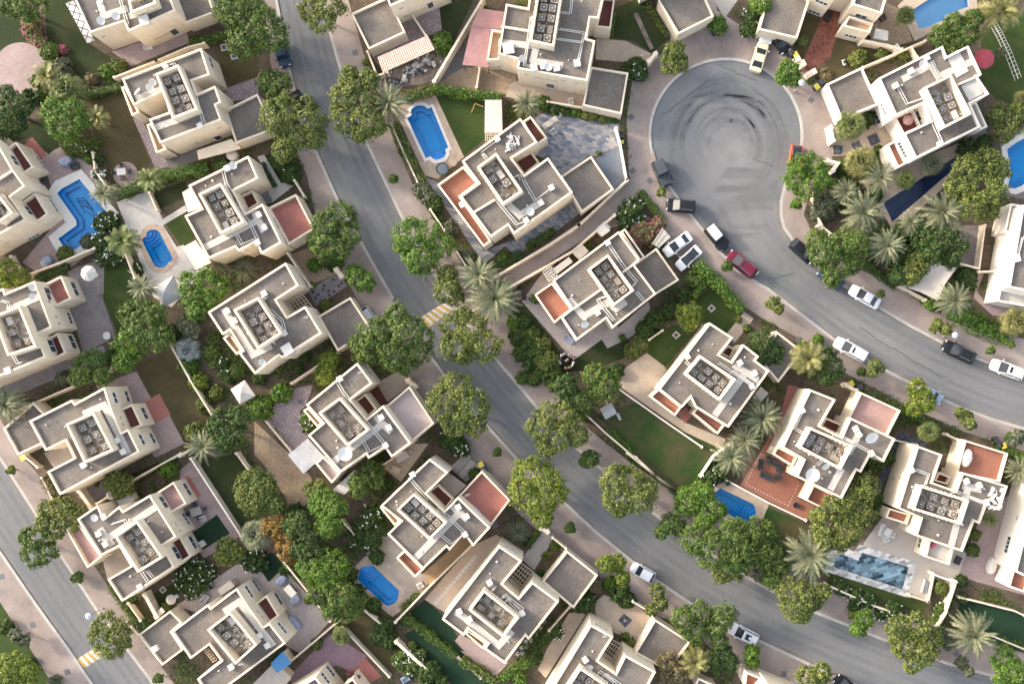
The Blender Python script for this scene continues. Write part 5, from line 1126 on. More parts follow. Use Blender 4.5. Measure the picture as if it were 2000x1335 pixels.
def fan_quads(R, nf, g):
    Q = []
    for i in range(nf):
        a = i * 2.39996 + g.uniform(-.2, .2); f = i / nf; e = math.radians(80 - 105 * f ** .9 + g.uniform(-6, 6)); pl = R * g.uniform(.42, .6) * (.55 + .5 * min(1, 2 * f)); d = Vector((math.cos(a) * math.cos(e), math.sin(a) * math.cos(e), math.sin(e))); side = Vector((-math.sin(a), math.cos(a), 0)); hub = d * pl + Vector((0, 0, .2)); up = side.cross(d) * -1
        if up.z < 0: up = -up
        Q.append([side * .03, side * -.03, hub - side * .03, hub + side * .03]); nb = 17; fr = R * .56 * g.uniform(.85, 1.1)
        for b in range(nb):
            t = math.radians(-105 + 210 * b / (nb - 1)); v = (d * math.cos(t) + side * math.sin(t)); w = (side * math.cos(t) - d * math.sin(t)) * .075; l = fr * (1 - .28 * abs(t) / 1.9) * g.uniform(.9, 1.08); m_ = hub + v * l * .62 + up * .10 * l; tip = hub + v * l + Vector((0, 0, -.24 * l))
            Q.append([hub - w * .2, hub + w * .2, m_ + w, m_ - w]); Q.append([m_ - w, m_ + w, tip + w * .25, tip - w * .25])
    return np.array([[tuple(p) for p in q] for q in Q])
PROTO = {}
def palm(t, x, y, r, style, what, h=None):
    px, py = src(t, x, y); R = r / (ZM if t else 1) * S; sc_ = R / 3.0
    h = h or {'date': 4.6, 'palm': 4.2, 'gold': 4.6, 'silver': 1.2, 'fan': 3.6, 'fangold': 3.8, 'fansilver': 3.4, 'grass': .3}[style]
    hh = max(.4, min(h, h * (.55 + .45 * sc_))); c = at(px, py, hh + .2)
    var = TREES['n'] % 3; TREES['n'] += 1; key = (style, var)
    if key not in PROTO:
        g = np.random.default_rng(40 + var + len(style) * 7)
        if style == 'date': Q = frond_quads(3.0, 44 + 6 * var, g, 58 + 8 * var, -26, .115)
        elif style in ('palm', 'gold'): Q = frond_quads(3.0, 24 + 3 * var, g, 78, -18, .24, nl=22)
        elif style == 'silver': Q = fan_quads(3.0, 18, g)
        elif style == 'grass': Q = frond_quads(3.0, 150, g, 70, -10, .05, nl=6)
        else: Q = fan_quads(3.0, 40 + 5 * var, g)
        PROTO[key] = quad_mesh("fronds", Q, LEAF[{'fan': 'palm', 'fangold': 'gold', 'fansilver': 'date', 'grass': 'date'}.get(style, style)], None, (0, 0, 0))
        PROTO[key].name = "proto"; COL.objects.unlink(PROTO[key])
    o = empty("palm_tree" if style != 'grass' else "grass_clump", c[0], c[1], 0, where(px, py, what), "palm" if style != 'grass' else "plant", "palms in the gardens" if style != 'grass' else None)
    f = bpy.data.objects.new("fronds", PROTO[key].data); COL.objects.link(f); f.parent = o; f.location = (0, 0, hh); f.scale = (sc_, sc_, sc_); f.rotation_euler = (nrg.uniform(-.08, .08), nrg.uniform(-.08, .08), nrg.uniform(0, 6.28))
    mb = MB(); r0 = .16 + .05 * sc_; prof = []
    for k in range(9):
        z = hh * k / 8; prof.append((r0 * (1.25 if k == 0 else 1 + .12 * (k % 2)), z)); 
    prof.append((r0 * 1.5, hh + .15)); prof.append((r0 * .6, hh + .4)); mb.lathe((c[0], c[1]), prof, 9); mb.build("trunk", PALMBARK, o)
    return o
# ------------------------------------------------------------------ the trees, tile by tile
G_, D_K, O_, B_, Y_, GR = 'green', 'dark', 'olive', 'bright', 'yellow', 'grey'
for t, s, k, what in [
 (0, '470 20 40,503 52 48,532 72 30,480 82 32,448 20 30', G_, "large spreading green street tree"), (0, '610 20 26,645 14 30,630 42 26', O_, "olive round street tree"), (0, '525 160 22,548 164 22,535 182 18', G_, "small green street tree"),
 (2, '150 680 125,300 690 105,225 780 100,340 795 70,160 870 70', O_, "wide yellowish tree"), (2, '550 525 95,520 570 85,610 600 115,520 685 90,640 700 100,600 785 45,705 740 50,655 465 60,545 425 45', O_, "large lobed olive tree"),
 (13, '1000 560 80,1080 515 90,1120 620 80,1010 672 90,1085 705 60,940 655 50', G_, "broad green tree"), (13, '1180 862 60,1225 890 58,1150 832 40', B_, "bright green small street tree"),
 (6, '900 60 100,1000 60 90,955 170 110,1065 120 80,850 120 55,930 235 45', B_, "dense bright green tree"), (6, '1110 290 60,1110 372 80,1155 420 50', O_, "slim olive street tree"),
 (6, '820 520 70,700 645 110,855 625 120,955 645 80,800 745 105,650 720 80,930 722 85,590 685 55,870 805 60', G_, "largest spreading dark green tree"), (6, '1150 580 80,1200 520 50,1250 620 110,1330 695 90,1160 700 90,1205 760 50', O_, "wide street tree beyond the hump"),
 (6, '1160 960 110,1100 1040 105,1240 1050 110,1170 1130 90,1270 1155 68', O_, "round fine-leaved olive tree"), (17, '850 120 100,930 170 110,820 232 90,980 232 80,900 292 90,920 375 55,790 180 60', Y_, "large yellow-green lobed tree"),
 (11, '590 150 90,680 170 100,620 250 100,740 262 90,782 200 58,620 322 48', O_, "rounded two-toned street tree"), (11, '450 28 50,420 52 30', G_, "small tree at the kerb"),
 (7, '220 1090 80,300 1095 70,180 1170 88,255 1225 90,335 1172 70,385 1225 60,200 1290 58', O_, "pale olive street tree"), (7, '310 930 68,340 1000 70,412 1032 68', D_K, "dark green garden tree"),
 (7, '480 870 70,545 922 78,500 965 58,575 875 48', G_, "pale fluffy tree on the lawn"), (7, '1000 512 50,1050 502 50,1025 562 52', Y_, "yellow-flecked round tree"), (3, '940 300 58,920 372 60,972 372 50', O_, "light olive tree at the kerb"),
 (4, '120 400 58,142 452 50,82 450 40', B_, "small bright street tree"), (4, '180 965 70,262 960 70,160 1040 68,232 1080 80,302 1032 58', B_, "bright green round tree"),
 (4, '1150 985 90,1260 950 90,1332 980 68,1100 1085 78,1222 1082 110,1302 1122 90,1182 1192 80,1280 1222 58', O_, "large dark olive tree"), (4, '1000 212 68,1082 152 68,1150 190 68,1080 242 58,1192 112 55', G_, "spreading green tree"), (4, '1340 662 58,1402 702 78,1370 772 58,1442 642 48', O_, "tree with yellow tips"),
 (8, '280 92 68,330 162 90,432 122 90,502 112 78,400 232 90,490 222 58,370 302 58', G_, "large tree shading two parked cars"), (8, '860 942 55,902 1002 60,852 1052 55,922 1042 38', Y_, "golden green street tree"), (8, '330 762 58,372 822 68,342 882 48', D_K, "dark green tree"),
 (18, '700 60 80,762 112 68,682 132 58', D_K, "oleander-like tree"), (18, '290 962 80,250 1012 50,372 922 58,402 1022 80,372 1082 58,462 1032 40', B_, "light green tree leaning over the pool"), (18, '170 1102 58,222 1122 48,122 1152 38', G_, "small spread tree at the kerb"),
 (18, '330 1192 90,432 1252 110,542 1162 90,560 1282 100', G_, "large green tree overhanging the street"), (18, '640 1172 100,722 1152 68,700 1262 98,772 1282 58', G_, "green tree between pool and street"), (11, '1300 655 80,1222 690 60,1260 600 70', O_, "olive tree overhanging the kerb"), (11, '1440 500 70,1430 600 60,1500 560 60', B_, "green tree between the lawn and street"), (11, '1450 690 58,1500 700 50', GR, "grey-green thin tree"),
 (20, '560 742 80,472 802 90,532 882 80,402 872 90,342 952 90,452 982 98,332 1042 68,422 1052 58,272 912 38', O_, "large billowing olive tree"), (12, '30 562 58,62 642 58,22 722 58', G_, "green tree beside the date palm"), (12, '120 792 80,202 822 90,152 892 78,262 852 58,312 802 48,202 932 48', O_, "spreading tree over the kerb"),
 (12, '560 952 50,522 1012 48', B_, "small bright street tree"), (12, '760 1012 78,862 1002 78,932 1062 80,802 1102 88,902 1142 88,842 1212 58,762 1082 58', O_, "large olive street tree"), (12, '1360 1182 68,1402 1262 88,1342 1302 58,1452 1302 58', B_, "bright green tree near the corner"), (12, '230 1292 68,312 1272 58,272 1335 58', O_, "olive tree at the bottom edge"),
 (11, '1000 962 78,1090 932 78,1062 1022 78,1222 942 78,1182 1022 58,1202 1082 48', G_, "wide green tree"), (11, '1210 1152 58,1252 1202 58,1182 1222 48', D_K, "dark green tree"), (11, '1390 1152 45,1392 1202 38', B_, "small green tree"),
 (11, '900 1202 58,952 1272 68,1002 1232 48,880 1290 50', 'brown', "brownish sparse tree"), (10, '40 182 78,62 262 68,112 292 50', D_K, "dark round tree at the sandy yard"), (19, '862 192 98,922 212 90,882 282 78,1000 292 48', O_, "dense rounded olive tree"),
 (10, '400 292 90,452 342 80,422 422 68,372 252 48', B_, "bright green tree"), (10, '110 432 68,182 502 68,192 572 58', 'orange', "orange-flowering tree"), (10, '250 422 88,302 502 78,332 592 85,240 560 50', D_K, "dark green tree in the middle of the grove"), (10, '370 682 88,452 652 88,302 642 68,412 732 78', B_, "light green tree of the grove"), (10, '420 802 78,502 832 98,452 892 78,552 892 68,352 812 58', G_, "large pale green tree"),
 (10, '600 162 58,662 112 68,702 92 38,592 212 48,692 152 48', G_, "loose branched green tree"), (9, '160 482 50,222 502 78,202 582 78,272 572 68', G_, "dark green street tree"), (9, '332 332 68,402 372 78,282 332 58,392 302 48,332 432 68,260 400 50', O_, "olive street tree"),
 (9, '620 992 78,692 1032 78,582 1062 68,652 1112 78,712 1092 48', O_, "pale olive street tree"), (9, '80 1222 78,162 1262 68,62 1302 78', Y_, "yellow-green tree on the roadside lawn"), (9, '660 162 58,722 182 58,692 222 38', O_, "small olive tree"), (19, '720 542 58,702 602 48,772 582 48', O_, "olive bushy tree"),
 (5, '800 522 88,892 522 78,852 602 98,932 652 78,772 582 68', G_, "large domed green tree"), (5, '740 682 78,722 792 68,802 702 58', B_, "bright green tree below the domed one"), (5, '1110 342 78,1202 332 78,1272 362 58,1132 432 78,1222 422 58,1132 502 48', B_, "light airy green tree"), (5, '510 802 68,562 782 58,592 872 58,472 862 68,442 882 48', G_, "green tree"),
 (5, '40 262 68,112 302 58,32 332 38', Y_, "yellow-green tree"), (5, '1290 1122 68,1392 1112 68,1252 1182 58,1352 1202 78,1302 1262 58', D_K, "dark green tree"), (5, '1130 1200 55,1160 1250 40', O_, "small olive tree"), (1, '60 32 68,152 32 78,232 42 58,172 92 38', G_, "green tree at the top left corner"),
 (1, '330 642 80,422 642 78,382 722 98,462 702 58,332 752 48', B_, "dense bright green tree"), (1, '40 562 68,82 622 78,32 722 78,102 722 58,152 622 48', D_K, "dark broad tree at the left edge"), (16, '420 162 58,402 242 58', Y_, "thin yellowish tree"),
 (8, '900 62 80,1002 82 78,952 152 80', D_K, "dense dark tree"), (8, '1092 102 68,1062 172 68', D_K, "dark tree by the grey strip"), (8, '870 222 68,822 292 58', O_, "olive tree"), (8, '752 292 48,720 200 50', D_K, "small dark tree"), (3, '1440 30 58,1410 -10 40', B_, "bright tree at the top edge"), (17, '1290 640 50,1350 630 50,1385 720 40', Y_, "thin yellow-leaved street tree"),
 (16, '320 905 45,370 890 40', O_, "thin olive tree at the sand"), (12, '990 1060 50,1050 1100 40', GR, "grey-green bush tree"), (5, '1075 560 48,1110 600 50', GR, "grey-green slim tree")]:
    tree(t, s, k, what)
for t, s, k, what in [(8, '985 570 30,1030 600 34,965 600 24', O_, "sparse young tree"), (8, '620 810 38,605 850 30,655 830 26', O_, "pale sparse young tree"), (8, '1140 1110 42,1110 1080 30,1170 1150 36', O_, "sparse young tree"), (8, '30 450 40,60 480 30', O_, "sparse young tree"), (8, '1450 1220 40,1420 1260 26', GR, "pale sparse young tree"),
 (11, '840 800 48,862 872 40,812 902 38', O_, "sparse slim tree"), (12, '1120 1210 40,1160 1260 34', GR, "grey sparse tree"), (9, '95 1050 40,140 1080 36', GR, "grey sparse tree"), (4, '1355 300 20,1320 310 18', GR, "wispy sapling"), (10, '545 1275 20,580 1300 20', 'magenta', "small pink-flowered plant")]:
    tree(t, s, k, what, dens=.5, leaf=.3, cr=.55)
for t, x, y, r in ((9, 62, 95, 24), (9, 447, 715, 34), (9, 915, 1300, 30), (3, 863, 1110, 28), (11, 333, 428, 32), (2, 795, 1035, 26), (4, 160, 1180, 32), (16, 1395, 690, 24), (8, 540, 845, 26), (8, 1290, 722, 24), (8, 1395, 1220, 24), (12, 485, 935, 20), (8, 650, 395, 22), (7, 1245, 235, 30), (8, 1410, 690, 16)):
    px, py = src(t, x, y); c = at(px, py); mb = MB(); mb.box(c, .95, .95, 0, .025, .6); tag(mb.build("planting_square", SOIL), where(px, py, "square of bare soil round a sapling"), "tree pit", "tree pits in the pavement")
    tree(t, f'{x+4} {y-3} {r*.8},{x-r*.4} {y+r*.3} {r*.6},{x+r*.5} {y+r*.4} {r*.5}', [G_, B_, O_][int(x) % 3], "small sapling", leaf=.26, cr=.4, zc=1.3, name="sapling", group="saplings in the pavement")
# flowering and clipped shrubs
for t, s, k, what, fl in [
 (6, '1130 1240 70,1190 1290 50', D_K, "white-flowered dark shrub", 20), (3, '690 1230 75,660 1270 50,725 1270 50', D_K, "white-flowered round shrub", 40), (3, '715 385 55,690 420 45,745 430 40', D_K, "white-flowered shrub", 22), (3, '1390 90 55,1372 165 50', D_K, "white-flowered shrub", 18),
 (7, '770 1400 10', D_K, "tiny shrub", 0), (11, '430 860 55,400 890 35', D_K, "white-flowered shrub", 14), (10, '680 350 58,640 432 78,702 442 58,602 512 58,672 502 58', D_K, "wide frangipani-like shrub with small white blossoms", 40), (10, '850 1192 58,912 1232 58', G_, "white-flowered shrub", 24),
 (19, '542 672 68,602 692 50,482 742 58,522 792 48,572 742 58', D_K, "big shrub thick with white blossom", 90), (19, '882 622 70,850 600 40', D_K, "white-flowered dark shrub", 36), (5, '600 102 58,652 172 58,602 192 48', D_K, "white-flowered shrub", 44), (1, '600 1292 55,650 1270 45', D_K, "white-flowered shrub", 26), (1, '402 822 58,472 852 48,422 872 38', O_, "pale-flowered shrub", 16),
 (2, '205 1000 45,230 1030 25', D_K, "white-flowered shrub", 12), (5, '1290 800 35,1320 850 30', D_K, "white-flowered shrub", 12), (1, '575 1010 35,590 1050 25', GR, "white-blossomed shrub", 40), (16, '295 505 38,300 545 28', G_, "white-flowered shrub", 14), (12, '400 770 40,440 790 30', D_K, "white-flowered shrub", 14), (12, '510 830 45,575 850 45,500 890 35', D_K, "white-flowered shrub", 22), (12, '720 900 50,650 930 35', D_K, "white-flowered shrub", 22), (12, '1000 900 35,980 960 35', G_, "white-flowered shrub", 10), (17, '1000 1035 35', D_K, "white-flowered shrub", 14), (17, '190 1190 45,140 1160 40', G_, "white-flowered shrub", 26), (5, '790 250 35', D_K, "white-flowered shrub", 14), (18, '400 830 40,470 810 40', D_K, "flower-dotted shrub", 14), (11, '1160 140 40,1190 100 35', D_K, "flower-dotted shrub", 10), (11, '1250 170 10', D_K, "tiny shrub", 0)]:
    shrub(t, s, k, what, flowers=fl, trunk=True)
for t, s in ((1, '190 182 48,165 145 35'), (1, '232 242 40'), (7, '742 42 58,802 62 58,722 102 38'), (3, '775 1312 50,840 1310 50'), (1, '365 290 22')):
    shrub(t, s, 'brown', "bougainvillea with magenta flowers", flowers=32, fm=FLOWERM)
for t, s, k, what in [
 (2, '1082 255 62', B_, "bright green ball-shaped shrub"), (3, '1190 150 50', B_, "clipped green ball"), (7, '605 840 40', D_K, "clipped dark ball"), (7, '1062 312 55', G_, "clipped round bush"), (1, '625 415 42', B_, "clipped bright ball"), (1, '535 455 35', 'brown', "brownish round bush"), (1, '690 385 42', O_, "olive bush"), (1, '290 305 52', G_, "green bush"), (1, '370 390 50', GR, "grey-green bush"), (5, '1155 905 52', Y_, "lime green ball"), (5, '1090 820 48', B_, "bright green bush"), (5, '1240 660 40,1230 740 50', G_, "green bush"), (5, '1375 845 45', G_, "round green bush"), (9, '975 90 52', B_, "clipped round bush"),
 (10, '740 1002 58,712 1062 48,772 1082 48', D_K, "ball-shaped dark shrub"), (10, '1000 1272 68,1052 1322 58', D_K, "dark green shrub"), (4, '330 1192 78,282 1232 48', GR, "pale round bush"), (4, '520 345 52', O_, "clipped reddish-green ball"), (4, '660 315 35', O_, "small clipped ball"), (4, '780 315 32', O_, "small leafy bush"), (2, '960 1102 50,1000 1142 50', GR, "grey-leaved bush"), (2, '1035 1182 48', D_K, "dark bush"), (14, '385 790 45', GR, "grey-leaved bush"), (3, '245 632 35', D_K, "dark green bush"), (3, '172 600 45', G_, "leafy green bush"),
 (7, '740 682 48,702 722 48', O_, "mixed bush"), (7, '832 540 55', D_K, "dark bush"), (7, '770 605 50', D_K, "dark leafy bush"), (7, '910 492 48', D_K, "dark bush"), (7, '990 410 40', D_K, "dark low bush"), (7, '40 640 58', D_K, "dark bush"), (7, '92 692 58', D_K, "dark bush"), (7, '142 742 60', G_, "green bush"), (7, '202 792 68', O_, "olive bush"), (7, '232 872 58', G_, "green bush"), (7, '60 882 38,130 890 38', G_, "low green bush"), (7, '70 560 40', D_K, "dark bush"), (7, '15 565 42', B_, "bright bush"), (7, '112 640 50', G_, "leafy bush"), (7, '168 700 55', O_, "leafy bush"), (7, '55 740 52', D_K, "dark shady bush"), (7, '110 800 48', D_K, "dark shady bush"), (7, '255 915 52', G_, "leafy bush"), (7, '180 850 48', D_K, "dark shady bush"), (7, '420 1090 38', G_, "leafy bush"), (10, '540 700 48', D_K, "dark shady bush"), (10, '590 800 42', D_K, "dark shady bush"), (10, '620 860 40', O_, "leafy bush"), (10, '230 340 50', D_K, "dark shady bush"), (10, '205 640 40', B_, "bright bush"), (10, '250 700 38', G_, "leafy bush"), (5, '720 500 45', G_, "leafy bush"), (5, '650 760 40', D_K, "dark shady bush"), (5, '1000 620 45', D_K, "dark shady bush"), (5, '1090 600 42', G_, "leafy bush"), (5, '1100 540 40', D_K, "dark shady bush"), (5, '1250 800 32', O_, "leafy bush"), (5, '1330 890 30', D_K, "dark low bush"), (5, '1290 870 26', G_, "low bush"), (6, '60 830 30', D_K, "dark low bush"), (6, '20 880 40', D_K, "dark low bush"), (6, '130 820 26', O_, "low bush"), (6, '250 830 26', G_, "low bush"), (6, '290 760 28', D_K, "dark low bush"), (4, '400 1080 50', D_K, "dark shady bush"), (4, '380 1180 42', G_, "leafy bush"), (4, '620 1130 45', D_K, "dark shady bush"), (8, '650 40 55', D_K, "dark shady bush"), (8, '780 40 55', G_, "leafy bush"), (8, '600 160 45', D_K, "dark shady bush"), (8, '820 160 50', D_K, "dark shady bush"), (1, '300 380 38', O_, "olive bush"), (1, '220 470 40', O_, "olive bush"), (1, '170 560 42', D_K, "dark shady bush"), (1, '230 560 36', G_, "leafy bush"),
 (13, '1030 782 45', D_K, "dark bush"), (13, '930 792 38', B_, "small bright bush"), (16, '150 345 58', B_, "bright green bush"), (16, '32 432 75', B_, "bright green spreading bush"), (13, '740 190 60,790 280 45', D_K, "dark bush"), (6, '470 215 35', B_, "bright small bush"), (6, '400 470 35', O_, "low bush"), (6, '320 350 22', B_, "small bush"),
 (11, '480 762 45', 'brown', "brownish bush"), (11, '572 752 40', B_, "bright bush"), (11, '622 802 58,662 842 48', D_K, "dense dark bush"), (11, '690 1100 28', O_, "low bush"), (11, '655 1060 22', G_, "small bush"), (11, '130 1180 45', D_K, "dark bush"), (11, '45 1305 38', B_, "bright ball bush"), (11, '250 530 28', G_, "low bush"), (11, '200 590 22', O_, "low bush"),
 (12, '1118 735 32', D_K, "small dark bush"), (12, '1130 840 28', D_K, "small dark bush"), (12, '1185 560 35', G_, "creeping bush"), (12, '1200 470 30', O_, "creeping bush"), (12, '1000 780 38', O_, "bush by the wall"), (8, '1150 300 55', D_K, "dark bush"), (8, '1175 345 30', D_K, "small dark ball"), (8, '950 450 45', B_, "bright bush"), (4, '560 690 50', D_K, "dark planted bush"), (4, '640 870 30', G_, "bush"), (4, '430 960 40', G_, "bush"), (4, '1160 870 60', D_K, "dark bush"), (4, '1250 830 45', D_K, "dark bush"),
 (9, '750 850 28', G_, "small green bush"), (9, '845 990 40', D_K, "dark bush"), (9, '965 890 28', O_, "small bush"), (9, '25 1000 45', G_, "green bush on the lawn"), (9, '320 1320 35', GR, "grey bush"), (9, '185 1195 20', D_K, "tiny dark bush"), (19, '1200 845 25', O_, "small potted bush"), (19, '1050 675 25', D_K, "small dark bush"), (10, '500 985 28', Y_, "yellowish bush"), (10, '350 1100 30', O_, "low bush"), (10, '750 180 40', D_K, "dark low bush"), (10, '700 600 40', D_K, "dark bush"), (10, '680 880 45', D_K, "dark bush"), (10, '900 1120 28', O_, "small round bush"), (10, '955 1160 28', O_, "small round bush"),
 (5, '380 165 45', O_, "olive bush on the wall"), (5, '510 95 40', GR, "grey bush"), (5, '370 890 45', GR, "grey-leaved bush"), (5, '1180 1040 40', O_, "low bush by the wall"), (5, '1180 1065 25', G_, "small bush"), (5, '1255 970 40', O_, "bush"), (14, '1245 352 10', G_, "tiny potted plant"), (14, '480 950 40', GR, "grey-leaved bush"), (14, '690 950 30', B_, "green low bush"), (14, '875 1195 25', O_, "bush against the terrace"), (7, '640 650 18', G_, "round potted bush"), (7, '1312 545 18', O_, "small clipped ball"), (7, '1360 595 20', G_, "small clipped ball"), (1, '545 840 35', G_, "bush"), (1, '570 920 30', D_K, "dark bush"), (1, '515 920 25', B_, "bright bush"), (2, '635 365 18', O_, "low bush"), (20, '620 600 60', G_, "green bush"), (20, '690 570 40', G_, "green bush"), (17, '520 115 30', D_K, "dark clipped bush"), (17, '905 695 22', D_K, "small dark bush"), (8, '200 700 30,290 660 30', B_, "bright bush"), (9, '560 180 10', G_, "tiny plant"), (4, '240 460 25', O_, "scrubby bush"), (4, '330 440 40', 'brown', "dry bush"), (4, '200 240 28', O_, "dry shrub")]:
    shrub(t, s, k, what)
for i, (x, y, r) in enumerate(((285, 645, 24), (325, 650, 23), (362, 655, 19), (393, 660, 20), (428, 670, 25), (470, 675, 24), (525, 690, 22), (562, 692, 16), (592, 695, 18))):
    shrub(3, f'{x} {y} {r}', (G_, D_K, B_, G_, O_, O_, O_, B_, D_K)[i], ("first", "second", "third", "fourth", "fifth", "sixth", "seventh", "eighth", "last")[i] + " clipped ball from the left in the row")
for t, s, w, k, what, h in [
 (1, '690 495,500 545', 42, G_, "low green hedge", 1.2), (1, '690 1110,900 1020', 70, G_, "loose leafy hedge", 1.9), (1, '900 1020,1180 965', 70, B_, "loose leafy hedge", 1.9), (1, '1250 960,1290 925', 50, B_, "clipped bright hedge block", 1.5), (1, '1100 245,1310 185', 42, B_, "green hedge", 1.6), (1, '150 110,190 200,290 300', 50, O_, "mixed hedge", 1.6), (2, '855 555,1030 500', 55, O_, "thick green hedge", 2.0), (2, '1030 500,1200 530,1410 555', 52, B_, "thick bright hedge", 2.0), (2, '795 710,880 890,960 1040', 48, O_, "clipped olive hedge", 1.5),
 (10, '860 950,1000 1060,1140 1170', 48, G_, "clipped green hedge", 1.5), (10, '1195 1205,1300 1270,1380 1330', 55, O_, "clipped olive hedge", 1.4), (7, '1085 220,1200 330,1330 480', 72, B_, "tall clipped hedge", 2.2), (7, '1135 310,1060 405', 40, B_, "side arm of the tall hedge", 1.8), (8, '1090 510,1230 570,1390 640', 115, B_, "broad leafy hedge", 1.6), (17, '1000 990,920 1090,850 1200', 60, G_, "row of garden shrubs", 1.2), (17, '850 1200,760 1260,680 1320', 60, B_, "row of garden shrubs", 1.2),
 (7, '560 1190,690 1330', 45, B_, "low green hedge inside the wall", 1.0), (9, '625 770,720 900,790 1000', 42, O_, "clipped roadside hedge", 1.2), (9, '240 150,320 260', 55, 'brown', "brownish roadside hedge", 1.4), (14, '830 890,980 800', 50, G_, "narrow planted strip", .8), (14, '640 1000,790 940', 60, D_K, "planted bed", .7), (8, '740 1060,960 1150', 60, D_K, "planted strip behind the pavement", 1.2), (20, '640 920,650 800', 45, B_, "green hedge", 1.5), (12, '370 740,640 880', 40, D_K, "dark planted strip", 1.0), (12, '640 900,870 960', 40, D_K, "dark planted strip", 1.0), (6, '150 330,30 400', 30, O_, "planted strip", .8), (5, '210 300,370 235', 50, D_K, "dark hedge", 1.5), (18, '330 870,440 740', 35, G_, "low green strip", .7), (18, '20 770,230 940', 30, D_K, "dark planted strip", .8), (14, '300 700,380 800', 50, D_K, "dark planted strip", .9), (3, '590 80,570 200', 28, G_, "green wall-side hedge", 1.3), (8, '560 210,740 350', 45, D_K, "dark planted verge", 1.0), (17, '110 900,190 820', 45, O_, "flowering strip along the wall", .9), (8, '1340 1290,1480 1340', 45, B_, "bright green hedge", 1.2), (7, '1000 760,900 830', 25, O_, "curved low hedge", .8), (9, '600 260,520 330', 10, O_, "low edging", .4), (11, '1060 220,1130 110', 40, O_, "shrubby strip", .9), (12, '1240 835,1400 865', 22, O_, "row of small plants", .4), (12, '1310 1065,1480 1120', 50, D_K, "planted bed", .9), (4, '420 1000,520 1090', 60, D_K, "shaded planted bed", .8), (4, '760 1300,1000 1330', 50, D_K, "shaded planted bed", .8), (16, '100 560,180 660', 25, O_, "row of small plants", .5), (3, '790 20,900 200', 30, O_, "thin hedge", .9), (3, '745 1110,870 1260', 45, G_, "dark clipped kerbside hedge", .9), (13, '620 200,690 330', 28, D_K, "dark narrow hedge", 1.2), (17, '830 540,890 460', 35, G_, "green narrow hedge", .8)]:
    hedge(t, s, w, k, what, h)
for t, x, y, r, st, what in [
 (2, 768, 600, 125, 'date', "grey-green date palm"), (14, 550, 1060, 118, 'date', "grey-green date palm"), (14, 640, 1200, 148, 'date', "largest pale date palm"), (4, 650, 1030, 100, 'date', "date palm"), (4, 550, 1230, 125, 'date', "tall date palm"), (4, 450, 1110, 80, 'date', "smaller date palm"), (4, 1010, 1230, 130, 'date', "pale date palm"), (8, 690, 120, 112, 'date', "date palm with drooping fronds"), (8, 1080, 430, 105, 'date', "silvery date palm"), (12, 240, 590, 160, 'date', "big straw-tinted date palm"), (12, 1190, 1050, 135, 'date', "date palm with long fronds"), (18, 710, 490, 125, 'date', "date palm"), (18, 610, 620, 100, 'date', "date palm"), (18, 530, 720, 110, 'date', "date palm"), (5, 715, 90, 95, 'palm', "thin date palm"), (5, 820, 360, 85, 'date', "small date palm"), (1, 870, 1040, 80, 'palm', "thin palm"), (1, 600, 1120, 80, 'date', "grey palm"), (1, 390, 520, 95, 'fan', "fan palm"), (1, 270, 440, 85, 'gold', "straggly yellowed palm"), (5, 40, 1040, 115, 'date', "dark date palm"), (5, 1180, 1280, 100, 'date', "blue-green palm"), (5, 1085, 720, 78, 'silver', "silver-blue fan palm"), (1, 560, 680, 70, 'gold', "brown drooping palm"), (15, 680, 600, 85, 'date', "pale feathery palm"), (11, 1060, 1200, 95, 'gold', "yellowed palm"), (8, 230, 770, 105, 'gold', "yellowing coconut-like palm"), (4, 1350, 60, 125, 'gold', "yellow-fronded palm"), (4, 830, 1290, 75, 'date', "small pale palm"), (8, 530, 10, 70, 'date', "small date palm"), (8, 1060, 0, 72, 'date', "small date palm"), (12, 1290, 380, 52, 'palm', "small green palm"), (20, 1450, 650, 85, 'date', "pale palm"), (10, 510, 930, 60, 'gold', "straw-coloured palm"),
 (4, 480, 730, 88, 'fan', "green fan palm"), (4, 540, 940, 92, 'fangold', "golden fan palm"), (4, 800, 90, 58, 'fan', "small fan palm"), (4, 950, 950, 65, 'fansilver', "dull fan palm"), (4, 800, 1040, 58, 'fan', "small fan palm"), (4, 1475, 570, 50, 'fangold', "yellowish fan palm"), (8, 1440, 560, 88, 'fangold', "pale fan palm"), (8, 930, 1195, 62, 'fan', "small fan palm"), (19, 890, 470, 92, 'fansilver', "pale fan palm"), (10, 490, 1060, 55, 'fan', "small fan palm"), (17, 775, 450, 80, 'grass', "round spiky grey-green bush"), (13, 530, 820, 85, 'grass', "wispy fountain-like bush")]:
    palm(t, x, y, r, st, what)
# ------------------------------------------------------------------ cars
PAINT = {}
def paint(n, c, metal=.0):
    if n not in PAINT: PAINT[n] = plain("car_paint_" + n, c, .42, metal, .12, .02, .2)
    return PAINT[n]
TYRE = plain("tyre_black", (.018, .018, .018), .85); RIM = plain("alloy_rim", (.45, .46, .47), .35, .7); LAMP = plain("headlamp_glass", (.62, .64, .66), .12); TAIL = plain("tail_lamp", (.32, .02, .018), .25)
CARGLASS = plain("car_glass", (.022, .028, .035), .12, 0, 0, .05, .35)
STY = {  # rear glass foot, roof rear, roof front, windscreen foot, roof height, belt height, bonnet height
 'sedan': (-.38, -.19, .03, .25, 1.43, .92, .86), 'suv': (-.485, -.42, .05, .27, 1.74, 1.08, 1.02), 'hatch': (-.47, -.35, .07, .27, 1.52, .98, .92),
 'jeep': (-.47, -.46, .07, .12, 1.84, 1.15, 1.10), 'estate': (-.48, -.36, .04, .25, 1.62, 1.0, .92), 'pickup': (-.12, -.09, .12, .24, 1.75, 1.08, 1.02)}
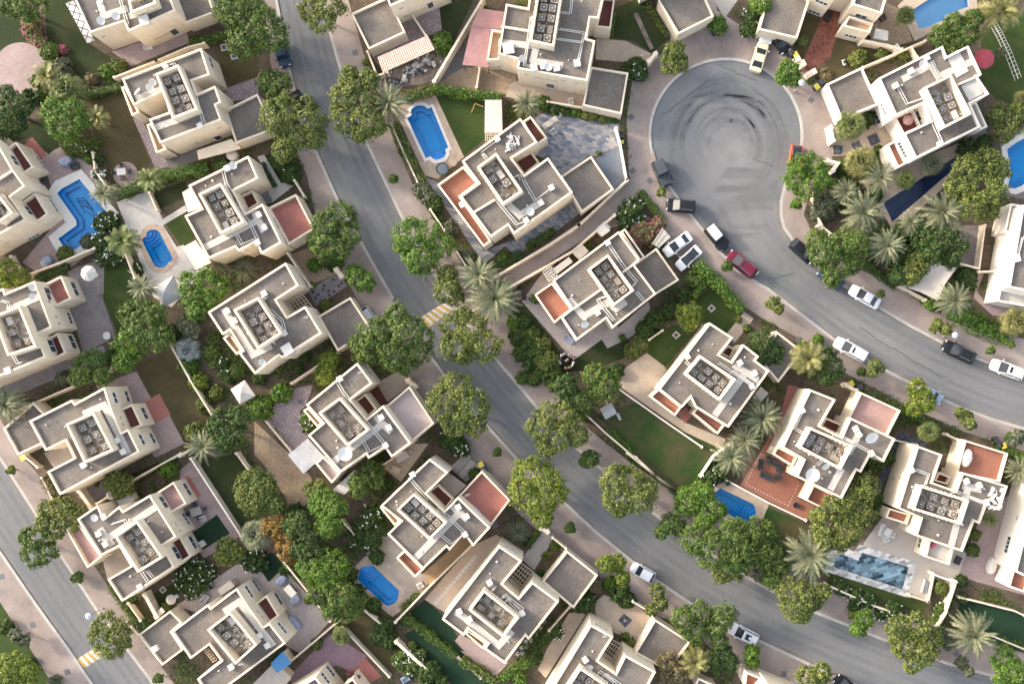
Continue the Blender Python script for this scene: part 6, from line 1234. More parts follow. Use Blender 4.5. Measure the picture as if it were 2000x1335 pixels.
def car(label, t, fx, fy, bx, by, style, col, roof=None, sunroof=None, width=None, spare=False, metal=0.0, lean=True):
    zr, rr_, rf, wf, zt, zb, zh = STY[style]; z0 = .8
    F, B = Vector(at(*src(t, fx, fy), z0)), Vector(at(*src(t, bx, by), z0)); d = F - B; L = min(max(d.length, 3.7), 5.2); c = (F + B) / 2; ang = math.atan2(d.y, d.x); Wd = width or {'sedan': 1.84, 'hatch': 1.8, 'jeep': 1.92, 'pickup': 1.95}.get(style, 1.92)
    o = empty("parked_car", c.x, c.y, GZ, uniq(label), "car", "cars parked along the streets and drives")
    ca, sa = math.cos(ang), math.sin(ang)
    def T(x, y, z): return (c.x + x * ca - y * sa, c.y + x * sa + y * ca, z + GZ)
    m = paint(col[0], col[1], metal); hw = Wd / 2
    st = [(-.5, .78, zb - .22), (-.485, .90, zb - .06), (-.44, .97, zb), (-.30, 1.0, zb + .01), (0, 1.0, zb), (.20, 1.0, zb - .01), (.25, .99, zh), (.38, .96, zh - .05), (.45, .89, zh - .12), (.485, .78, zh - .2), (.5, .62, zh - .34)]
    if style == 'jeep': st = [(-.5, .93, zb - .1), (-.48, .97, zb), (0, 1, zb), (.11, .97, zb), (.13, .90, zh), (.45, .86, zh - .03), (.48, .86, zh - .1), (.5, .84, zh - .3)]
    if style == 'pickup': st = [(-.5, .95, zb - .1), (-.49, .97, zb), (-.3, 1, zb), (0, 1.0, zb), (.22, 1.0, zb - .01), (.26, .98, zh), (.42, .94, zh - .06), (.48, .86, zh - .15), (.5, .74, zh - .3)]
    mb = MB(); rings = []
    for x, w, z in st:
        w *= hw; rings.append([T(x * L, yy, zz) for yy, zz in ((-w * .86, .24), (-w, .42), (-w, z - .20), (-w * .965, z - .06), (-w * .86, z), (0, z + .025), (w * .86, z), (w * .965, z - .06), (w, z - .20), (w, .42), (w * .86, .24))])
    mb.grid(rings)
    # glass house: pillars stay in body colour
    gb, gt = hw * .90, hw * .735; zlo = zb - .03
    base = [(zr, gb * .96), (wf, gb * .94)]; top = [(rr_, gt), (rf, gt)]
    for (xb, yb), (xt, yt) in zip(base, top):
        for s in (-1, 1): mb.tube([T(xb * L, s * yb, zlo), T(xt * L, s * yt, zt - .05)], .05, 5)
    xm = (rf + rr_) / 2 - .02
    for s in (-1, 1): mb.tube([T(xm * L, s * gb * .97, zlo), T(xm * L, s * gt, zt - .05)], .04, 5)
    for s in (-1, 1): mb.tube([T(rr_ * L, s * gt, zt - .05), T(rf * L, s * gt, zt - .05)], .055, 5)
    body = mb.build("body", m, o, smooth=False)
    e = .012
    def gl(name, pts): g = MB(); g.face(pts); return g.build(name, CARGLASS, o)
    gl("windscreen", [T(wf * L, -gb * .90, zlo), T(wf * L, gb * .90, zlo), T(rf * L + .02, gt * .93, zt - .05), T(rf * L + .02, -gt * .93, zt - .05)])
    gl("rear_window", [T(zr * L, gb * .92, zlo), T(zr * L, -gb * .92, zlo), T(rr_ * L, -gt * .93, zt - .05), T(rr_ * L, gt * .93, zt - .05)])
    for s in (-1, 1): gl("side_window", [T(zr * L, s * gb * .955, zlo), T(wf * L, s * gb * .935, zlo), T(rf * L, s * gt, zt - .06), T(rr_ * L, s * gt, zt - .06)])
    mb = MB(); rg = []
    for x, w, z in ((rr_ - .012, .90, zt - .06), (rr_ + .01, .99, zt - .012), ((rr_ + rf) / 2, 1.02, zt + .02), (rf - .02, .98, zt - .005), (rf + .012, .90, zt - .06)):
        w *= gt; rg.append([T(x * L, yy, zz) for yy, zz in ((-w, z - .05), (-w * .93, z), (0, z + .015), (w * .93, z), (w, z - .05))])
    mb.grid(rg, closed=False, caps=False); mb.build("roof", roof or m, o)
    if sunroof:
        mb = MB(); a, b_ = sunroof; mb.face([T(a * L, -gt * .62, zt + .028), T(b_ * L, -gt * .62, zt + .028), T(b_ * L, gt * .62, zt + .028), T(a * L, gt * .62, zt + .028)][::-1]); mb.build("sunroof", CARGLASS, o)
    if style in ('suv', 'estate'):
        for s in (-1, 1): mb = MB(); mb.tube([T(rr_ * L + .15, s * gt * .96, zt + .05), T(rf * L - .15, s * gt * .96, zt + .05)], .025, 5); mb.build("roof_rail", STEEL, o)
    for s in (-1, 1):
        mb = MB(); mb.box(T(.47 * L, s * hw * .66, 0)[:2], .16, .34, zh - .30 + GZ, zh - .13 + GZ, ang); mb.build("headlight", LAMP, o)
        mb = MB(); mb.box(T(-.485 * L, s * hw * .74, 0)[:2], .10, .30, zb - .30 + GZ, zb - .10 + GZ, ang); mb.build("tail_light", TAIL, o)
        mb = MB(); mb.box(T((wf - .04) * L, s * (hw + .09), 0)[:2], .14, .22, zb + GZ, zb + .16 + GZ, ang); mb.build("wing_mirror", m, o)
        for x in (-.30, .31):
            r = .35 if style in ('suv', 'jeep', 'pickup') else .32; n = 14; mb = MB()
            mb.grid([[T(x * L + r * k * math.cos(2 * math.pi * i / n), s * (hw - y), .02 + r + r * k * math.sin(2 * math.pi * i / n)) for i in range(n)] for y, k in ((.24, .9), (.2, 1), (.02, 1), (-.01, .88))]); w = mb.build("wheel", TYRE, o)
            mb = MB(); mb.grid([[T(x * L + r * k * math.cos(2 * math.pi * i / n), s * (hw + y), .02 + r + r * k * math.sin(2 * math.pi * i / n)) for i in range(n)] for y, k in ((-.02, .62), (.016, .60))]); mb.build("rim", RIM, w)
    if style == 'jeep':
        for s in (-1, 1): mb = MB(); mb.box(T(.30 * L, s * hw * .96, 0)[:2], 1.0, .30, .72 + GZ, .84 + GZ, ang); mb.build("mudguard", DARK, o)
        mb = MB(); mb.box(T(.515 * L, 0, 0)[:2], .16, 1.5, .42 + GZ, .62 + GZ, ang); mb.build("bumper", DARK, o)
    if style == 'pickup':
        mb = MB(); q = [T(x * L, y, zb + .03) for x, y in ((-.47, -hw * .8), (-.14, -hw * .8), (-.14, hw * .8), (-.47, hw * .8))]; mb.face(q); mb.build("load_bed", roof or DARK, o)
    if spare:
        mb = MB(); n = 16; mb.grid([[T(-.5 * L - y, -.35 + .34 * math.cos(2 * math.pi * i / n), .95 + .34 * math.sin(2 * math.pi * i / n)) for i in range(n)] for y in (.02, .2)]); w = mb.build("spare_wheel", WHITE, o)
    return o
GZ = 0.0
WHT, BLK, SIL = ('white', (.62, .63, .635)), ('black', (.012, .013, .016)), ('silver', (.50, .50, .49))
NAV = ('navy', (.03, .05, .085)); MRN = ('maroon', (.11, .012, .028)); ORG_ = ('orange', (.50, .075, .022)); CRM = ('cream', (.62, .53, .36)); LBL = ('pale_blue', (.28, .36, .44)); BLU = ('blue', (.10, .17, .24)); CHAR = ('charcoal', (.045, .05, .058))
car("dark blue car parked half under the big tree by the top end of the street", 2, 172, 382, 132, 248, 'pickup', NAV)
car("black car almost hidden under the yellowish tree beside the upper street", 2, 275, 640, 225, 550, 'sedan', BLK)
car("black boxy four-wheel-drive at the kerb of the turning circle", 3, 902, 1072, 838, 930, 'jeep', CHAR, roof=plain("grey_roof", (.05, .055, .062), .5))
car("black car with pale windscreen at the kerb below the boxy one", 3, 893, 1185, 1062, 1198, 'suv', BLK)
car("black car with a bright white roof at the kerb", 7, 1238, 132, 1138, 8, 'jeep', BLK, roof=WHITE)
car("maroon car with a white spare wheel", 7, 1252, 163, 1408, 285, 'suv', MRN, spare=True, sunroof=(-.06, .02))
car("long white saloon on the drive, left of its twin", 7, 886, 164, 1034, 55, 'sedan', WHT, width=1.74)
car("white saloon with a black roof on the drive", 7, 962, 246, 1086, 132, 'sedan', WHT, roof=CARGLASS, width=1.72)
car("black car at the kerb partly under the large tree", 8, 262, 205, 140, 95, 'hatch', BLK)
car("dark blue saloon mostly hidden under the large tree", 8, 298, 255, 432, 355, 'sedan', NAV)
car("white saloon parked at the upper kerb of the curve", 8, 480, 365, 645, 460, 'sedan', WHT)
car("white car with a dark sunroof slot at the lower kerb", 8, 390, 670, 572, 770, 'suv', WHT, sunroof=(-.06, .0))
car("long black saloon at the kerb beside a lamp post", 8, 1018, 690, 1198, 775, 'estate', BLK, sunroof=(-.02, .05))
car("silver-white car cut close by the right edge of the photo", 8, 1295, 800, 1478, 868, 'suv', ('pearl', (.62, .60, .57)), sunroof=(-.08, .0))
car("pale blue car half hidden by the golden green tree", 8, 1002, 1012, 880, 950, 'hatch', LBL)
car("orange car with a black glass roof at the turning circle", 4, 152, 985, 168, 842, 'hatch', ORG_, roof=CARGLASS)
car("cream car parked across the kerb at the top of the turning circle", 3, 1462, 240, 1408, 415, 'sedan', CRM)
car("dark car peeping from under the top garage", 4, 90, 270, 55, 205, 'hatch', BLK)
car("silver-nosed car under the edge of the top garage", 3, 1470, 232, 1480, 130, 'suv', SIL)
car("blue car beside the top left villa's garage", 1, 1262, 68, 1218, -50, 'hatch', BLU)
car("silver car tucked beside a garage and under the spreading tree", 6, 690, 590, 620, 490, 'hatch', SIL)
car("small white car near the thin yellow-leaved street tree", 11, 700, 655, 818, 722, 'hatch', WHT)
car("white car with a black glass roof on the lowest bend", 11, 1262, 1005, 1422, 1085, 'suv', WHT, sunroof=(-.22, -.02))
car("dark car at the bottom edge, half out of the photo", 12, 395, 1300, 510, 1390, 'sedan', BLK)

# ------------------------------------------------------------------ people
def person(t, x, y, rot, cloth, what, seated=0):
    px, py = src(t, x, y); z = 1.2; c = at(px, py, z); s = 1.0
    o = empty("person", c[0], c[1], 0, uniq(what), "person", "people standing together on the dark lawn"); o.rotation_euler.z = 0
    ca, sa = math.cos(rot), math.sin(rot)
    J = {'pel': (0, 0, .95, .15), 'waist': (0, 0, 1.12, .135), 'chest': (.01, 0, 1.36, .155), 'neck': (0, 0, 1.52, .06), 'head': (.03, 0, 1.66, .10), 'top': (.02, 0, 1.76, .075),
         'shL': (0, .20, 1.44, .065), 'elL': (.02, .27, 1.16, .047), 'wrL': (.16, .24, .95, .033), 'shR': (0, -.20, 1.44, .065), 'elR': (.02, -.27, 1.16, .047), 'wrR': (.16, -.24, .95, .033),
         'hpL': (0, .10, .90, .095), 'knL': (.03, .11, .50, .065), 'anL': (0, .11, .09, .045), 'toL': (.17, .12, .05, .04), 'hpR': (0, -.10, .90, .095), 'knR': (.03, -.11, .50, .065), 'anR': (0, -.11, .09, .045), 'toR': (.17, -.12, .05, .04)}
    names = list(J); E = [('pel', 'waist'), ('waist', 'chest'), ('chest', 'neck'), ('neck', 'head'), ('head', 'top'), ('chest', 'shL'), ('shL', 'elL'), ('elL', 'wrL'), ('chest', 'shR'), ('shR', 'elR'), ('elR', 'wrR'), ('pel', 'hpL'), ('hpL', 'knL'), ('knL', 'anL'), ('anL', 'toL'), ('pel', 'hpR'), ('hpR', 'knR'), ('knR', 'anR'), ('anR', 'toR')]
    rad = [J[n][3] for n in names]; vs = [J[n][:3] for n in names]; ed = [(names.index(a), names.index(b)) for a, b in E]
    for sd, wr in ((1, 'wrL'), (-1, 'wrR')):      # palm and five fingers
        w = names.index(wr); b = J[wr]; pi_ = len(vs); vs.append((b[0] + .07, b[1], b[2] - .03)); rad.append(.026); ed.append((w, pi_))
        for f in range(4):
            k = len(vs); vs.append((b[0] + .12, b[1] + (f - 1.5) * .021, b[2] - .05)); vs.append((b[0] + .15 + .01 * (f in (1, 2)), b[1] + (f - 1.5) * .023, b[2] - .085)); rad += [.009, .008]; ed += [(pi_, k), (k, k + 1)]
        k = len(vs); vs.append((b[0] + .06, b[1] - sd * .035, b[2] - .05)); rad.append(.010); ed.append((pi_, k))
    me = bpy.data.meshes.new("body"); me.from_pydata([(a * ca - b * sa, a * sa + b * ca, z_) for a, b, z_ in vs], ed, []); me.materials.append(SKIN)
    b = link_mesh("body", me, o); sk = b.modifiers.new("skin", 'SKIN'); 
    for i, r in enumerate(rad): me.skin_vertices[0].data[i].radius = (r, r)
    me.skin_vertices[0].data[0].use_root = True
    b.modifiers.new("smooth", 'SUBSURF').levels = 1; b.modifiers[-1].render_levels = 1
    def el(cx, cy, z_, rx, ry, n=14): return [(c[0] + (cx + rx * math.cos(2 * math.pi * i / n)) * ca - (cy + ry * math.sin(2 * math.pi * i / n)) * sa, c[1] + (cx + rx * math.cos(2 * math.pi * i / n)) * sa + (cy + ry * math.sin(2 * math.pi * i / n)) * ca, z_) for i in range(n)]
    mb = MB(); mb.grid([el(.02, 0, .10, .22, .27), el(.02, 0, .5, .19, .24), el(0, 0, .95, .185, .22), el(0, 0, 1.2, .17, .21), el(0, 0, 1.40, .165, .245), el(0, 0, 1.48, .12, .20), el(0, 0, 1.53, .075, .08)], caps=False)
    for sd in (-1, 1):
        mb.grid([el(-.0, sd * .20, 1.47, .07, .07, 8), el(.02, sd * .275, 1.16, .075, .07, 8), el(.13, sd * .25, .99, .07, .065, 8)], caps=False)
    mb.build("robe", cloth, o, smooth=True)
    mb = MB(); mb.grid([el(-.02, 0, 1.60, .115, .11), el(-.01, 0, 1.70, .135, .125), el(.0, 0, 1.78, .115, .105), el(.0, 0, 1.82, .05, .05)], caps=True); mb.build("hair", HAIR, o, smooth=True)
ROBE = plain("white_robe", (.80, .79, .80), .85); CLB = plain("navy_cloth", (.03, .035, .07), .85); CLP = plain("rose_cloth", (.36, .17, .24), .85); CLT = plain("tan_cloth", (.36, .26, .17), .85); CLG = plain("grey_beige_cloth", (.46, .40, .36), .85)
for x, y, rot, cl, what in ((1097.4, 693, -1.0, ROBE, "person in white with dark hair at the upper left of the huddle"), (1104.3, 690.3, -1.6, CLG, "person in greyish beige at the top of the huddle"), (1112.4, 693.2, -2.2, ROBE, "person in white standing at the inner patio corner"), (1121, 697, 3.0, CLP, "person in rose at the tip of the pale patio"), (1107.3, 703.3, 2.2, CLG, "person in beige in the middle of the huddle"), (1095, 701, .2, CLB, "person in navy at the left of the huddle"), (1092.9, 707.8, .5, ROBE, "person in white at the lower left of the huddle"), (1119.9, 710, 2.8, ROBE, "person in white alone at the right of the huddle"), (1113.6, 717.3, 1.9, CLT, "person in tan at the bottom of the huddle"), (1106, 719, 1.4, CLP, "person in rose at the bottom of the huddle")):
    person(0, x, y, rot, cl, what)

# ------------------------------------------------------------------ parasols, tents, furniture
def parasol(t, x, y, r, mt, sides, label, z=2.5, ht=.7, table=True):
    px, py = src(t, x, y); c = at(px, py, z); R = r / ZM * S; o = empty("parasol", c[0], c[1], 0, uniq(label), "parasol")
    mb = MB(); n = sides * 2; rg = []
    for k, (q, zz) in enumerate(((1.0, z), (.66, z + ht * .42), (.33, z + ht * .76), (.03, z + ht))): rg.append([(c[0] + R * q * (1 if i % 2 == 0 else .955 + .03 * (1 - q)) * math.cos(2 * math.pi * i / n + .2), c[1] + R * q * (1 if i % 2 == 0 else .955) * math.sin(2 * math.pi * i / n + .2), zz + (0 if i % 2 == 0 else -.05 * q)) for i in range(n)])
    mb.grid(rg, caps=False); mb.build("canopy", mt, o); mb = MB(); mb.cyl(c, .035, 0, z + ht + .08, 8); mb.cyl(c, .3, 0, .12, 14); mb.build("pole", STEEL, o)
    return o
parasol(5, 512, 277, 46, FABW, 8, "cream octagonal parasol on the mauve-grey patio")
parasol(4, 1254, 340, 58, FABRED, 8, "red parasol on the dark lawn by the white railing", 2.7)
parasol(9, 643, 242, 28, FABW, 10, "white dome parasol beside the small olive tree", 2.3, .9)
parasol(9, 990, 846, 30, FABW, 6, "white folded parasol below the white-flowered shrub", 2.2, .9)
parasol(4, 812, 695, 30, plain("dusty_rose_canvas", (.30, .17, .145), .85), 6, "hexagonal rose-brown parasol on the courtyard deck", ZT + 1.6, .4)
def tent(label, t, s, z, ht, mt, name="gazebo", sag=.0):
    p = [Vector((*at(x, y, z), z)) for x, y in P(t, s)]; c = sum(p, Vector()) / len(p); o = empty(name, c.x, c.y, 0, uniq(label), "gazebo"); ap = c + Vector((0, 0, ht)); mb = MB()
    for a, b in zip(p, p[1:] + p[:1]):
        m1, m2 = a.lerp(ap, .5) - Vector((0, 0, sag)), b.lerp(ap, .5) - Vector((0, 0, sag)); mb.face([a, b, m2, m1]); mb.face([m1, m2, ap]); mb.face([a, b, b - Vector((0, 0, .25)), a - Vector((0, 0, .25))])
    mb.build("canopy", mt, o)
    for a in p: q = a.lerp(c, .05); mb = MB(); mb.box((q.x, q.y), .09, .09, 0, z); mb.build("leg", STEEL, o)
    return o
tent("grey pyramid tent at the end of the white paving", 5, '1003 290,1050 415,940 476,888 360', 2.4, 1.3, FABG)
tent("white square canopy in the planted garden", 5, '1335 950,1416 896,1478 985,1390 1036', 2.4, .9, FABW, sag=.1)
p = W(8, '768 350,905 300,945 210,1092 245,985 436', 3.0); mb = MB(); A = [Vector((x, y, 3.0 + dz)) for (x, y), dz in zip(p, (0, -.5, .5, .1, -.2))]; c = sum(A, Vector()) / 5 - Vector((0, 0, .5)); o = empty("shade_sail", c.x, c.y, 0, uniq("beige shade sail stretched over the drive by a silvery palm"), "shade sail")
for a, b in zip(A, A[1:] + A[:1]): m_ = a.lerp(b, .5).lerp(c, .1); mb.face([a, m_, c]); mb.face([m_, b, c])
mb.build("cloth", FABB, o)
for a in A: mb = MB(); mb.cyl((a.x, a.y), .06, 0, a.z + .1, 8); mb.build("post", STEEL, o)
def simple(name, label, cat, build, group=None):
    """one small thing built from a few meshes: build(o) adds its parts"""
    pass
def thing(name, t, x, y, what, cat, z=0.0, group=None):
    px, py = src(t, x, y); c = at(px, py, z); return empty(name, c[0], c[1], z, where(px, py, what), cat, group), c
def bin_(t, x, y, ang=.5, lid=None):
    o, c = thing("wheelie_bin", t, x, y, ("yellow-lidded" if lid else "dark") + " wheelie bin", "bin", group="wheelie bins by the gates"); mb = MB(); mb.box(c, .62, .72, .1, 1.0, ang, top=1.08); mb.build("body", DARK, o); mb = MB(); mb.box(c, .74, .84, 1.0, 1.08, ang); mb.build("lid", lid or DGREY, o)
    for s in (-1, 1): mb = MB(); mb.box((c[0] + s * .3 * math.cos(ang), c[1] + s * .3 * math.sin(ang)), .06, .2, 0, .2, ang); mb.build("wheel", DARK, o)
YL = plain("yellow_lid", (.55, .47, .06), .5)
for a in ((4, 125, 318, .5, None), (4, 150, 330, .5, YL), (4, 272, 515, .6, YL), (4, 297, 488, .6, None), (3, 632, 805, 0, None), (3, 630, 826, 0, YL), (8, 470, 915, .5, YL), (8, 520, 936, .5, None), (8, 1305, 1238, .3, None), (8, 1325, 1265, .3, None), (8, 1347, 1272, .3, YL), (10, 1306, 60, .5, YL), (10, 1330, 84, .5, None), (6, 922, 920, .5, YL), (3, 728, 462, 0, None), (3, 1170, 195, .3, None), (9, 155, 22, .5, YL)): bin_(*a)
def lamp(t, bx, by, hx, hy):
    px, py = src(t, bx, by); c = at(px, py); o = empty("street_lamp", c[0], c[1], 0, where(px, py, "lamp post with a pale disc head"), "street lamp", "street lamps"); mb = MB(); mb.lathe(c, [(.12, 0), (.12, .5), (.06, .55), (.05, 4.0)], 10); mb.build("post", STEEL, o)
    mb = MB(); mb.lathe(c, [(.05, 3.9), (.12, 4.0), (.20, 4.2), (.42, 4.32), (.44, 4.36), (.1, 4.5), (.02, 4.52)], 18); mb.build("lamp_head", plain("lamp_head_blue_grey", (.40, .46, .52), .3), o)
for a in ((4, 150, 532, 185, 490), (8, 1012, 642, 1065, 635), (2, 318, 892, 285, 865), (9, 598, 896, 535, 925)): lamp(*a)
def table(t, x, y, sx, sy, ang, what, mt=None, round_=False, chairs=4, cm=None):
    o, c = thing("garden_table", t, x, y, what, "table"); mb = MB()
    if round_: mb.cyl(c, sx / 2, .70, .75, 28)
    else: mb.box(c, sx, sy, .70, .75, ang)
    mb.build("tabletop", mt or FANL, o)
    for i in range(4):
        a = ang + math.pi / 4 + i * math.pi / 2; r = .36 * max(sx, .6) if round_ else .40 * math.hypot(sx, sy); q = (c[0] + r * math.cos(a if round_ else ang + (math.atan2(sy, sx) if i % 2 == 0 else -math.atan2(sy, sx)) + math.pi * (i // 2)), c[1] + r * math.sin(a if round_ else ang + (math.atan2(sy, sx) if i % 2 == 0 else -math.atan2(sy, sx)) + math.pi * (i // 2))); mb = MB(); mb.box(q, .06, .06, 0, .7, ang); mb.build("leg", mt or STEEL, o)
    for i in range(chairs):
        a = ang + 2 * math.pi * i / chairs + (math.pi / 4 if chairs == 4 and round_ else 0); R = (max(sx, sy) if round_ else (sx if i % 2 == 0 else sy)) / 2 + .42; chair((c[0] + R * math.cos(a), c[1] + R * math.sin(a)), a + math.pi, cm or DGREY, None, lab="chair drawn up to the " + what)
def chair(c, face, mt, what, w=.55, lab=None):
    px, py = NX + c[0] / S, NY - c[1] / S; o = empty("garden_chair", c[0], c[1], 0, lab or where(px, py, what), "chair", lab.replace("chair", "chairs") if lab else "garden chairs"); mb = MB(); mb.box(c, w, w, .38, .46, face); mb.build("seat", mt, o)
    b = (c[0] - math.cos(face) * w * .48, c[1] - math.sin(face) * w * .48); mb = MB(); mb.box(b, .08, w, .46, .92, face); mb.build("backrest", mt, o)
    for i in range(4):
        a = face + math.pi / 4 + i * math.pi / 2; mb = MB(); mb.box((c[0] + w * .6 * math.cos(a), c[1] + w * .6 * math.sin(a)), .05, .05, 0, .38, face); mb.build("leg", STEEL, o)
table(1, 715, 1000, 1.3, 1.0, .1, "grey square table on the small round patio", FANL, chairs=4)
table(9, 1145, 332, 1.6, 1.2, .3, "glass-topped table on the mauve patio", CONCRETE, chairs=4)
table(5, 632, 640, 1.1, 1.1, 0, "round white table on the grey patio", WHITE, True, 0)
table(20, 1240, 580, 1.5, .9, .9, "table on the red roof terrace", FANL, chairs=4, cm=FABW) if False else None
table(12, 685, 452, 1.2, 1.0, 1.1, "white table of the wicker set", WHITE, chairs=0)
table(3, 222, 716, 2.4, .8, .62, "pink-topped bench table in the slate courtyard", FABB, chairs=2, cm=FANL)
table(14, 1000, 1168, 1.0, 1.0, 0, "small round blue table", TARP, True, 0) if False else None
table(7, 35, 405, 1.3, 1.3, .4, "dark table beside the big date palm", TIMBERD, True, 4, DARK)
table(6, 1, 1, 1, 1, 0, "x") if False else None
table(16, 850, 712, 1.9, 1.2, .5, "pale oval table between two villas", GREYSCREED, chairs=2, cm=FABB)
def sofa(t, x, y, L, ang, mt, what, cover=False, deep=.85, cat="sofa", z=0.0):
    o, c = thing("garden_sofa", t, x, y, what, cat, z); u = (math.cos(ang), math.sin(ang)); v = (-u[1], u[0])
    mb = MB(); mb.box(c, L, deep, z + .08, z + .42, ang, top=.98); mb.build("seat", mt, o); q = (c[0] + v[0] * deep * .42, c[1] + v[1] * deep * .42); mb = MB(); mb.box(q, L, .2, z + .40, z + .80, ang); mb.build("backrest", mt, o)
    for s in (-1, 1): q = (c[0] + u[0] * s * (L / 2 - .08), c[1] + u[1] * s * (L / 2 - .08)); mb = MB(); mb.box(q, .17, deep * .9, z + .41, z + .62, ang); mb.build("armrest", mt, o)
    if cover:
        mb = MB(); rg = []; n = 18; g = random.Random(int(x))
        for k, (sc_, zz) in enumerate(((1.08, .02), (1.04, .5), (.9, .86), (.5, .97), (.05, 1.0))): rg.append([(c[0] + (math.cos(2 * math.pi * i / n) * L * .58 * sc_ * g.uniform(.92, 1.05)) * u[0] + (math.sin(2 * math.pi * i / n) * deep * .75 * sc_ * g.uniform(.92, 1.05)) * v[0], c[1] + (math.cos(2 * math.pi * i / n) * L * .58 * sc_) * u[1] + (math.sin(2 * math.pi * i / n) * deep * .75 * sc_ * g.uniform(.9, 1.06)) * v[1], z + zz * .95 + g.uniform(-.03, .03)) for i in range(n)])
        mb.grid(rg, caps=True); mb.build("cover", cover, o, smooth=False)
for a in ((18, 728, 830, 1.9, -.45, DGREY, "black three-seat sofa"), (18, 778, 752, 2.0, 2.65, DGREY, "black bench sofa along the wall")): sofa(*a)
for x, y, f in ((693, 772, .1), (698, 742, -.1), (740, 725, -1.2), (802, 790, 2.9), (797, 832, 2.2)): chair(at(*src(18, x, y)), f, DGREY, "black lounge chair", .85)
o, c = thing("planter", 18, 900, 994, "round black planter", "planter"); mb = MB(); mb.lathe(c, [(.28, 0), (.42, .5), (.44, .55), (.36, .55), (.34, .42)], 18); mb.build("bowl", DARK, o)
for a in ((19, 1040, 730, 1.6, .5, FABBLUE, "grey-blue covered sofa nearest the dark turf", FABBLUE), (19, 1122, 842, 1.5, .6, FABBLUE, "covered sofa below the swing bench", FABBLUE), (19, 1108, 965, 1.3, -.9, FABBLUE, "covered seat by the wall", FABBLUE), (19, 1130, 990, 1.3, -.9, FABBLUE, "second covered seat by the wall", FABBLUE), (19, 622, 770, 1.3, .3, FABBLUE, "small lounger", False), (19, 598, 840, 1.5, .9, FABG, "grey lounger", False), (20, 1145, 575, 2.2, 1.3, FABW, "white covered lounge on the red roof terrace", FABW, .85, "sofa", ZT - .7), (20, 1290, 1195, 2.2, 1.3, FABW, "white covered furniture on the pink yard", FABW), (12, 655, 440, 1.9, 1.35, WHITE, "white wicker sofa", False), (12, 675, 490, .8, 3.6, WHITE, "white wicker armchair", False), (12, 712, 466, .8, 2.8, WHITE, "second white wicker armchair", False), (12, 905, 765, 2.0, 1.3, FABG, "grey daybed", False), (1, 390, 940, 1.7, .3, FABBLUE, "grey-blue covered chair set", FABBLUE), (1, 440, 965, 1.2, .3, DGREY, "dark chair beside the covered set", False), (1, 255, 1045, 1.2, 2.7, DGREY, "dark chair by the villa wall", False), (1, 865, 275, 1.3, .1, WHITE, "white storage bench", False), (9, 1185, 375, 1.0, .4, FANL, "grey lounge chair", False), (9, 1178, 520, .8, .6, WHITE, "white chair on the dark turf", False), (9, 1215, 770, 1.3, .4, FABBLUE, "draped lounger", False), (3, 240, 770, .9, .6, FANL, "stone stool pair", False), (3, 340, 595, .8, .2, FABW, "cream chair", False), (10, 955, 760, .0 + .9, .5, FABW, "folded white lounger", False), (16, 815, 790, 1.3, -.4, TIMBER, "timber garden chair", False), (10, 870, 1300, 1.2, .5, FABBLUE, "blue garden chair", False), (5, 285, 205, 1.2, .6, FABBLUE, "blue covered barbecue", FABBLUE), (5, 270, 225, .8, .6, FABG, "small covered box", FABG), (20, 1095, 1165, 1.2, 1.1, DARK, "black barbecue", False), (7, 330, 660, 1.5, -.7, FABBLUE, "blue-grey box bench", False), (4, 660, 110, .9, .5, TIMBERD, "dark side bench", False), (4, 345, 105, 1.3, 1.1, DARK, "black mat bench", False)): sofa(*a)
# trampoline, hot tub cover, rose arch and the like
o, c = thing("trampoline", 2, 1083, 985, "round trampoline with a green pad", "trampoline"); mb = MB(); mb.cyl(c, .78, .80, .83, 30); mb.build("mat", BLUESTONE, o); mb = MB(); n = 30
mb.grid([[(c[0] + R * math.cos(2 * math.pi * i / n), c[1] + R * math.sin(2 * math.pi * i / n), z) for i in range(n)] for R, z in ((.76, .82), (.78, .90), (.93, .90), (.95, .82))], caps=False); mb.build("rim_pad", plain("green_pad", (.02, .06, .035), .6), o)
for k in range(6): a = k * math.pi / 3; mb = MB(); mb.tube([(c[0] + .88 * math.cos(a), c[1] + .88 * math.sin(a), 0), (c[0] + .88 * math.cos(a), c[1] + .88 * math.sin(a), 1.6)], .025, 6); mb.build("leg", DARK, o)
o, c = thing("round_cover", 2, 1142, 945, "round pale stone table", "table"); mb = MB(); mb.lathe(c, [(.5, 0), (.55, .5), (.64, .55), (.64, .62), (.05, .66)], 26); mb.build("tabletop", BEIGE, o)
o, c = thing("playhouse", 7, 555, 1072, "grey roofed playhouse with a slide", "playhouse"); mb = MB(); mb.box(c, 1.5, 1.5, 0, 1.5, .5); mb.build("walls", TIMBER, o); mb = MB(); ca, sa = math.cos(.5), math.sin(.5)
rf = lambda x, y, z: (c[0] + x * ca - y * sa, c[1] + x * sa + y * ca, z)
mb.face([rf(-.95, -.9, 1.45), rf(.95, -.9, 1.45), rf(.95, 0, 2.1), rf(-.95, 0, 2.1)]); mb.face([rf(.95, .9, 1.45), rf(-.95, .9, 1.45), rf(-.95, 0, 2.1), rf(.95, 0, 2.1)]); mb.build("roof", FABG, o)
mb = MB(); mb.face([rf(.75, -1.0, 1.1), rf(1.2, -.95, 1.1), rf(1.2, -2.1, .1), rf(.75, -2.1, .1)]); mb.build("slide", FANL, o); mb = MB(); mb.tube([rf(.3, .9, 1.9), rf(.9, 3.2, 1.9)], .06, 6); mb.tube([rf(.5, 3.2, 0), rf(.9, 3.2, 1.9), rf(1.3, 3.2, 0)], .05, 6); mb.build("swing_frame", TIMBER, o)
